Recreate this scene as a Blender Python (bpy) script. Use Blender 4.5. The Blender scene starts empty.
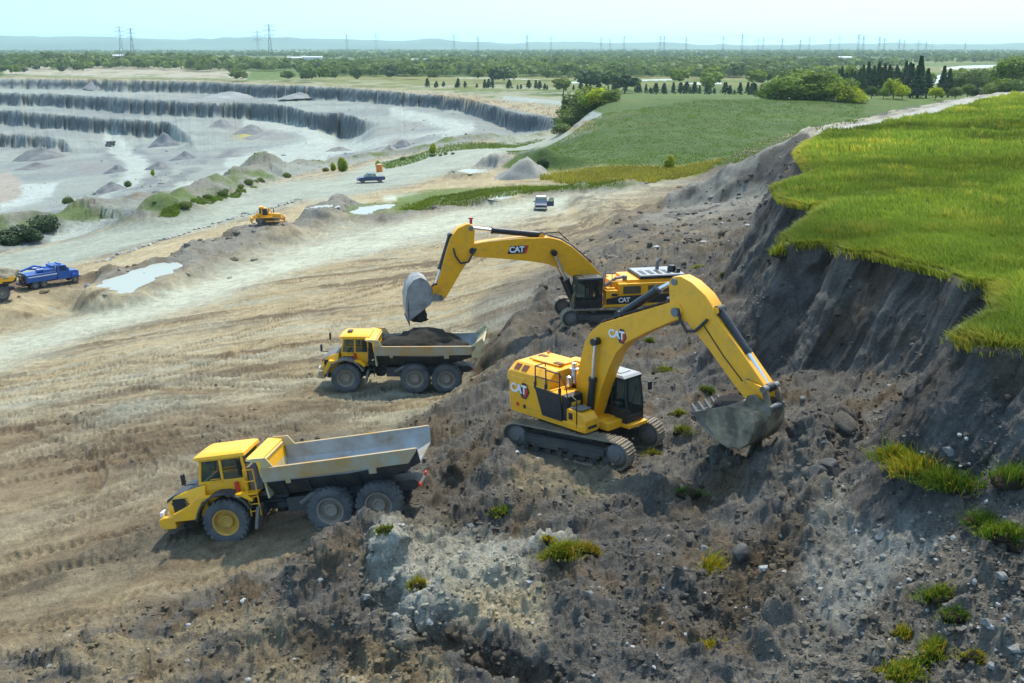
import bpy, bmesh, math, random
import numpy as np
from mathutils import Vector, Matrix
R = math.radians
random.seed(7); rng = np.random.default_rng(11)
sc = bpy.context.scene
COL = sc.collection

# ------------------------------------------------------------------ camera, sky, sun, exposure
F = 1060.0; PITCH = math.atan((341.5-45.5)/F); H = 19.2
cam = bpy.data.cameras.new('camera'); cam.sensor_width = 36.0; cam.lens = 36.0*F/1024
cam.clip_start = 0.5; cam.clip_end = 60000
cam_o = bpy.data.objects.new('camera', cam); COL.objects.link(cam_o)
cam_o.location = (0, 0, H); cam_o.rotation_euler = (math.pi/2-PITCH, 0, 0)
sc.camera = cam_o
SUN_AZ, SUN_EL = 24.0, 62.0
w = bpy.data.worlds.new('World'); sc.world = w; w.use_nodes = True
nt = w.node_tree; bg = nt.nodes['Background']
sky = nt.nodes.new('ShaderNodeTexSky'); sky.sky_type = 'NISHITA'; sky.sun_disc = False
sky.sun_elevation = R(SUN_EL); sky.sun_rotation = R(SUN_AZ)
sky.altitude = 100; sky.air_density = 1.0; sky.dust_density = 0.6; sky.ozone_density = 1.0
tcw = nt.nodes.new('ShaderNodeTexCoord'); sxw = nt.nodes.new('ShaderNodeSeparateXYZ'); mzw = nt.nodes.new('ShaderNodeMath'); cxw = nt.nodes.new('ShaderNodeCombineXYZ')
nt.links.new(tcw.outputs['Generated'], sxw.inputs[0]); mzw.operation = 'MULTIPLY_ADD'; mzw.inputs[1].default_value = 0.8; mzw.inputs[2].default_value = 0.5
nt.links.new(sxw.outputs[2], mzw.inputs[0]); nt.links.new(sxw.outputs[0], cxw.inputs[0]); nt.links.new(sxw.outputs[1], cxw.inputs[1]); nt.links.new(mzw.outputs[0], cxw.inputs[2])
nt.links.new(cxw.outputs[0], sky.inputs[0])
tnw = nt.nodes.new('ShaderNodeMix'); tnw.data_type = 'RGBA'; tnw.blend_type = 'MULTIPLY'; tnw.inputs[0].default_value = 1.0; tnw.inputs[7].default_value = (0.91, 1.02, 0.92, 1)
nt.links.new(sky.outputs[0], tnw.inputs[6]); nt.links.new(tnw.outputs[2], bg.inputs[0]); bg.inputs[1].default_value = 0.15
sl = bpy.data.lights.new('sun', 'SUN'); sl.energy = 2.0; sl.angle = R(2.0); sl.color = (1.0, 0.93, 0.80)
so = bpy.data.objects.new('sun', sl); COL.objects.link(so)
sd_ = Vector((math.sin(R(SUN_AZ))*math.cos(R(SUN_EL)), math.cos(R(SUN_AZ))*math.cos(R(SUN_EL)), math.sin(R(SUN_EL))))
so.rotation_euler = sd_.to_track_quat('Z', 'Y').to_euler(); so.location = (60, 40, 120)
vs = sc.view_settings; vs.view_transform = 'Standard'; vs.look = 'None'; vs.gamma = 1.0
vs.exposure = 1.48; vs.use_curve_mapping = False
sc.cycles.volume_bounces = 0; sc.cycles.max_bounces = 6; sc.cycles.transparent_max_bounces = 12
sc.cycles.caustics_reflective = False; sc.cycles.caustics_refractive = False

# ------------------------------------------------------------------ picture <-> place helpers
cP, sP = math.cos(PITCH), math.sin(PITCH)
def dep_az(u, v):                                   # depression tangent and azimuth of a picture ray
    a = (np.asarray(u, float)-512)/F; b = (np.asarray(v, float)-341.5)/F
    fw = cP-b*sP; up = -sP-b*cP
    hd = np.hypot(a, fw)
    return -up/hd, np.arctan2(a, fw)
def world(u, v, drop):
    drop = np.asarray(drop)*1.033; t, az = dep_az(u, v); D = drop/t
    return np.stack([D*np.sin(az), D*np.cos(az), H-drop+0*D], -1)
def proj(x, y, z):
    zz = z-H; zc = y*cP-zz*sP; yc = -y*sP-zz*cP
    return 512+F*x/zc, 341.5+F*yc/zc

# ------------------------------------------------------------------ numpy noise
def vnoise(p):                                       # 3D value noise, -1..1
    p = np.asarray(p); sh = p.shape[:-1]; q = p.reshape(-1, 3)
    out = np.empty(len(q), np.float32); K = (np.uint32(374761393), np.uint32(668265263), np.uint32(2147483647))
    for s in range(0, len(q), 200000):
        c = q[s:s+200000]; fl = np.floor(c); f = (c-fl).astype(np.float32); f = f*f*(3-2*f); i = fl.astype(np.int64).astype(np.uint32)
        A = [(i[:, k]*K[k], i[:, k]*K[k]+K[k]) for k in range(3)]; W = [(1-f[:, k], f[:, k]) for k in range(3)]; r = 0
        for x in (0, 1):
            for y in (0, 1):
                hxy = A[0][x]+A[1][y]; wxy = W[0][x]*W[1][y]
                for z in (0, 1):
                    h = hxy+A[2][z]; h ^= h >> np.uint32(13); h *= np.uint32(1274126177); h ^= h >> np.uint32(16); h &= np.uint32(0xffff)
                    r = r+wxy*W[2][z]*h
        out[s:s+200000] = r*(1/32767.5)-1.0
    return out.reshape(sh).astype(np.float64)
def fbm(p, f, octv=3, gain=0.5, lac=2.13, off=0.0):
    a, s, r = 1.0, 0.0, 0
    for k in range(octv):
        r = r + a*vnoise(p*f+off+17.3*k); s += a; a *= gain; f *= lac
    return r/s*1.6
def sst(x, a, b):
    t = np.clip((x-a)/(b-a), 0, 1); return t*t*(3-2*t)

# ------------------------------------------------------------------ materials
def new_mat(name):
    m = bpy.data.materials.new(name); m.use_nodes = True
    return m, m.node_tree, m.node_tree.nodes['Principled BSDF']
def N(nt, t, **kw):
    n = nt.nodes.new(t)
    for k, v in kw.items(): setattr(n, k, v)
    return n
def paint(name, col, rough=0.5, metal=0.0, dirt=0.35, dirt_col=(0.20, 0.16, 0.11), scale=2.5, bump=0.0, spec=0.5, thr=0.5, low=0.0):
    """painted or dusty surface: base colour broken by noise dirt (world-space position), optional dust building up low down"""
    m, nt, b = new_mat(name)
    tc = N(nt, 'ShaderNodeTexCoord')
    n1 = N(nt, 'ShaderNodeTexNoise'); n1.inputs['Scale'].default_value = scale; n1.inputs['Detail'].default_value = 7; n1.inputs['Roughness'].default_value = 0.68
    nt.links.new(tc.outputs['Object'], n1.inputs['Vector'])
    r = N(nt, 'ShaderNodeMapRange'); r.inputs[1].default_value = thr-0.08; r.inputs[2].default_value = thr+0.22; r.inputs[4].default_value = dirt
    nt.links.new(n1.outputs[0], r.inputs[0])
    fac = r.outputs[0]
    if low > 0:
        sx = N(nt, 'ShaderNodeSeparateXYZ'); nt.links.new(tc.outputs['Object'], sx.inputs[0])
        mr = N(nt, 'ShaderNodeMapRange'); mr.inputs[1].default_value = 0.2; mr.inputs[2].default_value = low; mr.inputs[3].default_value = 0.75; mr.inputs[4].default_value = 0.0
        nt.links.new(sx.outputs[2], mr.inputs[0])
        mm = N(nt, 'ShaderNodeMath', operation='MULTIPLY'); nt.links.new(mr.outputs[0], mm.inputs[0]); nt.links.new(n1.outputs[0], mm.inputs[1])
        ad = N(nt, 'ShaderNodeMath', operation='ADD', use_clamp=True); nt.links.new(mm.outputs[0], ad.inputs[0]); nt.links.new(fac, ad.inputs[1]); fac = ad.outputs[0]
    mx = N(nt, 'ShaderNodeMix', data_type='RGBA'); mx.inputs[6].default_value = (*col, 1); mx.inputs[7].default_value = (*dirt_col, 1)
    nt.links.new(fac, mx.inputs[0])
    nt.links.new(mx.outputs[2], b.inputs['Base Color'])
    ro = N(nt, 'ShaderNodeMapRange'); ro.inputs[3].default_value = rough; ro.inputs[4].default_value = 0.95
    nt.links.new(fac, ro.inputs[0]); nt.links.new(ro.outputs[0], b.inputs['Roughness'])
    b.inputs['Metallic'].default_value = metal; b.inputs['Specular IOR Level'].default_value = spec
    if bump:
        n2 = N(nt, 'ShaderNodeTexNoise'); n2.inputs['Scale'].default_value = 14; n2.inputs['Detail'].default_value = 5
        nt.links.new(tc.outputs['Object'], n2.inputs['Vector'])
        bp = N(nt, 'ShaderNodeBump'); bp.inputs['Strength'].default_value = bump; bp.inputs['Distance'].default_value = 0.03
        nt.links.new(n2.outputs[0], bp.inputs['Height']); nt.links.new(bp.outputs[0], b.inputs['Normal'])
    return m
def ground_mat(name, scale=1.0, bump=0.5, dist=0.08, rough=0.95, contrast=0.35, streak=False):
    """soil / rock: colour from the zone attribute, varied by several noises"""
    m, nt, b = new_mat(name)
    at = N(nt, 'ShaderNodeAttribute', attribute_name='Col'); geo = N(nt, 'ShaderNodeNewGeometry')
    pos = geo.outputs['Position']
    n1 = N(nt, 'ShaderNodeTexNoise'); n1.inputs['Scale'].default_value = 0.9*scale; n1.inputs['Detail'].default_value = 9; n1.inputs['Roughness'].default_value = 0.72
    n2 = N(nt, 'ShaderNodeTexNoise'); n2.inputs['Scale'].default_value = 9*scale; n2.inputs['Detail'].default_value = 5; n2.inputs['Roughness'].default_value = 0.7
    nt.links.new(pos, n1.inputs['Vector']); nt.links.new(pos, n2.inputs['Vector'])
    n3 = N(nt, 'ShaderNodeTexNoise'); n3.inputs['Scale'].default_value = 26*scale; n3.inputs['Detail'].default_value = 3; nt.links.new(pos, n3.inputs['Vector'])
    a0 = N(nt, 'ShaderNodeMath', operation='MULTIPLY_ADD'); a0.inputs[1].default_value = 0.8; a0.inputs[2].default_value = -0.4; nt.links.new(n3.outputs[0], a0.inputs[0])
    a1 = N(nt, 'ShaderNodeMath', operation='ADD'); nt.links.new(n1.outputs[0], a1.inputs[0]); nt.links.new(a0.outputs[0], a1.inputs[1])
    ad = N(nt, 'ShaderNodeMath', operation='ADD'); nt.links.new(a1.outputs[0], ad.inputs[0]); nt.links.new(n2.outputs[0], ad.inputs[1])
    mr = N(nt, 'ShaderNodeMapRange'); mr.inputs[1].default_value = 0.65; mr.inputs[2].default_value = 1.35; mr.inputs[3].default_value = 1-contrast; mr.inputs[4].default_value = 1+contrast
    nt.links.new(ad.outputs[0], mr.inputs[0])
    vm = N(nt, 'ShaderNodeVectorMath', operation='SCALE'); nt.links.new(at.outputs['Color'], vm.inputs[0]); nt.links.new(mr.outputs[0], vm.inputs[3])
    nt.links.new(vm.outputs[0], b.inputs['Base Color'])
    b.inputs['Roughness'].default_value = rough; b.inputs['Specular IOR Level'].default_value = 0.15
    bp = N(nt, 'ShaderNodeBump'); bp.inputs['Strength'].default_value = bump; bp.inputs['Distance'].default_value = dist
    nt.links.new(ad.outputs[0], bp.inputs['Height']); nt.links.new(bp.outputs[0], b.inputs['Normal'])
    return m
def leaf_mat(name, c1, c2, trans=0.35, scale=0.3, attr=False):
    m, nt, b = new_mat(name)
    tc = N(nt, 'ShaderNodeNewGeometry'); oi = N(nt, 'ShaderNodeObjectInfo')
    n1 = N(nt, 'ShaderNodeTexNoise'); n1.inputs['Scale'].default_value = scale; n1.inputs['Detail'].default_value = 4
    nt.links.new(tc.outputs['Position'], n1.inputs['Vector'])
    ad = N(nt, 'ShaderNodeMath', operation='MULTIPLY_ADD'); ad.inputs[1].default_value = 0.55; nt.links.new(oi.outputs['Random'], ad.inputs[0]); nt.links.new(n1.outputs[0], ad.inputs[2])
    mr = N(nt, 'ShaderNodeMapRange'); mr.inputs[1].default_value = 0.4; mr.inputs[2].default_value = 1.05
    nt.links.new(ad.outputs[0], mr.inputs[0])
    mx = N(nt, 'ShaderNodeMix', data_type='RGBA'); mx.inputs[6].default_value = (*c1, 1); mx.inputs[7].default_value = (*c2, 1)
    nt.links.new(mr.outputs[0], mx.inputs[0]); col = mx.outputs[2]
    if attr:
        at = N(nt, 'ShaderNodeAttribute', attribute_name='Col'); m2 = N(nt, 'ShaderNodeMix', data_type='RGBA', blend_type='MULTIPLY'); m2.inputs[0].default_value = 1
        nt.links.new(col, m2.inputs[6]); nt.links.new(at.outputs['Color'], m2.inputs[7]); col = m2.outputs[2]
    nt.links.new(col, b.inputs['Base Color']); b.inputs['Roughness'].default_value = 0.65; b.inputs['Specular IOR Level'].default_value = 0.2
    tr = N(nt, 'ShaderNodeBsdfTranslucent'); nt.links.new(col, tr.inputs[0])
    ms = N(nt, 'ShaderNodeMixShader'); ms.inputs[0].default_value = trans
    out = nt.nodes['Material Output']
    nt.links.new(b.outputs[0], ms.inputs[1]); nt.links.new(tr.outputs[0], ms.inputs[2]); nt.links.new(ms.outputs[0], out.inputs[0])
    return m

# ------------------------------------------------------------------ object helpers
def link(name, me, parent=None):
    o = bpy.data.objects.new(name, me); COL.objects.link(o)
    if parent is not None: o.parent = parent
    return o
def tag(o, label=None, cat=None, group=None, kind=None):
    if label: o['label'] = label
    if cat: o['category'] = cat
    if group: o['group'] = group
    if kind: o['kind'] = kind
    return o
def np_mesh(name, co, faces, mat, col=None, smooth=True):
    """faces: (n,3) or (n,4) int array"""
    me = bpy.data.meshes.new(name); co = np.ascontiguousarray(co, np.float32); faces = np.ascontiguousarray(faces, np.int32)
    nf, k = faces.shape
    me.vertices.add(len(co)); me.vertices.foreach_set('co', co.ravel())
    me.loops.add(nf*k); me.loops.foreach_set('vertex_index', faces.ravel())
    me.polygons.add(nf); me.polygons.foreach_set('loop_start', np.arange(0, nf*k, k, dtype=np.int32))
    me.polygons.foreach_set('use_smooth', np.full(nf, smooth))
    me.update(calc_edges=True)
    if col is not None:
        a = me.color_attributes.new('Col', 'FLOAT_COLOR', 'POINT')
        c = np.ones((len(co), 4), np.float32); c[:, :3] = col; a.data.foreach_set('color', c.ravel())
    me.materials.append(mat)
    return me
# ------------------------------------------------------------------ the lie of the land
# curves from near to far: picture position and drop below the camera (metres); each becomes a world curve (azimuth, distance, height)
US = np.array([-260, 0, 150, 300, 400, 450, 500, 600, 700, 760, 850, 1000, 1280])
ROWS = [  # v, drops at US
 (1150, [19.5,19.3,19, 18.7,18.4,18.1,17.8,17.3,16.8,16.5,15.8,15, 14]),
 (760, [19.5,19.3,19, 18.5,17.8,17.4,17.2,16.9,16.5,16.3,15.6,14.9,14]),
 (683, [19.8,19.5,19, 18.5,17.4,17.0,16.8,16.6,16.4,16.2,15.5,14.7,13.6]),
 (610, [20.1,19.8,19, 18.1,16.6,16.4,16.4,16.4,16.2,16.0,15.0,13.9,12.8]),
 (550, [20.4,20,19.1,18.8,16.8,16.3,16.2,16.2,15.9,15.5,14.6,12.9,11.8]),
 (510, [20.7,20.3,19.1,19,18.2,16.6,16.1,16.0,15.3,14.8,14.2,12.3,11.2]),
 (465, [21.2,20.9,19.5,19.1,18.7,17.2,16.1,15.9,15.4,14.3,13.9,11.8,10.6]),
 (400, [24,23,21,20.2,20.1,19.6,17.4,16.0,15.8,15.0,13.6,11.5,10.2]),
 (370, [25.6,24.6,22,20.6,20.4,20.2,18.6,16.4,16.0,15.2,13.6,11.6,10.4]),
 (340, [27.8,26.6,23.4,21.4,21,20.4,19.4,17,16.2,15.3,14,12,11]),
 (300, [31,29.6,26.2,23.2,22.1,21.4,19.6,17.4,16.6,15.3,14.4,13,12]),
 (265, [34.5,33.2,28.4,25.2,23.5,22.6,21,18.6,16.8,15.4,15,14,13]),
 (235, [39,37.6,31,27,25,24,22.6,20.6,17.6,15.6,15.4,15,14]),
 (210, [47,45,34.4,28.2,26.4,25.2,24.2,22.2,19,16.4,16,16,15]),
 (190, [58,55,40,30.4,27.6,26.8,25.8,24,21,17.8,17,17,16]),
 (172, [74,70,50,36.5,29.6,28,27,25,23.6,19.6,19,19,18]),
 (152, [88,85,66,52,40,31,28,25,25,23,22,22,22])]
NA, ND = 1640, 1700
AZ = np.linspace(R(-38), R(45), NA); LD = np.linspace(math.log(8.0), math.log(22000.0), ND); DD = np.exp(LD)
def curve(us, vs_, drops):
    t, az = dep_az(us, vs_); dr = np.asarray(drops, float)*1.033; D = dr/t
    o = np.argsort(az)
    return np.interp(AZ, az[o], np.log(D[o])), np.interp(AZ, az[o], dr[o])
def smooth_az(a, s):
    k = np.exp(-0.5*(np.arange(-3*s, 3*s+1)/s)**2); k /= k.sum()
    return np.convolve(np.pad(a, 3*s, mode='edge'), k, 'valid')
Lc, Rc = [], []
for v, dr in ROWS:
    ld, d = curve(US, np.full(len(US), v), dr)
    Lc.append(smooth_az(ld, 14)); Rc.append(smooth_az(d, 14))
# quarry benches: each face is an upper edge and a foot, traced left to right in the picture; heights follow from the level above
def tcurve(pts):
    p = np.array(pts, float); t, az = dep_az(p[:, 0], p[:, 1]); o = np.argsort(az); return np.interp(AZ, az[o], t[o])
def azof(u, v): return float(dep_az(u, v)[1])
RIM = [(-300,79),(0,79),(100,79.5),(200,82),(290,86),(340,88),(430,94.6),(460,97.5),(493,106),(510,112),(532,116),(584,125)]
RIMB = [(-300,88),(0,88),(100,90.5),(200,93.5),(250,97),(300,99.5),(351,101.5),(430,107.5),(462,112),(486,119.5),(516,131.5),(540,130.5),(584,127)]
L2 = [(-300,92),(0,92),(53,94),(133,99),(206,103),(245,103),(272,103.8),(315,113),(338,113.2),(362,120),(384,125.5),(390,127)]
L2B = [(-300,105),(0,105.5),(50,107),(130,113),(206,117),(212,117),(272,121),(312,128.5),(336,136.5),(348,138),(362,134),(376,129),(390,127)]
L3 = [(-300,110),(0,110.5),(100,118),(169,122.5),(184,133),(196,145),(200,149)]
L3B = [(-300,124),(0,124.5),(60,129),(110,133.5),(150,136.5),(172,138),(188,152),(200,149.5)]
L4 = [(-300,133),(0,133),(63,139.5),(70,150),(80,167),(84,177)]
L4B = [(-300,146),(0,146),(58,149.5),(66,168),(74,180),(84,178)]
PLAIN = [[(-300,76.5,35.5),(0,76.5,35.5),(200,79,35.5),(340,84,35),(450,91,35),(500,97,34),(560,104,33.5),(600,97,33),(700,93,32),(1280,92,31)],
         [(-300,63,28),(0,62.5,27),(60,61.5,26.5),(130,60.5,26),(190,62,27),(230,66,30),(300,73,34),(400,79,35),(500,84,34.5),(600,86,34),(700,88,33),(780,88,33),(1000,86,34),(1280,86,34)],
         [(-300,60.5,27.5),(0,60.5,27.5),(130,59,27),(300,68,34.5),(400,73,36),(500,77,36),(600,79,36),(700,80,36),(780,81,36),(1000,80,36),(1280,80,36)]]
HILL = [[(480,146,29),(560,146,26.5),(620,150,25),(700,154,24.5),(800,154,24.5),(1280,154,25)], [(480,138,28),(560,132,24.5),(620,130,23.4),(700,130,23.2),(800,130,23.6),(1280,130,25)],
        [(480,128,28),(560,122,23.2),(620,117,21.6),(700,115,21.6),(800,115,22.4),(1280,115,24.6)], [(480,118,28),(560,113,22.6),(620,105,20.4),(700,102.5,20.2),(800,103,21),(1280,103,24.5)],
        [(480,112,28),(560,107,23),(620,100,20.3),(700,98.3,19.9),(800,99,20.8),(1280,99,24.5)], [(480,106,31),(560,103,27),(620,97.6,24),(700,96.6,24),(800,96.6,24),(1280,95,27)]]
def pt_curve(pts):
    p = np.array(pts, float); return curve(p[:, 0], p[:, 1], p[:, 2])
near_L, near_R = list(Lc), list(Rc)
# the pit stack, from the rim inwards
jag = 1+0.004*np.sign(vnoise(np.stack([AZ*260, 0*AZ, 0*AZ], -1)))*np.abs(vnoise(np.stack([AZ*140, 0*AZ+3, 0*AZ], -1)))**.5+0.007*vnoise(np.stack([AZ*90, 0*AZ+7, 0*AZ], -1))
t0 = tcurve(RIM)*jag; dr = np.full(NA, 36*1.033); D = dr/t0; pit = [(D, dr)]; end = azof(584, 125)
for k, (top, foot) in enumerate(((RIM, RIMB), (L2, L2B), (L3, L3B), (L4, L4B))):
    ok = AZ < azof(*top[-1])
    if k:
        drt = dr+0.8; Dt = np.minimum(drt/(tcurve(top)*np.roll(jag, 61*k)), D*0.998)
        ie = int(np.nonzero(ok)[0][-1]); we = sst(AZ-AZ[ie], 0, 70/F)                     # past its end a bench fades into the one above
        Di = np.minimum(Dt[ie]*(1-we)+D*.998*we, D*.998)
        D, dr = np.where(ok, Dt, Di), np.where(ok, drt, dr+0.02+.78*(1-we)); pit.append((D, dr))
    Db = D*0.9955; drb = np.maximum(Db*tcurve(foot), dr+0.02)
    tap = sst(azof(*top[-1])-AZ, 0, 30/F); drb = dr+(drb-dr)*(tap if k else 1)
    D, dr = Db, np.where(ok, drb, dr+0.02); pit.append((D, dr))
pit_floor = dr
pl_ = [pt_curve(q) for q in PLAIN]
FARC = [(np.full(NA, math.log(a)), np.full(NA, float(b))) for a, b in ((3100, 37.5), (7200, 40), (22000, 50))]
def stack(mid):
    L = near_L+[m[0] for m in mid]+[q[0] for q in pl_]+[q[0] for q in FARC]; Rr = near_R+[m[1] for m in mid]+[q[1] for q in pl_]+[q[1] for q in FARC]
    L = np.maximum.accumulate(np.array(L)+np.arange(len(L))[:, None]*1e-6, 0); Rr = np.array(Rr)
    Z = np.empty((NA, ND))
    for i in range(NA): Z[i] = H-np.interp(LD, L[:, i], Rr[:, i])
    return Z
ZP = stack([(np.log(a), b) for a, b in pit[::-1]])
ZH = stack([pt_curve(q) for q in HILL])
wz = sst(AZ, azof(545, 125), azof(615, 110))[:, None]
BASE = ZP*(1-wz)+ZH*wz
# soften the creases of the near ground only (the quarry edges stay sharp)
def blur_d(Z, s):
    k = np.exp(-0.5*(np.arange(-3*s, 3*s+1)/s)**2); k /= k.sum()
    return np.apply_along_axis(lambda a: np.convolve(np.pad(a, 3*s, mode='edge'), k, 'valid'), 1, Z)
nearw = (1-sst(LD, math.log(210), math.log(320)))[None, :]
BASE = BASE*(1-nearw)+blur_d(BASE, 14)*nearw
XX = DD[None, :]*np.sin(AZ)[:, None]; YY = DD[None, :]*np.cos(AZ)[:, None]

def tps(pts, vals):
    p = np.asarray(pts, float); n = len(p)
    def U(r): return np.where(r > 1e-9, r*r*np.log(np.maximum(r, 1e-9)), 0)
    A = np.zeros((n+3, n+3)); A[:n, :n] = U(np.hypot(*(p[:, None]-p[None]).transpose(2, 0, 1)))+np.eye(n)*2.0
    A[:n, n] = 1; A[:n, n+1:] = p; A[n, :n] = 1; A[n+1:, :n] = p.T
    c = np.linalg.solve(A, np.r_[vals, 0, 0, 0])
    def f(x, y):
        r = c[n]+c[n+1]*x+c[n+2]*y
        for i in range(n): r = r+c[i]*U(np.hypot(x-p[i, 0], y-p[i, 1]))
        return r
    return f
def seg_sd(x, y, poly):
    """signed distance to a closed polygon, positive inside"""
    d = np.full(x.shape, 1e9); ins = np.zeros(x.shape, bool); n = len(poly)
    for i in range(n):
        ax, ay = poly[i]; bx, by = poly[(i+1) % n]
        ex, ey = bx-ax, by-ay; px, py = x-ax, y-ay
        t = np.clip((px*ex+py*ey)/(ex*ex+ey*ey+1e-12), 0, 1)
        d = np.minimum(d, np.hypot(px-t*ex, py-t*ey))
        cond = ((ay > y) != (by > y)) & (x < ex*(y-ay)/(ey+1e-12)+ax); ins ^= cond
    return np.where(ins, d, -d)
def line_d(x, y, pl, vals=None):
    """distance to an open polyline, and the interpolated value along it"""
    d = np.full(x.shape, 1e9); val = np.zeros(x.shape)
    for i in range(len(pl)-1):
        ax, ay = pl[i][:2]; bx, by = pl[i+1][:2]
        ex, ey = bx-ax, by-ay; px, py = x-ax, y-ay
        t = np.clip((px*ex+py*ey)/(ex*ex+ey*ey+1e-12), 0, 1)
        q = np.hypot(px-t*ex, py-t*ey); m = q < d
        d = np.where(m, q, d)
        if vals is not None: val = np.where(m, vals[i]*(1-t)+vals[i+1]*t, val)
    return d, val
# the grass-topped bank on the right: edge of the sod (picture position, drop)
EDGE = [(822,136,9.6),(806,146,9.6),(798,153,9.6),(806,166,9.6),(812,174,9.5),(792,181,9.5),(776,187,9.5),(785,201,9.4),(810,207,9.3),(842,198,9.3),(830,206,9.3),(817,213,9.2),(800,226,9.1),(785,236,9.05),(792,244,9.0),(835,244,8.95),(845,252,8.9),(875,254,8.85),(898,260,8.8),(922,266,8.8),(947,271,8.75),(972,282,8.7),(998,285,8.7),(1001,297,8.7),(997,313,8.7),(965,322,8.7),(957,336,8.7),(979,346,8.7),(1024,347,8.6),(1110,362,8.4),(1300,420,8.0)]
CREST = [(1420,120,8.2),(1280,96,8.8),(1150,88,9.2),(1013,92.5,9.6),(966,100,9.6),(883,118.5,9.7),(826,129,9.8)]
ew = np.array([world(*e) for e in EDGE]); cw = np.array([world(*e) for e in CREST])
POLY = [tuple(q[:2]) for q in ew]+[tuple(q[:2]) for q in cw]
HI = tps(np.array([q[:2] for q in list(ew)+list(cw)]), [q[2] for q in list(ew)+list(cw)])
msk = (XX > 3) & (DD[None, :] < 600)
xs, ys = XX[msk], YY[msk]
pz = np.stack([xs, ys, 0*xs], -1)
wob = 0.5*fbm(pz, 0.45, 3)+0.9*fbm(pz, 0.13, 2, off=5)
sd0 = seg_sd(xs, ys, POLY)
sd = sd0+np.where(np.abs(sd0) < 6, 0.25*fbm(pz, 0.9, 2, off=9), 0)
zh = HI(xs, ys)+0.22*fbm(pz, 0.16, 2, off=3)*sst(sd, 0, 5)
zl = BASE[msk]
zh = np.maximum(zh, zl*0+zh)
far_side = sst(np.hypot(xs, ys), 122, 146)                              # gentle bank on the far side, cut face on the near side
t_ = np.maximum(-sd, 0)
cut = zh-0.55*sst(t_, 0.0, 0.25)-np.maximum(t_-0.1, 0)*(1.75+0.5*wob)
soft = zh-0.05*t_-0.52*np.maximum(t_-3.5, 0)*(1+.2*wob)
outz = cut*(1-far_side)+soft*far_side
kk = 0.9                                                              # smooth union with the ground below
h_ = np.clip(0.5+0.5*(outz-zl)/kk, 0, 1)
un = zl*(1-h_)+outz*h_+kk*h_*(1-h_)
znew = np.where(sd > 0, zh, np.where(outz > zl-kk, un, zl))
BASE[msk] = np.where(sd > 0, np.maximum(zh, zl*0+zh), znew)
GSD = np.full((NA, ND), -99.0); GSD[msk] = sd
FACE = np.zeros((NA, ND)); FACE[msk] = (1-far_side)*sst(-sd, 0.0, 0.2)*sst(outz-zl, -0.6, 0.4)

# ridges, spoil berms and hollows: (polyline of (u, v, drop), half width m, height m)
def on_base(u, v):
    """where the picture ray meets the land"""
    t, az = dep_az(u, v)
    ia = np.clip((az-AZ[0])/(AZ[1]-AZ[0]), 0, NA-1.001); i0 = int(ia); f = ia-i0
    z = BASE[i0]*(1-f)+BASE[i0+1]*f
    zr = H-t*DD
    k = np.argmax(zr < z)
    if k == 0: k = 1
    a0, a1 = zr[k-1]-z[k-1], zr[k]-z[k]; q = a0/(a0-a1+1e-12)
    D = DD[k-1]*(1-q)+DD[k]*q
    return np.array([D*math.sin(az), D*math.cos(az), H-t*D])
def land_z(x, y):
    x = np.asarray(x, float); y = np.asarray(y, float)
    az = np.arctan2(x, y); ld = np.log(np.maximum(np.hypot(x, y), 8.01))
    ia = np.clip((az-AZ[0])/(AZ[1]-AZ[0]), 0, NA-1.001); il = np.clip((ld-LD[0])/(LD[1]-LD[0]), 0, ND-1.001)
    i0 = ia.astype(int); j0 = il.astype(int); fi = ia-i0; fj = il-j0
    return (BASE[i0, j0]*(1-fi)*(1-fj)+BASE[i0+1, j0]*fi*(1-fj)+BASE[i0, j0+1]*(1-fi)*fj+BASE[i0+1, j0+1]*fi*fj)
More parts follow.
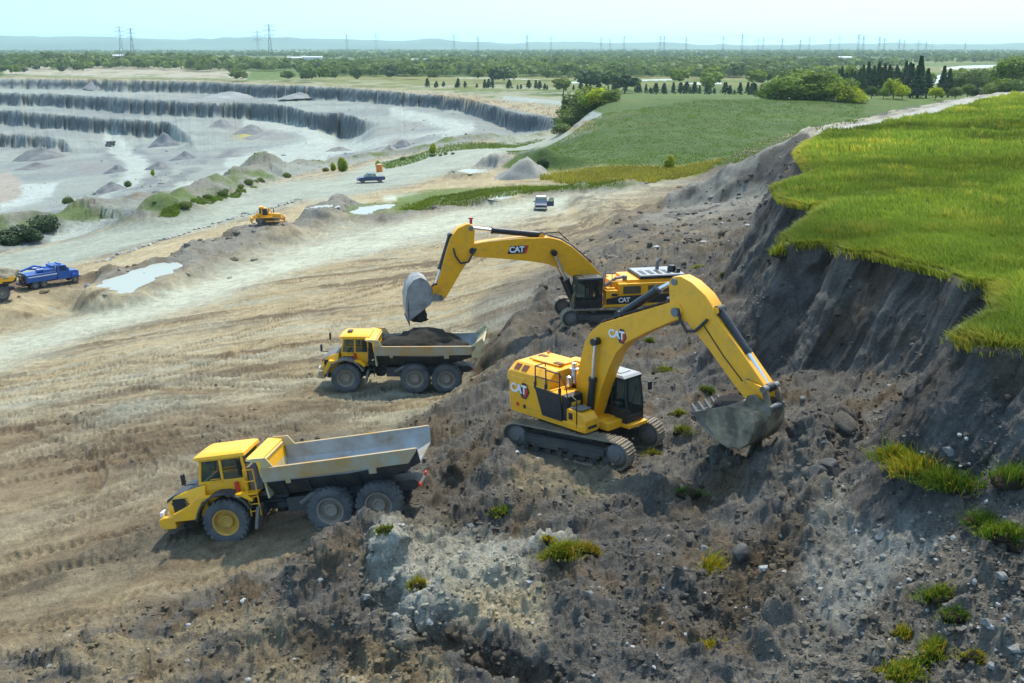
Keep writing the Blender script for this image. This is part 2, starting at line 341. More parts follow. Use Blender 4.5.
RIDGES = [  # pixels on the foot line, half width, height, kind
 ([(-160,352),(-60,328),(0,312),(40,302),(85,294),(112,291)], 5.5, 4.3, 'brown'),
 ([(128,296),(160,286),(215,262),(260,246),(300,232),(345,216)], 5.5, 3.0, 'grey'),
 ([(180,268),(215,254),(250,246)], 3.5, 1.6, 'brown'),
 ([(345,216),(385,222),(440,210),(520,199),(620,190)], 5.0, 1.8, 'grey'),
 ([(160,222),(186,212),(215,200),(236,190),(262,180)], 9.0, 5.5, 'veg'),
 ([(-40,248),(0,242),(30,236),(54,232),(75,228)], 11.0, 5.5, 'veg'),
 ([(100,222),(130,214),(160,204)], 8.0, 3.0, 'grey'),
 ([(262,180),(300,172),(340,164),(380,158),(430,149),(490,142),(540,139)], 8.0, 3.2, 'veg'),
 ([(500,172),(525,167),(548,168)], 8.0, 5.5, 'pile'),
 
 
 
 ([(335,572),(380,552),(420,524),(440,500),(450,480)], 1.8, 1.75, 'dark'), ([(700,462),(735,474),(790,466)], 1.3, .9, 'dark'), ([(300,602),(345,590),(385,575)], .9, .6, 'dark'), ([(230,640),(300,628),(370,632)], .8, .5, 'dark'), ([(560,600),(600,625),(640,660)], .9, .5, 'dark'), ([(470,560),(520,548),(560,552)], .8, .4, 'pale'), ([(600,470),(640,492),(690,505)], 1.1, .5, 'dark'), ([(680,600),(720,590),(760,600)], .8, .5, 'dark'), ([(500,470),(470,490),(450,510)], 1.2, .6, 'dark'),
 ([(395,560),(405,590),(420,612)], 1.2, 0.5, 'pale'),
 ([(300,612),(360,606),(395,622),(440,644),(500,670)], 1.0, 0.45, 'dark'),
 ([(455,412),(480,402),(505,388),(520,372)], 2.0, 0.9, 'dark'),
 ([(478,376),(500,352),(522,330),(545,312)], 2.4, 1.5, 'dark'),
 ([(820,498),(800,540),(780,590),(770,640)], 1.5, 0.7, 'dark'),
 ([(560,540),(600,520),(650,500)], 1.4, 0.4, 'dark'),
 ([(470,520),(500,510),(540,505)], 1.6, 0.7, 'dark'),
 ([(640,560),(670,545),(690,520)], 1.3, 0.45, 'dark'),
 ([(835,440),(815,455),(805,480)], 1.1, 1.1, 'dark'),
 ([(585,200),(620,225),(650,250),(680,262)], 4.5, 1.2, 'dark'),
 ([(520,338),(540,352),(560,350)], 1.8, 0.8, 'dark'),
]
HOLLOWS = [([(385,606),(430,628),(480,652),(535,672)], 0.75, -1.25), ([(300,640),(360,650),(420,668)], 0.8, -0.3),
           ([(770,560),(740,600),(720,640)], 1.2, -0.6), ([(690,500),(720,490)], 1.4, -0.4), ([(505,330),(490,350),(470,372)], 1.6, -1.0)]
RK = {}
BK = BASE.copy()
rlines = []
for px, hw, hh, kd in RIDGES:
    rlines.append(([tuple(on_base(*q)[:2]) for q in px], hw, hh, kd))
hlines = [([tuple(on_base(*q)[:2]) for q in px], hw, hh, 'hollow') for px, hw, hh in HOLLOWS]
ZONE_RIDGE = {k: np.zeros((NA, ND)) for k in ('brown', 'grey', 'veg', 'pile', 'green', 'dark', 'pale', 'hollow')}
for pl, hw, hh, kd in rlines+hlines:
    a = np.array(pl); pad = hw*2.6
    m = (XX > a[:, 0].min()-pad) & (XX < a[:, 0].max()+pad) & (YY > a[:, 1].min()-pad) & (YY < a[:, 1].max()+pad)
    if not m.any(): continue
    x, y = XX[m], YY[m]
    p = np.stack([x, y, 0*x], -1)
    d, _ = line_d(x, y, pl)
    d = d+hw*0.35*fbm(p, 1.1/hw, 3, off=hw)
    g = np.exp(-np.maximum(d, 0)**2/(2*(hw*0.55)**2))
    hgt = 0.8*hh*(1+0.3*fbm(p, 1.3/hw, 2, off=31))
    BASE[m] += hgt*g
    ZONE_RIDGE[kd][m] = np.maximum(ZONE_RIDGE[kd][m], g)
# level pads under the machines
PADS = []
def pad(x, y, r, z=None):
    z = float(land_z(x, y)) if z is None else z
    m = (np.hypot(XX-x, YY-y) < r*2)
    wgt = 1-sst(np.hypot(XX[m]-x, YY[m]-y), r*0.8, r*1.9)
    BASE[m] = BASE[m]*(1-wgt)+z*wgt
    return z
# where the machines stand (ground point and heading of each)
T1 = dict(p=(-11.16, 40.25), yaw=R(176), z=-0.16, pitch=R(8.5), roll=R(4))
T2 = dict(p=(-10.25, 64.2), yaw=R(178), z=-1.6, pitch=0.0)
E1 = dict(p=(3.1, 42.9), yaw=R(-47), track=R(-32), z=2.5)
E2 = dict(p=(7.4, 69.3), yaw=R(192), track=R(186), z=1.5)
for T_, rr in ((T1, 2.3), (T2, 2.0)):
    for q in (-0.8, 0.8, 2.4, 4.0, 5.6, 7.0): pad(T_['p'][0]-math.cos(T_['yaw'])*q, T_['p'][1]-math.sin(T_['yaw'])*q, rr, T_['z']+q*math.tan(T_['pitch']))
for (u_, v_, r_) in ((53, 285, 3.0), (-24, 302, 5.0), (268, 225, 3.6), (541, 209, 3.5), (371, 182.5, 4.0)):
    q_ = on_base(u_, v_); pad(q_[0], q_[1], r_, float(q_[2]))
pad(*E1['p'], 3.4, E1['z']); pad(*E2['p'], 3.6, E2['z'])
POND = [(101,284),(122,275),(139,269),(160,264),(184,260),(178,266),(160,274),(146,283),(126,292),(110,290)]
def flat(px, extra=1.0, z=None):
    """level the ground inside a traced outline (a puddle or a lake) and return its world outline and height"""
    c_ = np.mean(np.array(px, float), 0); z = float(on_base(*c_)[2]) if z is None else z
    t, az = dep_az([q[0] for q in px], [q[1] for q in px]); D = (H-z)/t
    P_ = list(zip(D*np.sin(az), D*np.cos(az))); a = np.array(P_); e = extra*6
    m = (XX > a[:, 0].min()-e) & (XX < a[:, 0].max()+e) & (YY > a[:, 1].min()-e) & (YY < a[:, 1].max()+e)
    s = seg_sd(XX[m], YY[m], P_)+extra*.9*fbm(np.stack([XX[m], YY[m], 0*XX[m]], -1), .45/extra, 3, off=z); k = sst(s, -extra*4, -extra*1.2)
    BASE[m] = BASE[m]*(1-k)+(z+.16*extra*sst(-s, 0, extra)-0.3*extra*sst(s, -extra*.5, extra))*k
    return P_, z
pond_poly, pond_z = flat(POND, 1.0)
WATER = [('pond', pond_poly, pond_z-0.1)]
for nm, px, ex in (('puddle', [(313,207),(322,204),(333,203),(331,206),(322,209)], .8), ('puddle', [(345,214),(362,207),(388,203),(398,205),(380,209),(366,214)], .8), ('puddle', [(456,170),(470,168),(487,169),(486,172),(470,173)], .8), ('puddle', [(488,197),(505,192),(520,191),(516,195),(500,199)], .8),
                   ('lake', [(925,78),(950,72),(1000,68.5),(1100,68),(1140,74),(1050,76),(1000,78),(975,81),(950,84),(930,84)], 6), ('lake', [(935,69),(960,65.5),(1010,64),(1120,63.5),(1120,66),(1010,67),(960,69)], 6),
                   ('lake', [(676,83.5),(700,81.5),(722,81.5),(722,84.5),(700,85)], 5), ('river', [(560,81.5),(620,79.4),(672,78.4),(672,80.6),(620,82),(560,84)], 5), ('river', [(430,77.6),(480,77.2),(540,79),(540,80),(480,78.6)], 4)):
    P_, z_ = flat(px, ex); WATER.append((nm, P_, z_-0.1*ex))
# ---- resample every azimuth so that steep faces get as many rows as flat ground
NR = 1230
XG = np.empty((NA, NR)); ZG = np.empty((NA, NR)); DG = np.empty((NA, NR)); GS = np.empty((NA, NR)); FC = np.empty((NA, NR))
ZR = {k: np.empty((NA, NR), np.float32) for k in ZONE_RIDGE}
dd = np.diff(DD); dm = 0.5*(DD[1:]+DD[:-1])
Q = np.sqrt((dd*(0.12/dm+19.0/dm**2))[None]**2+(np.diff(BASE, axis=1)/dm*0.9)**2)*np.where(dm < 20, 0.35, 1.0)[None]
kq = np.exp(-0.5*(np.arange(-15, 16)/6.0)**2); kq /= kq.sum()
Qp = np.pad(Q, ((15, 15), (0, 0)), mode='edge'); Q = sum(kq[t]*Qp[t:t+NA] for t in range(31)); del Qp
for i in range(NA):
    z = BASE[i]
    cs = np.r_[0, np.cumsum(Q[i])]
    s = np.interp(np.linspace(0, cs[-1], NR), cs, np.arange(ND))
    j = np.minimum(s.astype(int), ND-2); f = s-j
    DG[i] = np.interp(s, np.arange(ND), DD); ZG[i] = z[j]*(1-f)+z[j+1]*f
    GS[i] = GSD[i][j]*(1-f)+GSD[i][j+1]*f; FC[i] = FACE[i][j]*(1-f)+FACE[i][j+1]*f
    for k in ZR: ZR[k][i] = ZONE_RIDGE[k][i][j]*(1-f)+ZONE_RIDGE[k][i][j+1]*f
X = DG*np.sin(AZ)[:, None]; Y = DG*np.cos(AZ)[:, None]
PX, PY = proj(X, Y, ZG)
P3 = np.stack([X, Y, ZG], -1)
near = DG < 220
nz = lambda f, o=3, off=0.0, sx=1.0: fbm(P3*np.array([sx, 1, 1]), f, o, off=off)
wob1 = nz(0.05, 3, 50); wob2 = nz(0.35, 3, 70)
def pmask(poly, soft=6.0, wa=8.0, wb=3.0):
    """mask of a zone traced on the ground, edge broken by noise"""
    a = np.array(poly, float); e = soft+wa+wb
    m = (PX > a[:, 0].min()-e) & (PX < a[:, 0].max()+e) & (PY > a[:, 1].min()-e) & (PY < a[:, 1].max()+e)
    r = np.zeros(X.shape)
    if m.any():
        s = seg_sd(PX[m]+wa*wob1[m]+wb*wob2[m], PY[m]+0.5*(wa*wob1[m]-wb*wob2[m]), poly)
        r[m] = sst(s, -soft, soft)
    return r
def lmask(line, wd, soft=4.0, wa=5.0, wb=2.0):
    a = np.array(line, float); e = wd+soft+wa+wb
    m = (PX > a[:, 0].min()-e) & (PX < a[:, 0].max()+e) & (PY > a[:, 1].min()-e) & (PY < a[:, 1].max()+e)
    r = np.zeros(X.shape)
    if m.any():
        d, _ = line_d(PX[m]+wa*wob1[m], PY[m]+wb*wob2[m], line); r[m] = 1-sst(d, wd-soft, wd+soft)
    return r
C = {}
def col(*c): return np.array(c, np.float64)
COLR = np.empty(X.shape+(3,))
def mix(m, c):
    global COLR
    COLR += (np.asarray(c)-COLR)*np.clip(m, 0, 1)[..., None]
slope_n = np.gradient(ZG, axis=1)/np.maximum(np.gradient(DG, axis=1), 1e-4)
TAN = col(.29,.232,.132); PALE = col(.34,.35,.27); ROADG = col(.26,.28,.225); BROWN = col(.112,.082,.05); CLAY = col(.084,.077,.066); DCLAY = col(.082,.076,.067)
RUB = col(.14,.125,.10); ROCK = col(.15,.162,.16); DROCK = col(.052,.06,.067); QFLOOR = col(.255,.28,.245)
GR_FIELD = col(.085,.125,.028); GR_DARK = col(.05,.085,.022); GR_DRY = col(.23,.20,.075); GR_LUSH = col(.13,.19,.018)
COLR[:] = TAN
# streaks along the lines the machines drive
ang = R(8)+0.25*np.sin(X*0.06+Y*0.045); al = X*np.cos(ang)+Y*np.sin(ang); ac = -X*np.sin(ang)+Y*np.cos(ang)
PS = np.stack([al*0.16, ac+0.8*wob2, 0*al], -1)
st1 = fbm(PS, 0.55, 4, off=3); st2 = fbm(PS, 1.7, 3, off=8, gain=0.6); big = nz(0.07, 3, 4)
mix(sst(st1+0.7*st2+0.3*big, 0.05, 0.5)*0.85, BROWN*1.05); st3 = fbm(PS, 5.0, 2, off=18); mix(sst(st3+.5*st1, .15, .6)*.4*sst(DG, 160, 80), BROWN)
mix(sst(-st1+0.5*st2, 0.25, 0.9)*0.55, PALE*0.85)
work_pale = pmask([(-260,420),(0,372),(110,330),(220,300),(330,262),(430,240),(530,212),(640,190),(700,176),(560,190),(430,212),(345,222),(290,238),(200,278),(120,302),(0,335),(-260,400)], 14, 12, 6)
mix(work_pale*(0.55+0.35*sst(st1, -0.4, 0.5)), PALE)
mix(lmask([(-100,372),(0,350),(100,322),(200,294),(332,252),(430,226),(560,203)], 9, 6)*0.8, PALE*1.12)
mix(pmask([(0,395),(120,352),(240,318),(200,362),(110,392),(0,430)], 10, 14, 8)*0.55*sst(st1, -0.5, 0.4), PALE*1.05)
low = pmask([(-260,440),(0,430),(180,400),(340,392),(330,470),(310,560),(180,590),(-260,760)], 22, 20, 10)
mix(low*.78, BROWN*1.35); mix(low*sst(st1*.8+st2*.8, .0, .45)*.75, BROWN*.72); mix(low*sst(-st1+.4*st2, .3, .8)*.5, TAN)
mid = pmask([(200,330),(420,270),(560,240),(620,215),(600,262),(480,300),(360,345),(250,400),(150,430),(60,440)], 14, 16, 8)
mix(mid*sst(st1+.6*st2, .0, .5)*.55, BROWN*1.1)
# darker churned ground towards the cut and in the foreground
churn = pmask([(-260,700),(60,640),(180,585),(300,560),(330,520),(400,420),(480,372),(540,320),(570,262),(640,205),(690,182),(735,156),(785,137),(830,128),(1300,120),(1300,1200),(-260,1200)], 16, 18, 8)
pt = nz(0.5, 4, 21); pt2 = nz(1.6, 3, 33)
mix(churn, CLAY*1.15)
mix(churn*sst(pt+0.4*pt2, 0.0, 0.7)*0.8, BROWN)
mix(churn*sst(-pt+0.5*pt2, 0.15, 0.8)*0.7, RUB)
upper = pmask([(520,300),(575,255),(640,200),(700,178),(745,180),(740,210),(700,250),(640,280),(560,330)], 14, 14, 8)
mix(upper*sst(pt-0.2*pt2, -0.6, 0.5)*0.85, col(.19,.15,.095))
mix(pmask([(480,300),(520,280),(560,270),(600,262),(560,320),(520,350),(480,372)], 8, 8, 5)*0.7, DCLAY)
mix(pmask([(130,600),(300,575),(420,470),(500,400),(560,420),(500,440),(430,560),(330,640),(120,683)], 10, 10, 6)*sst(pt2+pt, -0.5, 0.5)*0.75, BROWN*0.9)
fore = pmask([(395,530),(440,520),(500,540),(540,575),(545,625),(480,630),(400,600),(370,560)], 10, 9, 5)
mix(fore*0.8, col(.26,.245,.185)); mix(pmask([(455,590),(545,585),(545,630),(480,625)], 10, 8, 4)*0.6, TAN*0.95)
mix(pmask([(-20,640),(110,615),(200,600),(300,620),(330,690),(-20,760)], 14, 14, 8)*sst(st2+st1, -0.6, 0.5)*0.6, TAN*0.8)
mix(pmask([(360,640),(440,655),(470,700),(330,700)], 8, 6, 3)*0.7, TAN*1.1)
mix(pmask([(510,470),(560,462),(640,480),(600,500),(500,505)], 8, 6, 4)*0.6, TAN*0.8)
right = pmask([(780,470),(830,430),(900,440),(1300,380),(1300,1200),(760,1200),(760,600)], 14, 12, 6)
mix(right*0.8, RUB*1.0); mix(right*sst(pt, 0.1, 0.7)*0.55, CLAY*1.1)
mix(pmask([(830,480),(870,470),(900,500),(950,540),(900,580),(850,640),(810,620),(800,560)], 10, 10, 6)*0.7, col(.2,.2,.175))
mix(pmask([(780,520),(810,500),(800,560),(760,620),(720,640),(730,580)], 8, 8, 5)*0.7, BROWN*0.75)
# cut face
fm = np.clip(FC, 0, 1)
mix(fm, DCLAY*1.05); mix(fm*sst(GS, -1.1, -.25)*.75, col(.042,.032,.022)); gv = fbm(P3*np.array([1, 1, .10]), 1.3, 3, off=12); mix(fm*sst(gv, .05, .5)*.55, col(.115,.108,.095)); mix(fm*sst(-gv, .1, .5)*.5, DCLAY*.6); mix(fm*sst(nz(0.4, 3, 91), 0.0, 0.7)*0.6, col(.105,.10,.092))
# haul road, berms, quarry
haul = pmask([(-260,340),(-100,285),(0,255),(76,239),(133,221),(186,207),(252,186),(332,177),(380,160),(430,150),(480,146),(560,136),(600,131),(585,140),(520,152),(470,168),(400,186),(340,200),(299,203),(259,213),(199,230),(83,262),(0,283),(-260,360)], 5, 3, 1)
mix(haul, ROADG)
mix(haul*sst(fbm(PS, 0.25, 3, off=40), 0.0, 0.8)*0.5, PALE*0.95)
mix(pmask([(-260,400),(0,300),(83,266),(199,232),(299,206),(400,190),(470,172),(520,160),(500,190),(420,212),(345,214),(300,228),(200,256),(100,290),(0,318)], 5, 4, 2)*0.7, col(.36,.30,.18))
for line, wd in (([(315,208),(340,204),(365,206)], 3), ([(385,168+30),(420,196)], 3)):
    mix(lmask(line, wd, 2, 2, 1), PALE*1.15)
quarry = pmask([(-260,70),(0,78.5),(200,81.5),(340,87.5),(430,94),(493,105),(584,124.5),(560,130),(480,141),(430,149),(380,158),(320,172),(250,184),(186,205),(133,219),(76,237),(0,252),(-260,320)], 1.0, 0.6, 0)
mix(quarry, QFLOOR*0.85)
qn = fbm(P3*np.array([.35, 1, 1]), 0.02, 4, off=61); qn2 = nz(0.03, 4, 77)
mix(quarry*sst(qn, -0.25, 0.35)*0.65, ROCK); mix(quarry*sst(qn2+0.4*qn, 0.25, 0.6)*0.6, col(.24,.235,.20))
for line, wd in (([(112,136),(120,150),(140,165),(125,190),(100,215),(60,240)], 9), ([(395,112),(440,122),(470,128),(440,136),(380,143),(300,158),(240,172),(180,190)], 5), ([(340,158),(290,166),(200,192)], 4), ([(250,122),(300,128),(330,140),(300,150),(230,165)], 7)):
    mix(quarry*lmask(line, wd, 3, 3, 1)*0.9, QFLOOR*1.2)
for line, wd in (([(88,142),(104,150),(116,165),(112,185),(90,205),(50,222)], 4), ([(135,152),(158,160),(170,168),(150,182),(120,200),(70,225)], 4), ([(225,152),(265,142),(292,134)], 3), ([(262,180),(215,196),(160,210)], 3), ([(200,165),(180,178),(150,195)], 4), ([(330,160),(380,146),(440,138)], 2.5), ([(60,215),(30,225),(0,236)], 6)):
    mix(quarry*lmask(line, wd, 2.5, 4, 2)*0.8*sst(qn2, -.5, .2), ROCK*.9)
mix(pmask([(0,196),(20,186),(60,182),(52,196),(20,206),(0,210)], 2, 2, 2)*.7*quarry, col(.36,.40,.37))
steep = sst(np.abs(slope_n), 0.45, 0.9)*quarry
mix(steep, DROCK*1.15); mix(steep*sst(fbm(P3*np.array([1, 1, .5]), 0.12, 4, off=5, gain=.65), 0.1, 0.6)*0.6, ROCK*0.8)
for (u, v, rx, ry) in ((42,153,24,8),(90,168,16,4),(222,124,13,4),(250,131,18,5),(400,142,14,4),(275,137,16,4)):
    mix(quarry*np.exp(-((PX-u)/rx)**2-((PY-v)/ry)**2)*1.3, col(.19,.185,.17))
mix(quarry*np.exp(-((PX-246)/12)**2-((PY-136)/3.5)**2), col(.30,.26,.08))
mix(pmask([(-20,178),(8,172),(22,182),(22,196),(5,204),(-20,206)], 3, 2, 1), col(.26,.235,.19))
mix(ZR['brown']*1.2, col(.15,.105,.062)); mix(ZR['grey']*1.3, col(.175,.165,.135)); mix(ZR['pile']*1.3, col(.26,.245,.20))
mix(sst(ZR['brown']+ZR['grey'], .3, .7)*sst(wob2+nz(0.9,3,12), .1, .8)*0.6, BROWN)
mix(ZR['dark']*0.6*sst(pt2, -0.4, 0.5), CLAY); mix(ZR['hollow']*0.8, BROWN*0.7); mix(ZR['pale']*0.9, col(.27,.26,.21))
mix(ZR['veg']*1.2, col(.17,.165,.13)); mix(sst(ZR['veg'], .15, .7)*sst(nz(0.12, 4, 14)+0.3*wob2, -0.25, 0.35)*0.85, GR_FIELD*0.95)
# ground beyond: mid hill, plain, bank above the quarry
beyond = pmask([(-260,77),(0,76.5),(200,80),(340,86),(450,92),(500,99),(560,106),(590,118),(600,128),(560,140),(520,152),(500,168),(560,178),(660,182),(700,176),(760,140),(820,128),(1020,92),(1300,92),(1300,30),(-260,30)], 1.2, 1.0, 0.3)
fld = fbm(P3*np.array([.4, 1, 1]), 0.012, 3, off=15)
mix(beyond, GR_FIELD); mix(beyond*sst(fld, -0.1, 0.6)*0.6, GR_DARK); mix(beyond*sst(nz(.06,3,44), .15, .8)*0.35, GR_DRY*0.7)
mix(beyond*sst(fbm(P3*np.array([.3, 1, 1]), .004, 3, off=25), .2, .5)*sst(DG, 700, 1250)*0.6, GR_DRY*0.9)
bands = np.sin(DG*0.115+2.2*wob1)*0.5+0.5
mix(pmask([(500,150),(560,140),(620,112),(700,99),(860,100),(900,116),(820,130),(720,166),(560,170)], 3, 2, 1)*(0.25+0.5*bands), GR_DARK*0.95)
mix(pmask([(540,172),(600,166),(680,166),(720,160),(690,178),(600,183),(540,181)], 2.5, 3, 1)*0.85, GR_DRY)
mix(pmask([(395,196),(430,190),(490,186),(560,184),(640,183),(620,188),(540,189),(500,195),(430,207),(395,212)], 2.5, 3, 1.5)*0.9, GR_FIELD*1.05)
mix(pmask([(345,205),(395,200),(395,212),(350,216)], 2, 2, 1)*0.6, GR_FIELD)
cliff2 = pmask([(5,68),(60,63),(130,62),(190,65),(250,72),(245,79),(100,77),(5,75)], 1.5, 3, 1)
mix(cliff2, col(.30,.27,.20)); mix(cliff2*sst(nz(.05,3,3), .1, .6)*.5, GR_FIELD)
mix(pmask([(250,80),(340,79),(470,84),(560,88),(600,98),(560,112),(530,110),(480,96),(340,86),(250,84)], 1.5, 3, 1)*0.75*sst(nz(.05,3,6), -.4, .3), col(.26,.25,.17))
mix(lmask([(505,98),(560,103),(600,116),(560,122)], 2.2, 1, 1, 0), QFLOOR)
mix(pmask([(495,138),(590,131),(560,142),(530,152),(500,150)], 3, 2, 1)*.8, ROADG)
# grass plateau and its gravel path
gm = sst(GS, -0.05, 0.15)
crest_d, _ = line_d(X, Y, [tuple(q[:2]) for q in cw])
pathm = gm*(1-sst(crest_d+0.5*wob2, 3.6, 4.6))*sst(DG, 98, 112)
soil = col(.075,.085,.02)
mix(gm, soil); mix(gm*sst(nz(.12,3,8), 0, .7)*.6, GR_LUSH*.75)
mix(pathm, col(.34,.33,.28)); mix((GS > -20)*(GS < 0.1)*sst(DG, 112, 135), col(.19,.18,.15)); mix((GS > -4.5)*(GS < 0.1)*sst(DG, 122, 140)*sst(nz(.3, 3, 17), -.6, .2), col(.30,.28,.21)); mix((GS > -20)*(GS < -2)*sst(DG, 105, 125)*sst(nz(.25, 3, 18), 0, .5), CLAY)
far_soil = sst(DG, 8000, 12000); mix(far_soil, col(.06,.09,.05))

EP = np.array([q[:2] for q in ew]); tE = np.linspace(0, len(EP)-1, 120); EP = np.stack([np.interp(tE, np.arange(len(EP)), EP[:, i]) for i in (0, 1)], 1)
for i in (0, 1): EP[:, i] = np.convolve(np.pad(EP[:, i], 8, mode='edge'), np.ones(17)/17, 'valid')
fi = FC > 0.03; SE = np.zeros(X.shape); SD = np.zeros(X.shape)
SD[fi], SE[fi] = line_d(X[fi], Y[fi], [tuple(q) for q in EP[::2]], np.r_[0, np.cumsum(np.hypot(*np.diff(EP[::2], axis=0).T))])
pS = np.stack([SE+.10*SD, SD*.10, 0*SE], -1); gv1 = np.zeros(X.shape); gv2 = np.zeros(X.shape)
gv1[fi] = fbm(pS[fi], 1.1, 3, off=4, gain=.6); gv2[fi] = fbm(pS[fi], 5.5, 3, off=9, gain=.6)
mix(fm*sst(gv1+.5*gv2, .0, .6)*.6, col(.125,.116,.10)); mix(fm*sst(-gv1+.6*gv2, .15, .6)*.6, DCLAY*.55); mix(fm*sst(nz(.3, 3, 66), .25, .7)*.5, BROWN*.8)
# ---- surface relief: ruts with tread marks, clods, rubble and rock
P4 = P3
disp = np.zeros(X.shape)
nm = near & (GS < 0.05)
pn = P4[nm]
rub_amt = (0.18+0.82*churn[nm])*(1-0.75*haul[nm])+0.5*np.clip(ZR['brown']+ZR['grey'], 0, 1)[nm]
rub_amt = np.clip(rub_amt, 0, 1.2)*(1-.66*fm[nm])*sst(-GS[nm], -.05, 1.2)
cl = (0.30+.10*sst(DG[nm], 90, 140))*fbm(pn, 0.33, 3, off=1, gain=.55)+0.17*np.abs(fbm(pn, 0.9, 2, off=2))
mid_ = DG[nm] < 105
c2 = np.zeros(len(pn)); pq = pn[mid_]+0.12*vnoise(pn[mid_]*2.1+7)[:, None]
for f_, a_, th in ((.75, .34, .25), (1.3, .27, .20), (2.5, .21, .15), (4.8, .14, .08), (8.8, .075, .0)):
    c2[mid_] += a_*sst(vnoise(pq*f_+f_*3.1), th, th+.42)*(0.5+0.6*sst(vnoise(pq*0.4+f_), -.3, .3))
c2[mid_] += 0.035*vnoise(pq*7.7+2)
disp[nm] += (cl+c2-0.12)*rub_amt
disp[nm] += (0.16*st1[nm]+0.05*st2[nm])*(1-churn[nm])*(1-0.6*haul[nm])
# cut face: downward gullies and ledges
fi = FC > 0.05
pf = P4[fi]*np.array([1, 1, .16])
disp[fi] += fm[fi]*(0.20*fbm(pf, 0.4, 3, off=6)+0.07*gv1[fi]+0.12*gv2[fi]+.16*np.maximum(vnoise(P4[fi]*2.2)-.3, 0))
# quarry faces
qf = (quarry > .5) & (np.abs(slope_n) > .3)
disp[qf] += 1.6*fbm(P4[qf]*np.array([1, 1, .55]), 0.09, 3, off=2)
qg = (quarry > .5) & ~qf
disp[qg] += 1.1*np.maximum(fbm(P4[qg], .05, 3, off=23)-.15, 0)
disp[qg] += 0.9*fbm(P4[qg], 0.035, 4, off=19)*(1-0.6*haul[qg])
vg = (ZR['veg'] > .1) | (beyond > .5) & (DG < 700)
disp[vg] += 0.5*np.abs(fbm(P4[vg], 0.22, 3, off=29))*np.maximum(ZR['veg'], .6)[vg]
TRACKS = [[(-40,612),(40,590),(120,566),(175,548)], [(-40,575),(40,562),(110,548),(170,535)], [(-60,660),(60,632),(170,600),(280,572)], [(-60,540),(60,512),(150,484),(230,440),(330,404)],
 [(-60,505),(50,488),(140,470),(240,450),(300,415),(345,392)], [(-60,470),(60,452),(180,430),(290,402)], [(-40,440),(80,424),(200,402),(318,385)], [(-60,690),(60,668),(160,640),(240,610)],
 [(30,420),(90,440),(130,470),(100,500),(20,525)], [(120,400),(180,420),(210,450),(170,480),(60,540)], [(-60,415),(80,396),(200,372),(320,350)], [(-60,398),(100,362),(240,326),(400,282),(520,250)],
 [(250,490),(330,455),(400,440),(460,432)], [(160,585),(240,560),(300,548),(345,530)], [(60,380),(200,345),(340,305),(470,262),(560,225)], [(0,700),(90,690),(200,660)]]
rt = np.random.default_rng(5)
TW = [[tuple(on_base(*q)[:2]) for q in tr] for tr in TRACKS]
for k in range(46):
    x0 = rt.uniform(-46, -10); y0 = rt.uniform(28, 84); hd = R(rt.normal(14, 20)); cv = rt.normal(0, .032); ln = rt.uniform(14, 34); q = []
    for t in np.linspace(0, ln, 9): q.append((x0, y0)); x0 += ln/8*math.cos(hd); y0 += ln/8*math.sin(hd); hd += cv*ln/8
    TW.append(q)
for k, wl in enumerate(TW):
    a = np.array(wl); tt = np.linspace(0, len(a)-1, 40)                   # smooth the line
    ax_ = np.interp(tt, np.arange(len(a)), a[:, 0]); ay_ = np.interp(tt, np.arange(len(a)), a[:, 1])
    kk_ = np.ones(7)/7
    ax_ = np.convolve(np.pad(ax_, 3, mode='reflect', reflect_type='odd'), kk_, 'valid'); ay_ = np.convolve(np.pad(ay_, 3, mode='reflect', reflect_type='odd'), kk_, 'valid')
    pl = list(zip(ax_, ay_)); cum = np.r_[0, np.cumsum(np.hypot(np.diff(ax_), np.diff(ay_)))]
    m = (X > ax_.min()-3.5) & (X < ax_.max()+3.5) & (Y > ay_.min()-3.5) & (Y < ay_.max()+3.5) & (churn < 0.75)
    if not m.any(): continue
    d, sA = line_d(X[m], Y[m], pl, cum)
    d = d+0.08*wob2[m]; wk = 0.55+0.45*((k*37) % 10)/10
    lat = d-1.15
    fade = sst(sA, 0.3, 2.0)*sst(cum[-1]-sA, 0.3, 2.0)*sst(nz(0.12, 2, 100+k)[m], -0.55, 0.1)*(1-churn[m])
    inn = (1-sst(np.abs(lat), 0.36, 0.46))
    chev = np.tanh(3*np.sin(2*math.pi*(sA/0.42+np.abs(lat)*1.6*(1 if k % 2 else -1))))
    rim = np.exp(-((np.abs(lat)-0.52)/0.12)**2)
    fade = fade*wk; disp[m] += fade*(inn*(-0.11+0.06*chev)+0.07*rim)
    if k % 3 == 0:                                                        # a broad lane worn pale, mud thrown up along its sides
        bl = sst(nz(0.1, 2, 300+k)[m], -.7, .1)*sst(sA, .3, 3)*sst(cum[-1]-sA, .3, 3)
        q_ = np.zeros(X.shape); q_[m] = bl*(1-sst(d, 1.7, 2.2))*.38; mix(q_*(1-churn)*(1-.65*low), PALE*.82)
        q_ = np.zeros(X.shape); q_[m] = bl*np.exp(-((d-2.3)/.35)**2)*.5; mix(q_*(1-churn), BROWN)
    mm = np.zeros(X.shape); mm[m] = fade*inn*(0.36-0.30*chev)
    mix(mm, BROWN*1.1)
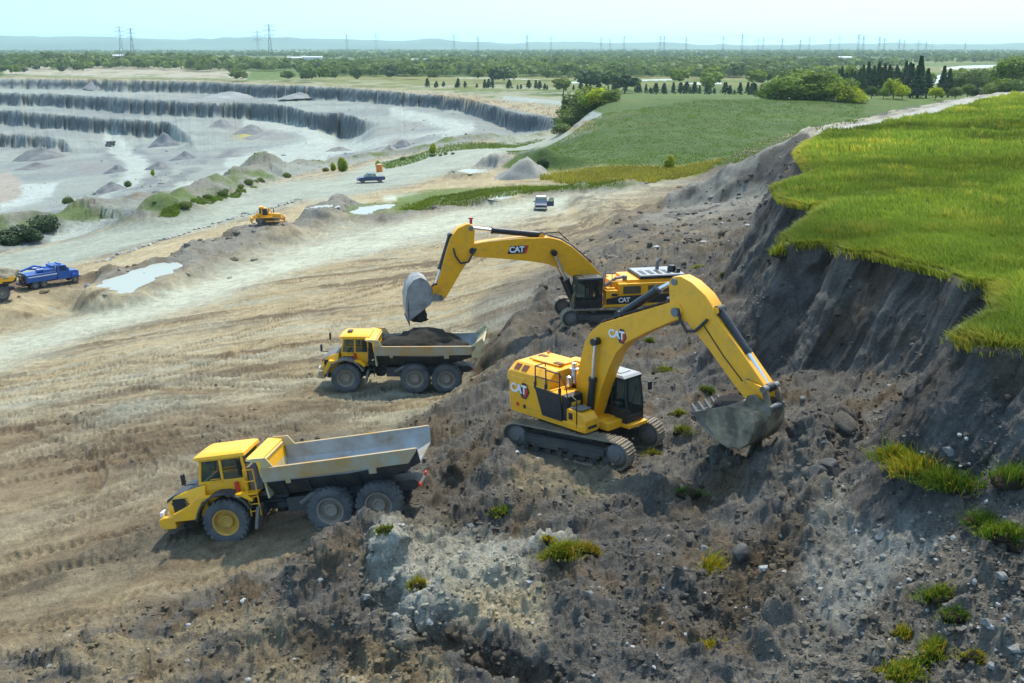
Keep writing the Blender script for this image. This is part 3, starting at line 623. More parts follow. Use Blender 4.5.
# push the surface along its normal
tu = np.stack([np.gradient(X, axis=0), np.gradient(Y, axis=0), np.gradient(ZG, axis=0)], -1)
tv = np.stack([np.gradient(X, axis=1), np.gradient(Y, axis=1), np.gradient(ZG, axis=1)], -1)
nn = np.cross(tv, tu); nn /= np.linalg.norm(nn, axis=-1, keepdims=True)+1e-9
nn = np.where(nn[..., 2:3] < 0, -nn, nn)
steepw = sst(1-nn[..., 2], 0.15, 0.45)[..., None]
nn = nn*steepw+np.array([0, 0, 1.0])*(1-steepw)
keep = np.ones(X.shape)
for mch, rr in ((T1, 0), (T2, 0), (E1, 3.2), (E2, 3.4)):
    if rr: keep *= 1-0.75*(1-sst(np.hypot(X-mch['p'][0], Y-mch['p'][1]), rr*.7, rr*1.2))
    else:
        for q in (0, 4.2, 6.2): keep *= 1-0.7*(1-sst(np.hypot(X-mch['p'][0]+math.cos(mch['yaw'])*q, Y-mch['p'][1]+math.sin(mch['yaw'])*q), 1.2, 2.4))
G3 = P3+nn*(disp*keep)[..., None]
COLR = np.clip(COLR*(1+0.10*nz(0.25, 2, 88))[..., None], 0.01, 0.8)
ii = np.arange(NA-1)[:, None]*NR+np.arange(NR-1)[None, :]
fq = np.stack([ii, ii+NR, ii+NR+1, ii+1], -1).reshape(-1, 4)
is_g = (GS > 0.02)
fmask = (is_g[:-1, :-1] & is_g[1:, 1:] & is_g[1:, :-1] & is_g[:-1, 1:] & (pathm[:-1, :-1] < 0.5)).reshape(-1)
ground_m = ground_mat('soil_and_rock', 1.0, 0.8, 0.09, contrast=.55)
turf_m = ground_mat('turf_soil', 1.6, 0.5, 0.08, contrast=0.3)
gme = np_mesh('ground', G3.reshape(-1, 3), fq, ground_m, COLR.reshape(-1, 3))
ground = link('ground', gme); tag(ground, kind='structure')
if not fmask.all():
    gme.materials.append(turf_m)
    gme.polygons.foreach_set('material_index', fmask.astype(np.int32))
def ground_pt(u, v):
    return on_base(u, v)
def surf_z(x, y):
    """height of the finished, displaced ground near a point"""
    az = math.atan2(x, y); i = int(np.clip(round((az-AZ[0])/(AZ[1]-AZ[0])), 0, NA-1)); D = math.hypot(x, y)
    return float(np.interp(D, DG[i], G3[i, :, 2]))
# standing water
def water_sheet(name, poly, z, mat):
    bm = bmesh.new(); vs2 = [bm.verts.new((p[0], p[1], z)) for p in poly]; bm.faces.new(vs2)
    bmesh.ops.recalc_face_normals(bm, faces=bm.faces)
    if bm.faces[:][0].normal.z < 0: bmesh.ops.reverse_faces(bm, faces=bm.faces)
    me = bpy.data.meshes.new(name); bm.to_mesh(me); bm.free(); me.materials.append(mat)
    return tag(link(name, me), kind='structure')
wm, wnt, wb_ = new_mat('milky_water'); wb_.inputs['Base Color'].default_value = (.31, .335, .28, 1); wb_.inputs['Specular IOR Level'].default_value = 0.2; wb_.inputs['Roughness'].default_value = 0.35
for nm, P_, z_ in WATER:
    ar = np.array(P_); cen = ar.mean(0); e_ = 1.6 if nm in ('pond', 'puddle') else 0.0
    water_sheet(nm, [tuple(q+(q-cen)/np.hypot(*(q-cen))*e_) for q in ar], z_, wm)
# ------------------------------------------------------------------ mesh collector for machines and small things
HG = {1: (1.16955, 0.02361, -0.08751, 0.00523, 0.96078, -0.11265, 0.00031, -0.00519, 1.0), 2: (.99913, -.02666, -.05527, -.01912, .97881, -.05205, -.00108, -.00352, 1.0)}
HK = [0]
def W(q):
    """final proportions of an excavator's boom, stick and bucket: plane coordinates (x, z) or (x, y, z)"""
    if not HK[0]: return q
    h = HG[HK[0]]; x, z = q[0], q[-1]; k = h[6]*x+h[7]*z+h[8]
    a, b = (h[0]*x+h[1]*z+h[2])/k, (h[3]*x+h[4]*z+h[5])/k
    return (a, b) if len(q) == 2 else (a, q[1], b)
def Wk(q, k):
    k1 = HK[0]; HK[0] = k; r = W(q); HK[0] = k1; return r
class MB:
    D = Matrix.Identity(4)
    def __init__(s): s.v = []; s.f = []; s.m = []; s.M = MB.D.copy()
    def add(s, vs_, fs, mat=0, M=None):
        T = s.M if M is None else s.M @ M
        b = len(s.v); s.v += [tuple(T @ Vector(p)) for p in vs_]
        s.f += [tuple(b+i for i in f) for f in fs]; s.m += [mat]*len(fs); return s
    def box(s, c, d, mat=0, rot=None, taper=None):
        x, y, z = (q/2 for q in d); t = taper or (1, 1)
        vs_ = [(-x,-y,-z),(x,-y,-z),(x,y,-z),(-x,y,-z),(-x*t[0],-y*t[1],z),(x*t[0],-y*t[1],z),(x*t[0],y*t[1],z),(-x*t[0],y*t[1],z)]
        M = Matrix.Translation(W(tuple(c))) @ (rot.to_4x4() if rot is not None else Matrix.Identity(4))
        return s.add(vs_, [(0,3,2,1),(4,5,6,7),(0,1,5,4),(1,2,6,5),(2,3,7,6),(3,0,4,7)], mat, M)
    def prism(s, poly, y0, y1, mat=0, axis='y', inset=0.0):
        if axis == 'y': poly = [W(p) for p in poly]
        n = len(poly); cx = sum(p[0] for p in poly)/n; cz = sum(p[1] for p in poly)/n
        def P(p, y, k=1.0):
            a, b = cx+(p[0]-cx)*k, cz+(p[1]-cz)*k
            return {'y': (a, y, b), 'z': (a, b, y), 'x': (y, a, b)}[axis]
        k = 1-inset
        vs_ = [P(p, y0, k) for p in poly]+[P(p, y1, k) for p in poly]
        fs = [tuple(range(n)), tuple(range(2*n-1, n-1, -1))]+[(i, i+n, (i+1) % n+n, (i+1) % n) for i in range(n)]
        return s.add(vs_, fs, mat)
    def cyl(s, p0, p1, r0, r1=None, n=14, mat=0):
        p0, p1 = Vector(W(tuple(p0))), Vector(W(tuple(p1))); r1 = r0 if r1 is None else r1
        q = (p1-p0).to_track_quat('Z', 'Y'); L = (p1-p0).length
        vs_ = [(r0*math.cos(2*math.pi*i/n), r0*math.sin(2*math.pi*i/n), 0) for i in range(n)]+[(r1*math.cos(2*math.pi*i/n), r1*math.sin(2*math.pi*i/n), L) for i in range(n)]
        fs = [(i, (i+1) % n, (i+1) % n+n, i+n) for i in range(n)]+[tuple(range(n-1, -1, -1)), tuple(range(n, 2*n))]
        return s.add(vs_, fs, mat, Matrix.Translation(p0) @ q.to_matrix().to_4x4())
    def tube(s, pts, r, n=6, mat=0):
        for a, b in zip(pts, pts[1:]): s.cyl(a, b, r, r, n, mat)
        return s
    def lathe(s, prof, o, ax, n=24, mat=0):
        """prof: (radius, offset along the axis)"""
        q = Vector(ax).to_track_quat('Z', 'Y').to_matrix().to_4x4(); k = len(prof)
        vs_ = [(r*math.cos(2*math.pi*i/n), r*math.sin(2*math.pi*i/n), a) for i in range(n) for r, a in prof]
        fs = [(i*k+j, ((i+1) % n)*k+j, ((i+1) % n)*k+j+1, i*k+j+1) for i in range(n) for j in range(k-1)]
        return s.add(vs_, fs, mat, Matrix.Translation(o) @ q)
    def loft(s, rings, mat=0, cap=True):
        n = len(rings[0]); vs_ = [p for r in rings for p in r]
        fs = [(a*n+i, a*n+(i+1) % n, (a+1)*n+(i+1) % n, (a+1)*n+i) for a in range(len(rings)-1) for i in range(n)]
        if cap: fs += [tuple(range(n-1, -1, -1)), tuple((len(rings)-1)*n+i for i in range(n))]
        return s.add(vs_, fs, mat)
    def build(s, name, mats, parent=None, bevel=0.0, ang=35, subd=0):
        me = bpy.data.meshes.new(name); me.from_pydata(s.v, [], s.f)
        bm = bmesh.new(); bm.from_mesh(me); bmesh.ops.recalc_face_normals(bm, faces=bm.faces); bm.to_mesh(me); bm.free()
        for m in (mats if isinstance(mats, (list, tuple)) else [mats]): me.materials.append(m)
        if len(me.materials) > 1: me.polygons.foreach_set('material_index', np.array(s.m, np.int32))
        me.polygons.foreach_set('use_smooth', np.ones(len(me.polygons), bool)); me.set_sharp_from_angle(angle=R(ang))
        o = link(name, me, parent)
        if bevel:
            b = o.modifiers.new('bevel', 'BEVEL'); b.width = bevel; b.segments = 2; b.limit_method = 'ANGLE'; b.angle_limit = R(40); b.harden_normals = True
        return o
def empty(name, loc, rot=(0, 0, 0)):
    o = bpy.data.objects.new(name, None); COL.objects.link(o); o.location = loc; o.rotation_euler = rot; o.empty_display_size = 0.5; return o
def copy_tree(o, parent=None, kids=None):
    c = o.copy(); COL.objects.link(c); c.parent = parent
    for ch in (CHILD.get(o.name) or [k for k in o.children]): copy_tree(ch, c)
    return c
CHILD = {}
def text_mesh(txt, size, bold=0.03):
    cu = bpy.data.curves.new('lettering', 'FONT'); cu.body = txt; cu.size = size; cu.extrude = 0.006; cu.offset = bold*size; cu.align_x = 'CENTER'; cu.align_y = 'CENTER'
    cu.space_character = 0.92
    t = bpy.data.objects.new('lettering', cu); me = bpy.data.meshes.new_from_object(t); bpy.data.objects.remove(t); bpy.data.curves.remove(cu); return me
def letters(txt, size, pos, xdir, up, mat, parent, name='lettering', bold=0.03):
    me = text_mesh(txt, size, bold); me.materials.append(mat); o = link(name, me, parent)
    x = Vector(xdir).normalized(); n = x.cross(Vector(up)).normalized(); u = n.cross(x)
    o.matrix_local = Matrix.Translation(MB.D @ Vector(pos)) @ Matrix((x, u, n)).transposed().to_4x4(); return o

YEL = paint('machine_yellow', (.86, .385, .004), 0.42, dirt=0.5, dirt_col=(.36, .235, .07), scale=2.3, thr=0.55, low=1.3)
YEL2 = paint('truck_yellow', (.86, .42, .004), 0.4, dirt=0.45, dirt_col=(.36, .26, .10), scale=1.7, thr=0.56, low=1.5)
CREAM = paint('worn_cream_paint', (.52, .46, .26), 0.6, dirt=0.8, dirt_col=(.42, .27, .08), scale=1.1, thr=0.5, bump=0.1)
BEDST = paint('scoured_bed_steel', (.33, .37, .39), 0.5, metal=0.15, dirt=0.9, dirt_col=(.24, .19, .12), scale=0.7, thr=0.46, bump=0.25)
RAILM = paint('dusty_bed_rail', (.34, .32, .24), 0.7, dirt=0.95, dirt_col=(.42, .22, .04), scale=0.8, thr=0.43, bump=0.15)
BLACK = paint('black_paint', (.012, .013, .015), 0.4, dirt=0.3, dirt_col=(.09, .08, .065), scale=2.5)
DARK = paint('dark_frame', (.028, .032, .036), 0.6, dirt=0.55, dirt_col=(.12, .10, .075), scale=2.0, low=1.6)
GREYF = paint('muddy_grey_plastic', (.12, .125, .125), 0.75, dirt=0.8, dirt_col=(.23, .20, .15), scale=2.2, thr=0.45)
TYRE = paint('dusty_tyre_rubber', (.05, .055, .06), 0.85, dirt=0.75, dirt_col=(.15, .15, .14), scale=1.6, thr=0.42, bump=0.25)
RIMY = paint('rim_yellow', (.55, .33, .04), 0.55, dirt=0.7, dirt_col=(.25, .17, .08), scale=3)
RIMG = paint('rim_grey', (.26, .24, .20), 0.6, dirt=0.7, dirt_col=(.25, .15, .07), scale=3)
CHROME = paint('cylinder_rod', (.75, .76, .78), 0.2, metal=0.9, dirt=0.1)
STEEL = paint('dusty_steel', (.16, .165, .17), 0.55, metal=0.3, dirt=0.7, dirt_col=(.20, .17, .12), scale=1.8, low=1.0, bump=0.2)
SHOE = paint('track_shoe_steel', (.15, .135, .11), 0.6, metal=0.2, dirt=0.8, dirt_col=(.36, .29, .19), scale=1.3, thr=0.42, bump=0.2)
BKT = paint('worn_bucket_steel', (.34, .34, .32), 0.5, metal=0.25, dirt=0.8, dirt_col=(.13, .12, .10), scale=1.2, thr=0.48, bump=0.25)
BKT2 = paint('cream_bucket_paint', (.44, .35, .21), 0.7, dirt=0.92, dirt_col=(.085, .07, .052), scale=1.0, thr=0.36, bump=0.3)
HOSE = paint('rubber_hose', (.02, .02, .02), 0.6, dirt=0.3)
WHITE = paint('white_lettering', (.8, .8, .78), 0.6, dirt=0.15)
RED = paint('red_paint', (.55, .03, .015), 0.5, dirt=0.15)
GOLD = paint('decal_gold', (.75, .40, .02), 0.5, dirt=0.1)
ROOFG = paint('grey_roof_panel', (.30, .33, .35), 0.5, dirt=0.5, dirt_col=(.25, .24, .2), scale=2)
ORANGE = paint('orange_plastic', (.75, .20, .01), 0.5, dirt=0.2)
BLUE = paint('blue_truck_paint', (.02, .10, .36), 0.35, dirt=0.2, dirt_col=(.2, .2, .2))
NAVY = paint('dark_blue_paint', (.02, .035, .10), 0.3, dirt=0.15)
WRED = paint('vent_brown', (.16, .045, .015), 0.7, dirt=0.3)
g_, gnt, gb = new_mat('tinted_glass'); gb.inputs['Base Color'].default_value = (.02, .035, .04, 1); gb.inputs['Roughness'].default_value = 0.06
gb.inputs['Transmission Weight'].default_value = 0.0; gb.inputs['Specular IOR Level'].default_value = 0.7
tr_ = N(gnt, 'ShaderNodeBsdfTransparent'); tr_.inputs[0].default_value = (.78, .88, .88, 1); ms_ = N(gnt, 'ShaderNodeMixShader'); ms_.inputs[0].default_value = 0.66
gnt.links.new(gb.outputs[0], ms_.inputs[1]); gnt.links.new(tr_.outputs[0], ms_.inputs[2]); gnt.links.new(ms_.outputs[0], gnt.nodes['Material Output'].inputs[0])
GLASS = g_
LAMP = paint('lamp_lens', (.7, .7, .65), 0.2, dirt=0.1)
SOIL = ground_mat('loose_soil', 1.6, 0.9, 0.12, contrast=0.5)
ROCKM = ground_mat('rock', 2.2, 0.7, 0.05, contrast=0.4)

# ------------------------------------------------------------------ lumps of soil and rock
def lump_mesh(name, n, rx, ry, rz, base, mat, rough=0.35, f=1.2, seed=0.0, flat=-0.25):
    bm = bmesh.new(); bmesh.ops.create_icosphere(bm, subdivisions=n, radius=1.0)
    co = np.array([v.co[:] for v in bm.verts]); 
    d = 1+rough*fbm(co, f, 3, off=seed)+rough*0.5*np.abs(fbm(co, f*3, 2, off=seed+5))
    co = co*d[:, None]; co[:, 2] = np.maximum(co[:, 2], flat); co *= np.array([rx, ry, rz])
    fs = np.array([[v.index for v in f_.verts] for f_ in bm.faces]); bm.free()
    c = np.asarray(base)*(1+0.3*fbm(co, 1.5/max(rx, .2), 2, off=seed))[:, None]
    me = np_mesh(name, co, fs, mat, np.clip(c, 0.01, .9), smooth=True)
    return me

# ------------------------------------------------------------------ articulated dump truck
def make_wheel(parent, x, y, side, rim, R_=0.93, wd=0.72):
    m = MB(); o = (x, y, R_); ax = (0, side, 0); h = wd/2
    m.lathe([(0.001, h*.62), (.16, h*.62), (.19, h*.75), (.26, h*.72), (.30, h*.35), (.44, h*.35), (.50, h*.95), (.55, h*.98), (.55, h*.5), (.55, -h*.9), (.1, -h*.9)], o, ax, 26)
    for k in range(10):
        a = 2*math.pi*k/10; m.cyl((x+.23*math.cos(a), y+side*h*.6, R_+.23*math.sin(a)), (x+.23*math.cos(a), y+side*h*.82, R_+.23*math.sin(a)), .025, n=6)
    w_ = m.build('wheel', rim, parent)
    t = MB()
    t.lathe([(.54, -h*.9), (.60, -h), (.74, -h*1.04), (.86, -h*.94), (R_-.035, -h*.72), (R_-.035, h*.72), (.86, h*.94), (.74, h*1.04), (.60, h), (.54, h*.9)], o, ax, 40)
    nl = 24
    for k in range(nl):
        for sgn in (-1, 1):
            a = 2*math.pi*(k+(0.25 if sgn > 0 else -0.25))/nl
            M = Matrix.Translation(o) @ Matrix.Rotation(-a, 4, 'Y') @ Matrix.Translation((R_-.03, sgn*h*.50, 0)) @ Matrix.Rotation(sgn*0.45, 4, 'X')
            t.M = M; t.box((0, 0, 0), (.075, h*.86, .105)); t.M = Matrix.Identity(4)
            M = Matrix.Translation(o) @ Matrix.Rotation(-a, 4, 'Y') @ Matrix.Translation((.84, sgn*h*.97, 0)); t.M = M; t.box((0, 0, 0), (.13, .05, .09)); t.M = Matrix.Identity(4)
    t.build('tyre', TYRE, w_)
    return w_
def adt(name, p, yaw, z, label, group, style=1, roll=0.0, pitch=0.0, RAILM=RAILM):
    r = empty(name, (p[0], p[1], z), (roll, pitch, yaw)); tag(r, label, 'dump truck', group)
    Yb = YEL2; fend = DARK if style == 1 else GREYF
    # front frame and belly
    m = MB(); m.box((.6 if style == 1 else .1, 0, .98), (3.9 if style == 1 else 2.8, 1.0, .45)); m.box((0, 0, .93), (.5, 1.7, .42)); m.box((.7, 0, .75), (1.4, .8, .3)); m.build('front_frame', DARK, r, .02)
    fx = .9 if style == 1 else .56; MB.D = Matrix.Diagonal((fx, 1, 1, 1))
    # hood: yellow flanks, dark sloping top
    m = MB(); m.loft([[(x, -w0, 1.15), (x, w0, 1.15), (x, w0, zt-.25), (x, w0-.16, zt), (x, -w0+.16, zt), (x, -w0, zt-.25)] for x, w0, zt in ((.85, 1.16, 2.42), (1.7, 1.14, 2.26), (2.4, 1.08, 2.08), (2.78, .96, 1.92))])
    m.box((2.72, 0, 1.42), (.2, 1.5, .6)); hood = m.build('hood', Yb, r, .04)
    m = MB(); m.prism([(.86, 2.44), (1.7, 2.28), (2.4, 2.10), (2.80, 1.93), (2.82, 1.80), (2.4, 2.04), (1.7, 2.22), (.86, 2.38)], -.93, .93); m.build('hood_panel', DARK if style == 1 else GREYF, r, .02)
    m = MB()
    for s_ in (-1, 1):
        m = MB(); m.box((2.06, s_*1.112, 1.72), (.78, .03, .55))
        for k in range(9): m.box((1.72+.085*k, s_*(1.135-.006*k), 1.72-.012*k), (.03, .05, .52), rot=Matrix.Rotation(.5, 3, 'Y'))
        for k in range(6): m.box((2.06, s_*1.12, 1.48+.1*k), (.78, .045, .02))
        m.build('side_grille', BLACK, r)
    m = MB()
    for k in range(7): m.box((2.84, 0, 1.2+.1*k), (.03, 1.3, .04))
    m.build('front_grille', BLACK, r)
    m = MB(); m.prism([(2.35, .85), (2.95, .85), (3.12, 1.0), (3.12, 1.28), (2.9, 1.36), (2.35, 1.36)], -1.42, 1.42); m.build('bumper', Yb if style == 1 else RAILM, r, .05)
    for s_ in (-1, 1):
        MB.D = Matrix.Diagonal((fx, 1, 1, 1)); m = MB(); m.box((3.0, s_*1.08, 1.45), (.16, .42, .2)); m.build('headlight', LAMP, r, .03)
        MB.D = Matrix.Identity(4)
        # mudguard arch
        m = MB(); n = 10; out = []
        for k in range(n+1):
            a = R(8+150*k/n); out.append((1.22*math.cos(a), .93+1.22*math.sin(a)))
        inn = [(x*.93, .93+(zz-.93)*.93) for x, zz in out]
        for k in range(n): m.prism([out[k], out[k+1], inn[k+1], inn[k]], s_*.82, s_*1.56)
        m.build('mudguard', fend, r, .015)
        m = MB(); m.prism([(1.25, 1.15), (2.4*fx, 1.15), (2.4*fx, 1.45), (max(1.5*fx, 1.2), 1.78), (1.05, 2.02), (-.95, 2.02), (-1.25, 1.75), (-1.2, 1.62), (-.8, 1.88), (0, 2.0), (.85, 1.85)], s_*1.08, s_*1.46); m.build('side_deck', Yb, r, .03)
        m = MB(); m.box((-1.28, s_*1.2, .95), (.12, .6, .9), rot=Matrix.Rotation(-.25, 3, 'Y')); m.build('mud_flap', GREYF, r)
        # mirror
        m = MB(); m.tube([(1.15, s_*1.0, 2.5), (1.45, s_*1.35, 2.6), (1.45, s_*1.35, 2.9)], .025); m.box((1.46, s_*1.36, 2.85), (.1, .22, .42)); m.build('mirror', BLACK, r)
    MB.D = Matrix.Identity(4) if style == 1 else Matrix.Translation((-.55, 0, 0)) @ Matrix.Diagonal((.86, 1, .97, 1))
    # cab
    cw_ = .92; c0, c1 = -.95, 1.0
    m = MB(); m.prism([(c0, 1.6), (c1, 1.6), (c1+.05, 2.42), (c0, 2.42)], -cw_, cw_)
    lower = m.build('cab', Yb, r, .04)
    for s_ in (-1, 1):
        m = MB()
        for (xa, xb) in ((c1+.02, c1-.18), (.05, .02), (c0+.02, c0+.06)):
            m.prism([(xa-.055, 2.4), (xa+.055, 2.4), (xb+.055, 3.42), (xb-.055, 3.42)], s_*(cw_-.09), s_*cw_)
        m.box((0, s_*(cw_-.045), 2.46), (1.95, .09, .12)); m.box((.05, s_*(cw_-.045), 3.39), (1.7, .09, .08))
        m.build('cab_pillars', Yb, lower, .015)
    m = MB()
    for s_ in (-1, 1):
        m.prism([(.08, 2.5), (c1-.05, 2.5), (c1-.22, 3.4), (.06, 3.4)], s_*(cw_-.05), s_*(cw_-.03)); m.prism([(c0+.09, 2.5), (-.02, 2.5), (-.05, 3.4), (c0+.13, 3.4)], s_*(cw_-.05), s_*(cw_-.03))
    m.prism([(c1-.02, 2.45), (c1+.01, 2.45), (c1-.19, 3.42), (c1-.22, 3.42)], -cw_+.1, cw_-.1); m.prism([(c0+.02, 2.45), (c0+.05, 2.45), (c0+.09, 3.42), (c0+.06, 3.42)], -cw_+.1, cw_-.1)
    m.build('window', GLASS, lower)
    m = MB(); m.box((-.25, 0, 1.95), (.5, .55, .5)); m.box((-.45, 0, 2.6), (.16, .5, .85)); m.box((.6, .1, 2.3), (.25, 1.1, .35)); m.build('seat', BLACK, lower, .05)
    m = MB(); m.loft([[(c0-.12, -cw_-.06, 3.42), (c0-.12, cw_+.06, 3.42), (c1-.02, cw_+.06, 3.42), (c1+.22, cw_-.18, 3.40), (c1+.22, -cw_+.18, 3.40), (c1-.02, -cw_-.06, 3.42)],
                      [(c0-.10, -cw_-.02, 3.56), (c0-.10, cw_+.02, 3.56), (c1-.04, cw_+.02, 3.55), (c1+.16, cw_-.2, 3.50), (c1+.16, -cw_+.2, 3.50), (c1-.04, -cw_-.02, 3.55)],
                      [(c0+.05, -cw_+.2, 3.65), (c0+.05, cw_-.2, 3.65), (c1-.2, cw_-.2, 3.64), (c1-.05, cw_-.35, 3.6), (c1-.05, -cw_+.35, 3.6), (c1-.2, -cw_+.2, 3.64)]])
    m.build('roof', Yb, lower, .02)
    if style == 2:
        m = MB(); m.box((c0-.06, 0, 2.7), (.5, 1.75, 1.3)); m.prism([(c0-.3, 2.9), (c0+.1, 3.4), (c0-.55, 3.1)], -.85, .85); m.build('cab_rear_panel', BLACK, lower, .03)
        m = MB(); m.box((.5, 0, 3.68), (.35, .5, .09)); m.build('roof_hatch', BLACK, lower, .02)
    for s_ in (-1, 1):
        m = MB(); m.box((.5, s_*(cw_+.02), 2.2), (.8, .03, .1)); m.tube([(.15, s_*(cw_+.03), 2.45), (.15, s_*(cw_+.07), 2.6), (.5, s_*(cw_+.07), 2.6), (.5, s_*(cw_+.03), 2.45)], .018); m.build('door_handle', Yb if style == 1 else BLACK, lower)
        # ladder and rail behind the cab
        m = MB()
        for x in (-1.02, -1.42): m.tube([(x, s_*1.32, 1.0), (x, s_*1.32, 2.95)], .03)
        for zz in (1.2, 1.5, 1.8, 2.45, 2.93): m.tube([(-1.02, s_*1.32, zz), (-1.42, s_*1.32, zz)], .026)
        m.box((-1.2, s_*1.2, 1.95), (.55, .5, .05)); m.build('ladder', Yb if style == 1 else DARK, r)
    MB.D = Matrix.Identity(4)
    m = MB(); m.cyl((-.55, -1.05, 2.05), (-.55, -1.05, 2.4), .09, n=10); m.cyl((-.55, 1.05, 2.05), (-.55, 1.05, 2.4), .09, n=10); m.build('extinguisher', RED, r)
    # engine bay rear, air cleaner, exhaust
    m = MB(); m.box((-1.25, .35, 2.35), (.5, .9, .9)); m.box((-1.3, 0, 2.83), (.75, 1.5, .08)); m.cyl((-1.35, .75, 2.0), (-1.35, .75, 3.1), .1, n=10); m.cyl((-1.25, -.4, 2.0), (-1.25, -.4, 2.75), .24, n=14); m.build('air_cleaner', GREYF, r, .02)
    # hitch
    m = MB(); m.cyl((-1.95, 0, .7), (-1.95, 0, 1.75), .3, n=16); m.box((-1.5, 0, 1.2), (1.0, .75, .6)); m.box((-2.3, 0, 1.2), (.9, .95, .55), taper=(1, .8))
    for s_ in (-1, 1):
        m.cyl((-1.2, s_*.55, 1.3), (-2.5, s_*.45, 1.25), .07, n=8); m.tube([(-1.3, s_*.35, 1.7), (-1.7, s_*.5, 2.0), (-2.2, s_*.4, 1.75), (-2.5, s_*.3, 1.5)], .04); m.tube([(-1.3, s_*.2, 1.8), (-1.8, s_*.2, 2.15), (-2.4, s_*.25, 1.7)], .035)
    m.build('hitch', BLACK, r, .015)
    # rear frame and bogie
    m = MB(); m.prism([(-2.1, 1.0), (-2.4, 1.5), (-7.6, 1.5), (-7.9, 1.3), (-7.6, 1.1), (-5.5, .95)], -.48, .48)
    for x in (-4.3, -6.25): m.cyl((x, -1.2, .93), (x, 1.2, .93), .2, n=12); m.lathe([(.02, -.3), (.3, -.2), (.36, 0), (.3, .2), (.02, .3)], (x, 0, .93), (1, 0, 0), 12)
    for s_ in (-1, 1):
        m.prism([(-4.1, .95), (-5.28, 1.25), (-6.45, .95), (-6.3, .75), (-5.28, .95), (-4.2, .75)], s_*.62, s_*.8)
        m.box((-5.28, s_*.7, 1.4), (.5, .35, .6)); m.box((-2.9, s_*.75, 1.2), (.9, .5, .6))
    m.build('rear_frame', DARK, r, .02)
    for s_ in (-1, 1):
        make_wheel(r, 0, s_*1.22, s_, RIMY if style == 1 else RIMG)
        make_wheel(r, -4.3, s_*1.22, s_, RIMG); make_wheel(r, -6.25, s_*1.22, s_, RIMG)
        m = MB(); m.cyl((-3.0, s_*.92, 1.2), (-4.1, s_*.96, 1.85), .13, n=12, mat=0); m.cyl((-4.1, s_*.96, 1.85), (-4.75, s_*1.0, 2.24), .08, n=10, mat=1); m.build('hoist_cylinder', [STEEL, CHROME], r)
    MB.D = Matrix.Translation((0, 0, 0))
    # dump body: open trough with raised tail
    secs = [(-1.95, 1.72, .85, 2.98), (-2.3, 1.66, .95, 3.0), (-5.4, 1.66, 1.0, 3.04), (-6.6, 1.86, 1.08, 3.06), (-7.7, 2.22, 1.2, 3.08), (-8.15, 2.42, 1.28, 3.08)]
    rings = []
    for x, zf, wf, zt in secs:
        t = .07; zb = zf+.62
        rings.append([(x, -1.56, zt), (x, -1.56, max(zb, 2.4)), (x, -wf, zf), (x, wf, zf), (x, 1.56, max(zb, 2.4)), (x, 1.56, zt), (x, 1.56-t, zt), (x, 1.56-t, max(zb, 2.4)+.03), (x, wf-.03, zf+t), (x, -wf+.03, zf+t), (x, -1.56+t, max(zb, 2.4)+.03), (x, -1.56+t, zt)])
    m = MB(); m.loft(rings); body = m.build('dump_body', [BEDST, DARK], r)
    me = body.data; mi = []
    for pl in me.polygons:
        c_ = pl.center; n_ = pl.normal
        mi.append(1 if (n_.z < -.15 or (abs(c_.y) > 1.0 and n_.y*c_.y > 0 and c_.z < 2.6)) else 0)
    me.polygons.foreach_set('material_index', np.array(mi, np.int32))
    for s_ in (-1, 1):
        m = MB(); m.loft([[(x, s_*1.57, zb), (x, s_*1.66, zb+.03), (x, s_*1.66, zt+.02), (x, s_*1.50, zt+.02), (x, s_*1.50, zt), (x, s_*1.57, zt)] for x, zb, zt in ((-1.85, 2.42, 2.99), (-4.9, 2.46, 3.03), (-7.75, 2.52, 3.08), (-8.1, 2.95, 3.09))])
        m.build('side_rail', RAILM, body, .01)
        m = MB(); m.box((-2.9, s_*1.68, 2.42), (.2, .05, .2)); m.box((-6.3, s_*1.66, 2.42), (.3, .05, .22)); m.build('bracket', RAILM, body)
        for x in (-2.6, -3.6, -4.6, -5.6): m = MB(); m.box((x, s_*1.28, 2.0), (.09, .12, .75), rot=Matrix.Rotation(-s_*.62, 3, 'X')); m.build('rib', DARK, body)
    # front wall and spill guard
    m = MB(); m.prism([(-1.98, 1.72), (-1.90, 1.72), (-1.78, 3.05), (-1.86, 3.05)], -1.5, 1.5); m.build('front_wall', CREAM, body, .01)
    m = MB(); m.loft([[(-1.80, s_*w_, 2.6), (-1.72, s_*w_, 3.25), (-1.22, s_*(w_-.16), 3.36), (-1.28, s_*(w_-.16), 3.42), (-1.86, s_*w_, 3.30), (-1.9, s_*w_, 2.6)] for s_, w_ in ((-1, 1.58), (-1, .8), (1, .8), (1, 1.58))])
    m.build('spill_guard', [YEL2], body, .01)
    for s_ in (-1, 1):
        m = MB(); m.prism([(-1.78, 2.95), (-1.70, 3.24), (-1.28, 3.36), (-1.5, 3.42), (-2.1, 3.40), (-2.35, 3.02)], s_*1.50, s_*1.57); m.build('wing_plate', CREAM, body, .01)
    m = MB(); m.cyl((-1.9, -1.3, 3.2), (-1.9, 1.3, 3.2), .04, n=8); m.build('guard_bar', CREAM, body)
    if style == 2:
        m = MB(); m.prism([(-8.05, 2.5), (-8.0, 2.9), (-8.55, 3.45), (-8.62, 3.4), (-8.25, 2.55)], -1.5, 1.5); m.prism([(-7.85, 2.35), (-7.8, 3.1), (-8.5, 3.62), (-8.62, 3.35), (-8.25, 2.4)], -1.66, -1.58); m.prism([(-7.85, 2.35), (-7.8, 3.1), (-8.5, 3.62), (-8.62, 3.35), (-8.25, 2.4)], 1.58, 1.66); m.build('tailgate', CREAM, r, .02)
    MB.D = Matrix.Identity(4)
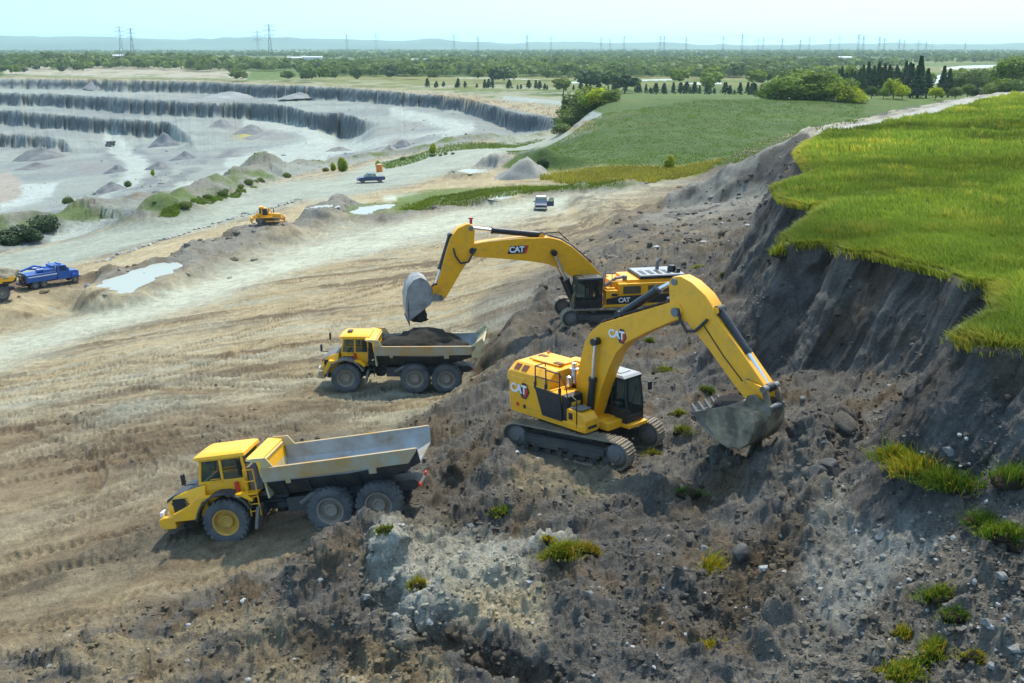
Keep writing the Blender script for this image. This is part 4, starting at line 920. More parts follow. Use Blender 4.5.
    for s_ in (-1, 1):
        m = MB(); m.box((-7.86, s_*.7, 1.35), (.06, .3, .14)); m.build('tail_light', RED, r)
    return r
def soil_heap(name, o, yaw, L, W, Hh, base, label, cat, seed=1.0, group=None, ns=4):
    me = lump_mesh(name, ns, L, W, Hh, base, SOIL, 0.28, 1.5, seed, flat=-0.15)
    ob = link(name, me); ob.location = o; ob.rotation_euler = (0, 0, yaw); tag(ob, label, cat, group); return ob

# ------------------------------------------------------------------ excavators
def stadium(L0, L1, r, zc, n=10):
    pts = [];
    for k in range(n+1): a = -math.pi/2+math.pi*k/n; pts.append((L1-r+r*math.cos(a), zc+r*math.sin(a)))
    for k in range(n+1): a = math.pi/2+math.pi*k/n; pts.append((L0+r+r*math.cos(a), zc+r*math.sin(a)))
    return pts
def make_track(parent, M, y, wd, L, hgt, shoes=50):
    r = hgt/2; path = stadium(-L/2, L/2, r, r)
    P_ = np.array(path+[path[0]]); cum = np.r_[0, np.cumsum(np.hypot(*np.diff(P_, axis=0).T))]
    m = MB()
    for k in range(shoes):
        s0 = cum[-1]*k/shoes; s1 = s0+cum[-1]/shoes*.94
        a = np.array([np.interp(s0, cum, P_[:, i]) for i in (0, 1)]); b = np.array([np.interp(s1, cum, P_[:, i]) for i in (0, 1)])
        mid = (a+b)/2; d = b-a; ln = np.hypot(*d); an = math.atan2(d[1], d[0])
        m.M = M @ Matrix.Translation((mid[0], y, mid[1])) @ Matrix.Rotation(-an, 4, 'Y')
        m.box((0, 0, .0), (ln, wd, .05)); m.box((-ln*.32, 0, -.05), (.035, wd*.98, .06)); m.box((ln*.15, 0, -.045), (.03, wd*.98, .045))
        m.box((0, 0, .09), (ln*.9, .16, .13))
    m.M = Matrix.Identity(4)
    t = m.build('track', SHOE, parent)
    f = MB(); f.M = M; f.box((0, y, r*.95), (L-1.5, wd*.55, .5)); f.box((0, y, r*1.05), (L-2.2, wd*.86, .28)); f.box((-.9, y, r*.75), (1.3, wd*.9, .22)); f.box((1.0, y, r*.72), (1.4, wd*.9, .22))
    for k in range(8): f.cyl((-L/2+1.05+k*(L-2.1)/7, y-wd*.32, .24), (-L/2+1.05+k*(L-2.1)/7, y+wd*.32, .24), .17, n=12)
    f.build('track_frame', DARK, t, .02)
    for sx, nm in ((-1, 'sprocket'), (1, 'idler')):
        f = MB(); f.M = M; f.lathe([(.02, -wd*.38), (.2, -wd*.38), (.24, -wd*.3), (r-.2, -wd*.28), (r-.13, -wd*.2), (r-.13, wd*.2), (r-.2, wd*.28), (.24, wd*.3), (.2, wd*.38), (.02, wd*.38)], (sx*(L/2-r), y, r), (0, 1, 0), 20); f.build(nm, STEEL, t)
    return t
def hydraulic(parent, a, b, c, y, rb, rr, name):
    """barrel a-b and rod b-c in the boom plane at side offset y"""
    P_ = lambda q: (q[0], y, q[1])
    m = MB(); m.cyl(P_(a), P_(b), rb, n=14, mat=0); m.cyl(P_(b), P_(c), rr, n=12, mat=1)
    v = (Vector(P_(b))-Vector(P_(a))).normalized(); m.cyl(Vector(P_(b))-v*.12, Vector(P_(b))+v*.02, rb*1.18, n=14, mat=0)
    for q in (a, c): m.cyl((q[0], y-rb*1.2, q[1]), (q[0], y+rb*1.2, q[1]), rb*1.05, n=12, mat=0)
    return m.build(name, [BLACK, CHROME], parent)
def slab(parent, outline, w2, name, mat, bevel=.03, y=0):
    m = MB(); m.prism(outline, y-w2, y+w2); return m.build(name, mat, parent, bevel)
def round_poly(p, it=2):
    for _ in range(it):
        q = []
        for i in range(len(p)):
            a, b = p[i], p[(i+1) % len(p)]
            q += [(a[0]*.8+b[0]*.2, a[1]*.8+b[1]*.2), (a[0]*.2+b[0]*.8, a[1]*.2+b[1]*.8)]
        p = q
    return p
def make_bucket(parent, prof, w2, ears, lip_i, mat, teeth=5, inner=None):
    """prof: open profile from the lip round the floor to the upper edge; the mouth is the gap between its ends"""
    n = len(prof); t = .06
    m = MB(); prof = [W(q) for q in prof]; k0 = HK[0]; HK[0] = 0; P_ = [Vector((q[0], 0, q[1])) for q in prof]; ears = [Wk(q, k0) for q in ears]
    cen = sum(P_, Vector())/n
    inr = [p+(cen-p).normalized()*t for p in P_]
    rings = []
    for i in range(n): rings.append([(P_[i].x, -w2, P_[i].z), (P_[i].x, w2, P_[i].z), (inr[i].x, w2, inr[i].z), (inr[i].x, -w2, inr[i].z)])
    m.loft(rings)
    for s_ in (-1, 1): m.prism([(p.x, p.z) for p in P_], s_*w2, s_*(w2-t))
    b = m.build('bucket', mat, parent, .015)
    m = MB(); lip, nx = P_[0], P_[1]; d = (lip-nx).normalized()
    for k in range(teeth):
        y = -w2+.16+(2*w2-.32)*k/(teeth-1); a = lip-d*.12; e = lip+d*.32
        qa = [(a.x-d.z*.09, y-.085, a.z+d.x*.09), (a.x-d.z*.09, y+.085, a.z+d.x*.09), (a.x+d.z*.09, y+.085, a.z-d.x*.09), (a.x+d.z*.09, y-.085, a.z-d.x*.09)]
        qe = [(e.x-d.z*.02, y-.05, e.z+d.x*.02), (e.x-d.z*.02, y+.05, e.z+d.x*.02), (e.x+d.z*.02, y+.05, e.z-d.x*.02), (e.x+d.z*.02, y-.05, e.z-d.x*.02)]
        m.loft([qa, qe])
    m.build('teeth', STEEL, b)
    for s_ in (-1, 1):
        m = MB(); m.prism(ears, s_*.36, s_*.44); m.build('ear', mat, b, .01)
        m = MB(); m.prism([(P_[0].x*.75+P_[1].x*.25, P_[0].z*.75+P_[1].z*.25)]+[(p.x*.9+P_[-1].x*.1, p.z*.9+P_[-1].z*.1) for p in (P_[1], P_[2])]+[(P_[2].x*.82+cen.x*.18, P_[2].z*.82+cen.z*.18), (P_[1].x*.8+cen.x*.2, P_[1].z*.8+cen.z*.2)], s_*(w2+.001), s_*(w2+.04)); m.build('wear_plate', STEEL, b)
    HK[0] = k0
    return b
def cab_excavator(parent, x0, x1, y0, y1, z0, z1, roofmat, front_slant=.18, operator=False):
    m = MB(); m.box(((x0+x1)/2, (y0+y1)/2, z0+.06), (x1-x0, y1-y0, .12))
    pr = [(x0, z0+.1), (x1, z0+.1), (x1, z0+.75), (x1-front_slant, z1), (x0, z1)]
    t = .08
    for y in (y0+t/2, y1-t/2):
        for (a, b) in (((x0+t/2, z0), (x0+t/2, z1)), ((x1-t/2, z0), (x1-t/2, z0+.75)), ((x1-t/2, z0+.75), (x1-front_slant-t/2, z1)), (((x0*.55+x1*.45), z0), ((x0*.55+x1*.45), z1))):
            m.tube([(a[0], y, a[1]), (b[0], y, b[1])], t*.62, n=6)
        m.box(((x0+x1)/2, y, z0+.3), (x1-x0-.05, t*.8, .55)); m.box(((x0+x1)/2-.05, y, z1-.05), (x1-x0-front_slant, t, .12))
    m.box((x0+.05, (y0+y1)/2, z0+.45), (t, y1-y0, .9)); m.box((x1-.05, (y0+y1)/2, z0+.17), (t, y1-y0, .25))
    for zz in (z1-.05,): m.box((x1-front_slant-.05, (y0+y1)/2, zz), (t, y1-y0, .1))
    c = m.build('cab', BLACK, parent, .01)
    g = MB()
    for y in (y0+.035, y1-.035): g.prism([(x0+.1, z0+.58), (x1-.1, z0+.58), (x1-.1, z0+.75), (x1-front_slant-.1, z1-.12), (x0+.1, z1-.12)], y-.008, y+.008)
    g.prism([(x1-.04, z0+.3), (x1-.02, z0+.3), (x1-.02, z0+.75), (x1-front_slant-.03, z1-.1), (x1-front_slant-.05, z1-.1), (x1-.04, z0+.75)], y0+.1, y1-.1)
    g.prism([(x0+.03, z0+.9), (x0+.05, z0+.9), (x0+.05, z1-.1), (x0+.03, z1-.1)], y0+.1, y1-.1); g.build('window', GLASS, c)
    m = MB(); m.loft([[(x0-.03, y0-.03, z1), (x1-front_slant+.06, y0-.03, z1), (x1-front_slant+.06, y1+.03, z1), (x0-.03, y1+.03, z1)], [(x0+.04, y0+.05, z1+.12), (x1-front_slant-.05, y0+.05, z1+.1), (x1-front_slant-.05, y1-.05, z1+.1), (x0+.04, y1-.05, z1+.12)]])
    m.box(((x0+x1)/2-.15, (y0+y1)/2, z1+.12), ((x1-x0)*.5, (y1-y0)*.6, .05)); m.build('cab_roof', roofmat, c, .02)
    m = MB(); ym = (y0+y1)/2; m.box((x0+.45, ym, z0+.42), (.5, .5, .25)); m.box((x0+.22, ym, z0+.85), (.14, .48, .75)); m.box((x0+.6, ym-.32, z0+.6), (.4, .1, .25)); m.box((x0+.6, ym+.32, z0+.6), (.4, .1, .25)); m.build('operator_seat', BLACK, c, .04)
    m = MB(); m.tube([(x1-.02, y0+.15, z0+.35), (x1-.02, y0+.6, z0+1.5)], .018); m.tube([(x1-.1, y1+.02, z1-.3), (x1+.1, y1+.22, z1-.35)], .02); m.box((x1+.1, y1+.25, z1-.5), (.06, .2, .35)); m.build('mirror', BLACK, c)
    return c
def undercarriage(root, tr, L, hgt, gauge, wd, off=0):
    M = Matrix.Translation((off, 0, 0)) @ Matrix.Rotation(tr, 4, 'Z')
    for s_ in (-1, 1): make_track(root, M, s_*gauge/2, wd, L, hgt)
    m = MB(); m.M = M; m.box((0, 0, hgt*.62), (2.2, gauge-.3, .5)); m.box((.9, 0, hgt*.55), (.6, gauge-.2, .4)); m.box((-.9, 0, hgt*.55), (.6, gauge-.2, .4)); m.cyl((0, 0, hgt*.6), (0, 0, hgt+.28), .85, n=28); m.build('undercarriage', DARK, root, .03)
# ------------------------------------------------------------------ the near excavator, digging at the foot of the cut
def decal_cat(parent, pos, size, xd, dark_plate=None):
    """three white letters with the emblem tail beside them; xd = +1 reads along +x (seen from -y), -1 the other way"""
    ox, oy, oz = pos; k0 = HK[0]; HK[0] = 0
    def q(pts, mat, name, d):
        m = MB(); y0 = oy-xd*d; m.prism([(ox+xd*a*size, oz+b*size) for a, b in pts], min(y0, y0-xd*.006), max(y0, y0-xd*.006)); m.build(name, mat, parent)
    if dark_plate: q(dark_plate, BLACK, 'decal', .004)
    if dark_plate: q([(1.05, -.62), (1.5, -.62), (1.9, .62), (1.45, .62)], RED, 'decal', .008)
    else:
        q([(.15, -.88), (1.05, -.88), (1.5, -.05), (1.05, .78), (.5, .78)], BLACK, 'decal', .004); q([(.62, -.72), (1.0, -.72), (1.34, -.05), (1.0, .62), (.8, .62)], RED, 'decal', .008); q([(-.3, -.85), (.5, -.85), (.1, -.3)], GOLD, 'decal', .012)
    letters('CAT', size*1.25, (ox, oy-xd*.02, oz), (xd, 0, 0), (0, 0, 1), WHITE, parent, bold=.035); HK[0] = k0

def excavator_near():
    x, y = E1['p']; r = empty('excavator', (x, y, E1['z']), (0, R(-1.0), E1['yaw']))
    tag(r, 'yellow tracked excavator in front, curling its bucket at the foot of the dark cut face', 'excavator', 'excavators')
    undercarriage(r, E1['track']-E1['yaw'], 5.95, 1.2, 2.95, .72)
    MB.D = Matrix.Translation((0, 0, -.29)) @ Matrix.Diagonal((1.06, 1, 1, 1))
    m = MB(); m.box((-.75, 0, 1.78), (4.1, 3.05, .3)); m.box((.9, 0, 1.72), (1.6, .9, .35)); m.build('platform', YEL, r, .04)
    # counterweight with rounded rear corners
    pl = [(-2.0, -1.54), (-2.75, -1.54), (-3.15, -1.25), (-3.35, -.6), (-3.4, 0), (-3.35, .6), (-3.15, 1.25), (-2.75, 1.54), (-2.0, 1.54)]
    m = MB(); m.loft([[(a*k+c, b*k2, z) for a, b in pl] for z, k, k2, c in ((1.72, .97, .98, -.05), (1.9, 1, 1, 0), (3.0, 1, 1, 0), (3.25, .99, .98, -.02))]); cwt = m.build('counterweight', YEL, r, .05)
    decal_cat(cwt, (-2.28, -1.55, 2.72), .42, 1)
    m = MB(); m.box((-2.35, -1.545, 2.02), (.16, .02, .16)); m.build('warning_label', RED, cwt)
    m = MB(); m.box((-1.95, -1.545, 2.0), (.12, .03, .16)); m.build('access_hatch', BLACK, cwt)
    # side body, hood
    m = MB(); m.box((-1.35, -.95, 2.5), (1.9, 1.16, 1.15)); m.box((-1.0, .95, 2.5), (2.4, 1.1, 1.15)); m.build('side_body', YEL, r, .04)
    prof = [(-1.5, 2.95), (-1.46, 3.45), (-1.1, 3.8), (.75, 3.82), (1.15, 3.55), (1.2, 2.95)]
    m = MB(); m.loft([[(xx, yy*k, zz if zz < 3 else 2.95+(zz-2.95)*q) for yy, zz in prof] for xx, k, q in ((-3.1, .96, .72), (-2.85, 1, 1), (-.85, 1, 1), (-.6, .98, .95))]); m.box((-.35, .55, 3.2), (.7, 1.0, .6)); hood = m.build('engine_hood', YEL, r, .05)
    m = MB(); m.box((-1.6, -.1, 3.86), (1.5, 1.1, .07)); m.box((-2.45, -.1, 3.84), (.35, .9, .05)); m.box((-1.0, .75, 3.84), (.7, .5, .05)); m.build('hood_panel', YEL, hood, .02)
    for xx in (-2.55, -2.12):
        m = MB(); m.box((xx, -1.29, 3.63), (.3, .30, .02), rot=Matrix.Rotation(.77, 3, 'X')); m.build('vent', WRED, hood)
    for q in ((-2.3, .0, 3.90), (-1.0, -.45, 3.92)): m = MB(); m.box(q, (.42, .24, .03)); m.build('vent', WRED, hood)
    m = MB(); m.lathe([(.01, 0), (.16, 0), (.16, .5), (.2, .52), (.2, .62), (.11, .64), (.11, .85), (.01, .85)], (-.3, -.28, 3.2), (0, 0, 1), 16); m.lathe([(.01, 0), (.13, 0), (.13, .4), (.01, .45)], (-.28, -.62, 3.12), (0, 0, 1), 14); m.build('exhaust_stack', CHROME, r)
    # front right: dark side panel, tank deck, toolbox and steps
    m = MB(); m.prism([(-1.32, 3.04), (-.9, 1.88), (.22, 1.88), (.1, 3.0)], -1.58, -1.52); 
    sp = m.build('side_panel', BLACK, r, .01)
    m = MB()
    for zz in (2.2, 2.6): m.box((-.5, -1.59, zz), (.9, .02, .03))
    m.build('panel_rib', DARK, sp)
    m = MB(); m.box((-.5, -.98, 2.46), (1.3, 1.05, 1.12)); m.build('fuel_tank', YEL, r, .04)
    m = MB(); m.prism([(.1, 1.9), (.46, 1.9), (.42, 2.95), (.1, 3.0)], -1.5, -.55); m.build('tank_front', BLACK, r, .03)
    m = MB(); m.box((.45, -1.0, 2.62), (.04, .5, .14)); m.build('model_plate', GOLD, r)
    m = MB(); m.prism([(.35, 1.62), (1.42, 1.62), (1.42, 2.15), (1.2, 2.42), (.45, 2.5), (.35, 2.5)], -1.5, -.72); tb = m.build('toolbox', YEL, r, .05)
    m = MB(); m.box((.8, -1.1, 2.52), (.6, .6, .03)); m.build('tread_plate', STEEL, tb)
    m = MB(); m.box((.62, -1.51, 2.2), (.2, .04, .28)); m.build('lamp', BLACK, tb, .01)
    m = MB(); m.box((1.43, -1.1, 1.85), (.03, .5, .12)); m.build('step_recess', BLACK, tb, .01)
    m = MB()
    for xx in (-1.35, -.75, .02): m.tube([(xx, -1.5, 3.0), (xx, -1.5, 3.95)], .028); m.box((xx, -1.5, 3.1), (.09, .09, .3))
    m.tube([(-1.35, -1.5, 3.95), (-.75, -1.5, 3.95)], .028); m.tube([(-.75, -1.5, 3.88), (.02, -1.5, 3.88)], .028); m.tube([(-1.35, -1.5, 3.5), (.02, -1.5, 3.5)], .022); m.tube([(.02, -1.5, 3.88), (.3, -1.45, 3.4), (.5, -1.45, 2.6)], .022)
    m.tube([(.95, -1.5, 1.6), (.95, -1.52, 2.95), (.6, -1.5, 3.1)], .026); m.tube([(-1.35, -1.5, 3.95), (-1.35, -.9, 3.95), (-1.35, -.9, 3.8)], .024); m.build('handrail', BLACK, r)
    for q in ((-2.6, -1.0, 3.62), (-2.4, .4, 3.9)):
        m = MB(); m.lathe([(.001, .12), (.05, .11), (.07, 0), (.001, 0)], q, (0, 0, 1), 10); m.build('beacon', ORANGE, r)
    cab_excavator(r, .42, 1.92, .42, 1.52, 1.72, 3.64, ROOFG)
    m = MB(); m.box((1.25, .97, 1.62), (1.7, 1.2, .16)); m.build('cab_floor', YEL, r, .03)
    # boom
    MB.D = Matrix.Identity(4); HK[0] = 1
    boom_o = [(.35, 1.55), (-.05, 1.95), (-.14, 2.6), (.02, 3.9), (.26, 5.0), (.58, 5.55), (.98, 5.92), (2.4, 6.62), (3.95, 7.35), (4.22, 7.32), (4.36, 7.05), (4.24, 6.75), (3.98, 6.6), (3.0, 5.98), (2.1, 5.34), (1.72, 4.85), (1.46, 4.22), (1.12, 3.2), (.9, 2.35), (.72, 1.7)]
    b = slab(r, boom_o, .36, 'boom', YEL, .03)
    decal_cat(b, W((1.72, -.365, 5.62)), .36, 1)
    m = MB()
    for y in (-.2, -.07, .07, .2): m.tube([(.1, y, 4.4), (.3, y, 5.15), (.62, y, 5.68), (1.0, y, 6.03), (2.4, y, 6.72), (3.9, y, 7.42)], .03)
    for t in np.linspace(0, 1, 7): m.box((1.1+2.6*t, 0, 6.04+1.26*t), (.06, .6, .08))
    m.build('hydraulic_line', BLACK, b)
    m = MB(); m.cyl((4.12, -.46, 7.0), (4.12, .46, 7.0), .17, n=18); m.build('pin', STEEL, b)
    m = MB(); m.cyl((.91, -.62, 5.19), (.91, .62, 5.19), .15, n=16); m.build('pin', STEEL, b)
    m = MB(); m.cyl((.35, -.5, 1.95), (.35, .5, 1.95), .2, n=16); m.build('pin', STEEL, b)
    for y in (-.53, .53): hydraulic(r, (.72, 1.75), (.83, 3.6), (.91, 5.19), y, .15, .085, 'boom_cylinder')
    for y in (-.52, .52):
        m = MB(); m.prism([(.0, 1.6), (.55, 1.6), (.75, 1.95), (.55, 2.3), (.2, 2.35)], y-.07, y+.07); m.build('boom_bracket', YEL, r, .02)
    m = MB(); m.prism([(1.5, 6.12), (1.7, 6.2), (1.62, 6.48), (1.5, 6.4)], -.2, .2); m.build('bracket', YEL, b)
    hydraulic(r, (1.6, 6.36), (3.15, 7.63), (3.86, 8.1), 0, .17, .095, 'stick_cylinder')
    # stick
    st_o = [(3.72, 8.05), (3.84, 8.25), (4.16, 8.33), (4.6, 8.18), (5.15, 7.80), (5.42, 7.48), (5.56, 7.15), (6.7, 5.95), (7.68, 4.86), (7.66, 4.5), (7.3, 4.12), (7.02, 4.25), (6.5, 4.72), (5.4, 5.88), (4.55, 6.68), (3.98, 6.72), (3.84, 7.0)]
    s = slab(r, st_o, .30, 'stick', YEL, .03)
    m = MB(); m.tube([(4.2, -.36, 7.15), (4.35, -.42, 6.75), (4.62, -.42, 6.38), (4.95, -.42, 6.45), (5.35, -.38, 6.95)], .06, n=8); m.tube([(4.1, .36, 7.25), (4.3, .42, 6.8), (4.6, .42, 6.45), (5.3, .38, 6.95)], .06, n=8); m.build('hose', HOSE, s)
    m = MB(); m.tube([(5.2, -.32, 6.7), (6.0, -.32, 5.75), (6.8, -.32, 4.95)], .022); m.build('grease_line', BLACK, s)
    m = MB(); m.cyl((3.95, -.36, 8.1), (3.95, .36, 8.1), .13, n=14); m.build('pin', STEEL, s)
    m = MB(); m.cyl((7.3, -.4, 4.36), (7.3, .4, 4.36), .14, n=14); m.build('pin', STEEL, s)
    m = MB(); m.cyl((7.0, -.4, 5.0), (7.0, .4, 5.0), .1, n=12); m.build('pin', STEEL, s)
    m = MB(); m.prism([(6.0, 5.75), (6.25, 5.5), (6.35, 5.6), (6.1, 5.85)], -.306, -.302); m.build('warning_label', GOLD, s)
    for y in (-.2, .2):
        m = MB(); m.prism([(5.35, 7.38), (5.62, 7.42), (5.66, 7.25), (5.5, 7.05)], y-.04, y+.04); m.build('bracket', YEL, s)
    hydraulic(r, (5.55, 7.3), (6.72, 5.92), (7.6, 4.85), 0, .16, .09, 'bucket_cylinder')
    for y in (-.36, .36):
        m = MB(); m.prism(round_poly([(7.5, 4.98), (7.72, 4.92), (7.95, 4.2), (7.78, 4.1)], 1), y-.05, y+.05); m.build('bucket_link', BKT2, r)
        m = MB(); m.prism(round_poly([(6.92, 5.1), (7.05, 4.9), (7.62, 4.72), (7.72, 4.92)], 1), y-.1, y-.02); m.build('guide_link', YEL, r)
    m = MB(); m.cyl((7.62, -.46, 4.86), (7.62, .46, 4.86), .13, n=16); m.build('pin', STEEL, r)
    m = MB(); m.cyl((7.85, -.46, 4.2), (7.85, .46, 4.2), .11, n=14); m.build('pin', STEEL, r)
    prof = [(5.45, 3.52), (5.72, 3.12), (6.25, 2.72), (6.85, 2.50), (7.3, 2.58), (7.6, 2.9), (7.74, 3.35), (7.76, 3.8), (7.62, 4.05), (7.1, 4.1), (6.66, 4.1)]
    make_bucket(r, prof, .95, [(6.95, 4.05), (7.1, 4.5), (7.35, 4.6), (7.7, 4.38), (7.98, 4.3), (7.98, 4.0), (7.74, 3.4), (7.6, 4.0)], 0, BKT2)
    HK[0] = 0
    return r
ex1 = excavator_near()
def local_pt(mch, q):
    c, s = math.cos(mch['yaw']), math.sin(mch['yaw']); return (mch['p'][0]+q[0]*c-q[1]*s, mch['p'][1]+q[0]*s+q[1]*c, mch['z']+q[2])
soil_heap('soil_load', local_pt(E1, (7.55, 0, 3.35)), E1['yaw'], .82, .88, .62, (.045, .042, .04), 'dark clay heaped in the bucket of the front excavator', 'soil', 3.0)

# ------------------------------------------------------------------ the far excavator, loading the truck
def excavator_far():
    x, y = E2['p']; r = empty('excavator', (x, y, E2['z']), (0, 0, E2['yaw']))
    tag(r, 'yellow tracked excavator behind, swinging its raised bucket over the dump truck', 'excavator', 'excavators')
    undercarriage(r, E2['track']-E2['yaw'], 7.0, 1.15, 3.4, .8, .9)
    MB.D = Matrix.Translation((0, 0, -.2))
    m = MB(); m.box((-1.2, 0, 1.42), (5.9, 3.3, .3)); m.box((2.0, .9, 1.36), (2.6, 1.5, .2)); m.build('platform', YEL, r, .04)
    pl = [(-3.2, -1.66), (-4.1, -1.66), (-4.6, -1.2), (-4.75, 0), (-4.6, 1.2), (-4.1, 1.66), (-3.2, 1.66)]
    m = MB(); m.loft([[(a, b, z) for a, b in pl] for z in (1.4, 2.75)]); m.build('counterweight', YEL, r, .08)
    m = MB(); m.box((-1.3, 0, 2.2), (4.1, 3.1, 1.4)); m.box((-1.6, 0, 2.95), (3.4, 2.6, .3)); m.build('side_body', YEL, r, .04)
    m = MB(); m.prism([(1.6, 1.6), (1.6, 1.95), (.7, 2.1), (-3.25, 2.15), (-3.25, 1.58)], 1.56, 1.66); sp = m.build('side_panel', BLACK, r, .01)
    letters('CAT', .42, (.42, 1.69, 1.84), (-1, 0, 0), (0, 0, 1), WHITE, sp, bold=.03)
    m = MB(); m.box((-2.75, 1.665, 1.85), (.42, .012, .16)); m.build('model_plate', WHITE, sp)
    for xa, xb in ((-.75, .45), (-2.8, -1.25)):
        m = MB(); m.box(((xa+xb)/2, 1.56, 2.48), (xb-xa, .04, .5))
        for k in range(9): m.box((xa+(xb-xa)*(k+.5)/9, 1.585, 2.48), (.035, .03, .5))
        m.build('grille', paint('grille_brown', (.10, .07, .03), .7), r)
    m = MB(); m.loft([[(-3.95, -1.35, 3.12), (-3.95, 1.35, 3.12), (-.75, 1.35, 3.12), (-.75, -1.35, 3.12)], [(-3.95, -1.35, 3.3), (-3.95, 1.35, 3.3), (-.75, 1.35, 3.3), (-.75, -1.35, 3.3)]]); rf = m.build('roof_deck', BLACK, r, .03)
    m = MB(); m.box((-2.35, 0, 3.32), (3.05, 2.55, .04)); m.build('deck_panel', ROOFG, rf)
    m = MB()
    for k in range(5): m.box((-1.2-.55*k, .35, 3.35), (.3, 1.2, .02))
    m.build('deck_slot', BLACK, rf)
    m = MB(); m.lathe([(.01, 0), (.28, 0), (.3, .25), (.24, .45), (.01, .5)], (-3.3, .3, 3.3), (0, 0, 1), 16); m.cyl((-3.6, .75, 3.3), (-3.6, .75, 3.62), .14); m.build('air_cleaner', BLACK, r)
    m = MB(); m.cyl((-2.6, -.6, 3.3), (-2.6, -.6, 3.8), .13, .12); m.cyl((-2.6, -.6, 3.8), (-2.85, -.6, 4.05), .12, .11); m.build('exhaust_stack', STEEL, r)
    # walkway, pipes and boxes between cab and engine
    m = MB(); m.box((1.2, 1.2, 2.0), (.85, .75, 1.0)); m.box((1.25, 1.1, 2.55), (.6, .6, .18)); m.box((.5, .4, 2.75), (1.3, 1.4, .5)); m.build('step_box', YEL, r, .04)
    m = MB(); m.box((1.05, 1.59, 2.2), (.4, .03, .16)); m.box((1.0, 1.59, 1.9), (.25, .03, .14)); m.build('step_recess', BLACK, r)
    m = MB(); m.tube([(1.5, .9, 2.7), (.8, .9, 3.15), (.3, .8, 3.2)], .1, n=10); m.tube([(1.5, .7, 2.6), (1.4, .7, 3.7)], .03); m.tube([(1.7, 1.1, 2.7), (1.7, 1.1, 3.55), (1.1, 1.1, 3.55), (1.1, 1.1, 2.6)], .026); m.build('handrail', STEEL, r)
    m = MB(); m.lathe([(.01, 0), (.15, 0), (.17, .3), (.01, .36)], (.15, .85, 3.0), (0, 0, 1), 12); m.build('pre_cleaner', STEEL, r)
    MB.D = Matrix.Identity(4); cab_excavator(r, 1.88, 3.78, .5, 1.66, 1.15, 3.12, BLACK, .22)
    MB.D = Matrix.Identity(4); HK[0] = 2
    boom_o = [(1.7, 2.05), (1.5, 2.5), (1.7, 3.2), (2.6, 4.15), (3.7, 5.15), (4.45, 5.62), (5.2, 5.85), (7.0, 5.92), (9.4, 5.78), (10.1, 5.68), (10.42, 5.45), (10.4, 5.12), (10.05, 4.9), (8.6, 4.72), (6.6, 4.42), (5.4, 4.18), (4.6, 3.85), (3.7, 3.2), (2.6, 2.3), (2.1, 2.0)]
    b = slab(r, boom_o, .42, 'boom', YEL, .03)
    decal_cat(b, W((7.35, .425, 5.2)), .42, -1, [(-1.5, -.62), (1.45, -.62), (1.85, .62), (-1.0, .62)])
    m = MB()
    for y in (-.22, 0, .22): m.tube([(2.4, y, 4.1), (3.7, y, 5.25), (4.5, y, 5.72), (5.3, y, 5.95)], .035)
    m.tube([(3.9, .1, 5.5), (4.6, .15, 6.15), (5.5, .1, 6.1)], .04); m.build('hydraulic_line', BLACK, b)
    m = MB(); m.cyl((10.15, -.52, 5.28), (10.15, .52, 5.28), .2, n=18); m.build('pin', BLACK, b)
    m = MB(); m.cyl((5.0, -.68, 4.92), (5.0, .68, 4.92), .18, n=16); m.build('pin', BLACK, b)
    for y in (-.6, .6): hydraulic(r, (3.55, 1.75), (4.15, 3.1), (5.0, 4.92), y, .19, .1, 'boom_cylinder')
    m = MB(); m.prism([(5.5, 5.84), (5.95, 5.86), (5.8, 6.12), (5.62, 6.12)], -.25, .25); m.build('bracket', YEL, b)
    hydraulic(r, (5.72, 6.0), (8.86, 6.44), (10.2, 6.66), 0, .2, .11, 'stick_cylinder')
    st_o = [(9.95, 6.5), (10.05, 6.82), (10.4, 6.95), (11.0, 6.7), (11.45, 6.15), (11.75, 5.3), (12.5, 2.75), (12.45, 2.3), (12.1, 2.12), (11.85, 2.35), (10.9, 3.9), (10.15, 5.0), (9.95, 5.35), (10.0, 5.9)]
    s = slab(r, st_o, .34, 'stick', YEL, .03)
    m = MB(); m.tube([(9.9, .45, 5.4), (10.2, .5, 5.0), (10.4, .5, 4.6), (10.9, .5, 4.55), (11.2, .42, 5.0), (11.3, .36, 5.5)], .06, n=8); m.build('hose', HOSE, s)
    m = MB(); m.cyl((10.2, -.4, 6.66), (10.2, .4, 6.66), .15, n=14); m.build('pin', STEEL, s)
    m = MB(); m.cyl((12.2, -.46, 2.4), (12.2, .46, 2.4), .15, n=14); m.build('pin', STEEL, s)
    hydraulic(r, (11.42, 6.2), (12.1, 4.15), (12.45, 3.1), 0, .18, .1, 'bucket_cylinder')
    m = MB(); m.box((10.15, .1, 7.05), (.16, .12, .3)); m.box((10.15, .1, 7.25), (.3, .1, .08)); m.build('lamp', RED, s)
    for y in (-.4, .4):
        m = MB(); m.prism(round_poly([(12.3, 3.2), (12.6, 3.2), (12.85, 2.6), (12.65, 2.5)], 1), y-.05, y+.05); m.build('bucket_link', YEL, r)
        m = MB(); m.prism(round_poly([(12.0, 2.95), (12.05, 2.75), (12.5, 3.0), (12.5, 3.2)], 1), y-.12, y-.04); m.build('guide_link', YEL, r)
    prof = [(14.3, 1.1), (14.42, 1.8), (14.42, 2.6), (14.25, 3.3), (13.9, 3.75), (13.45, 3.9), (13.05, 3.65), (12.75, 3.1), (12.72, 2.5), (12.92, 2.12)]
    make_bucket(r, prof, 1.0, [(12.0, 2.3), (12.2, 2.15), (12.9, 2.2), (12.9, 2.9), (12.7, 2.75), (12.3, 2.6)], 0, BKT)
    HK[0] = 0
    return r
ex2 = excavator_far()

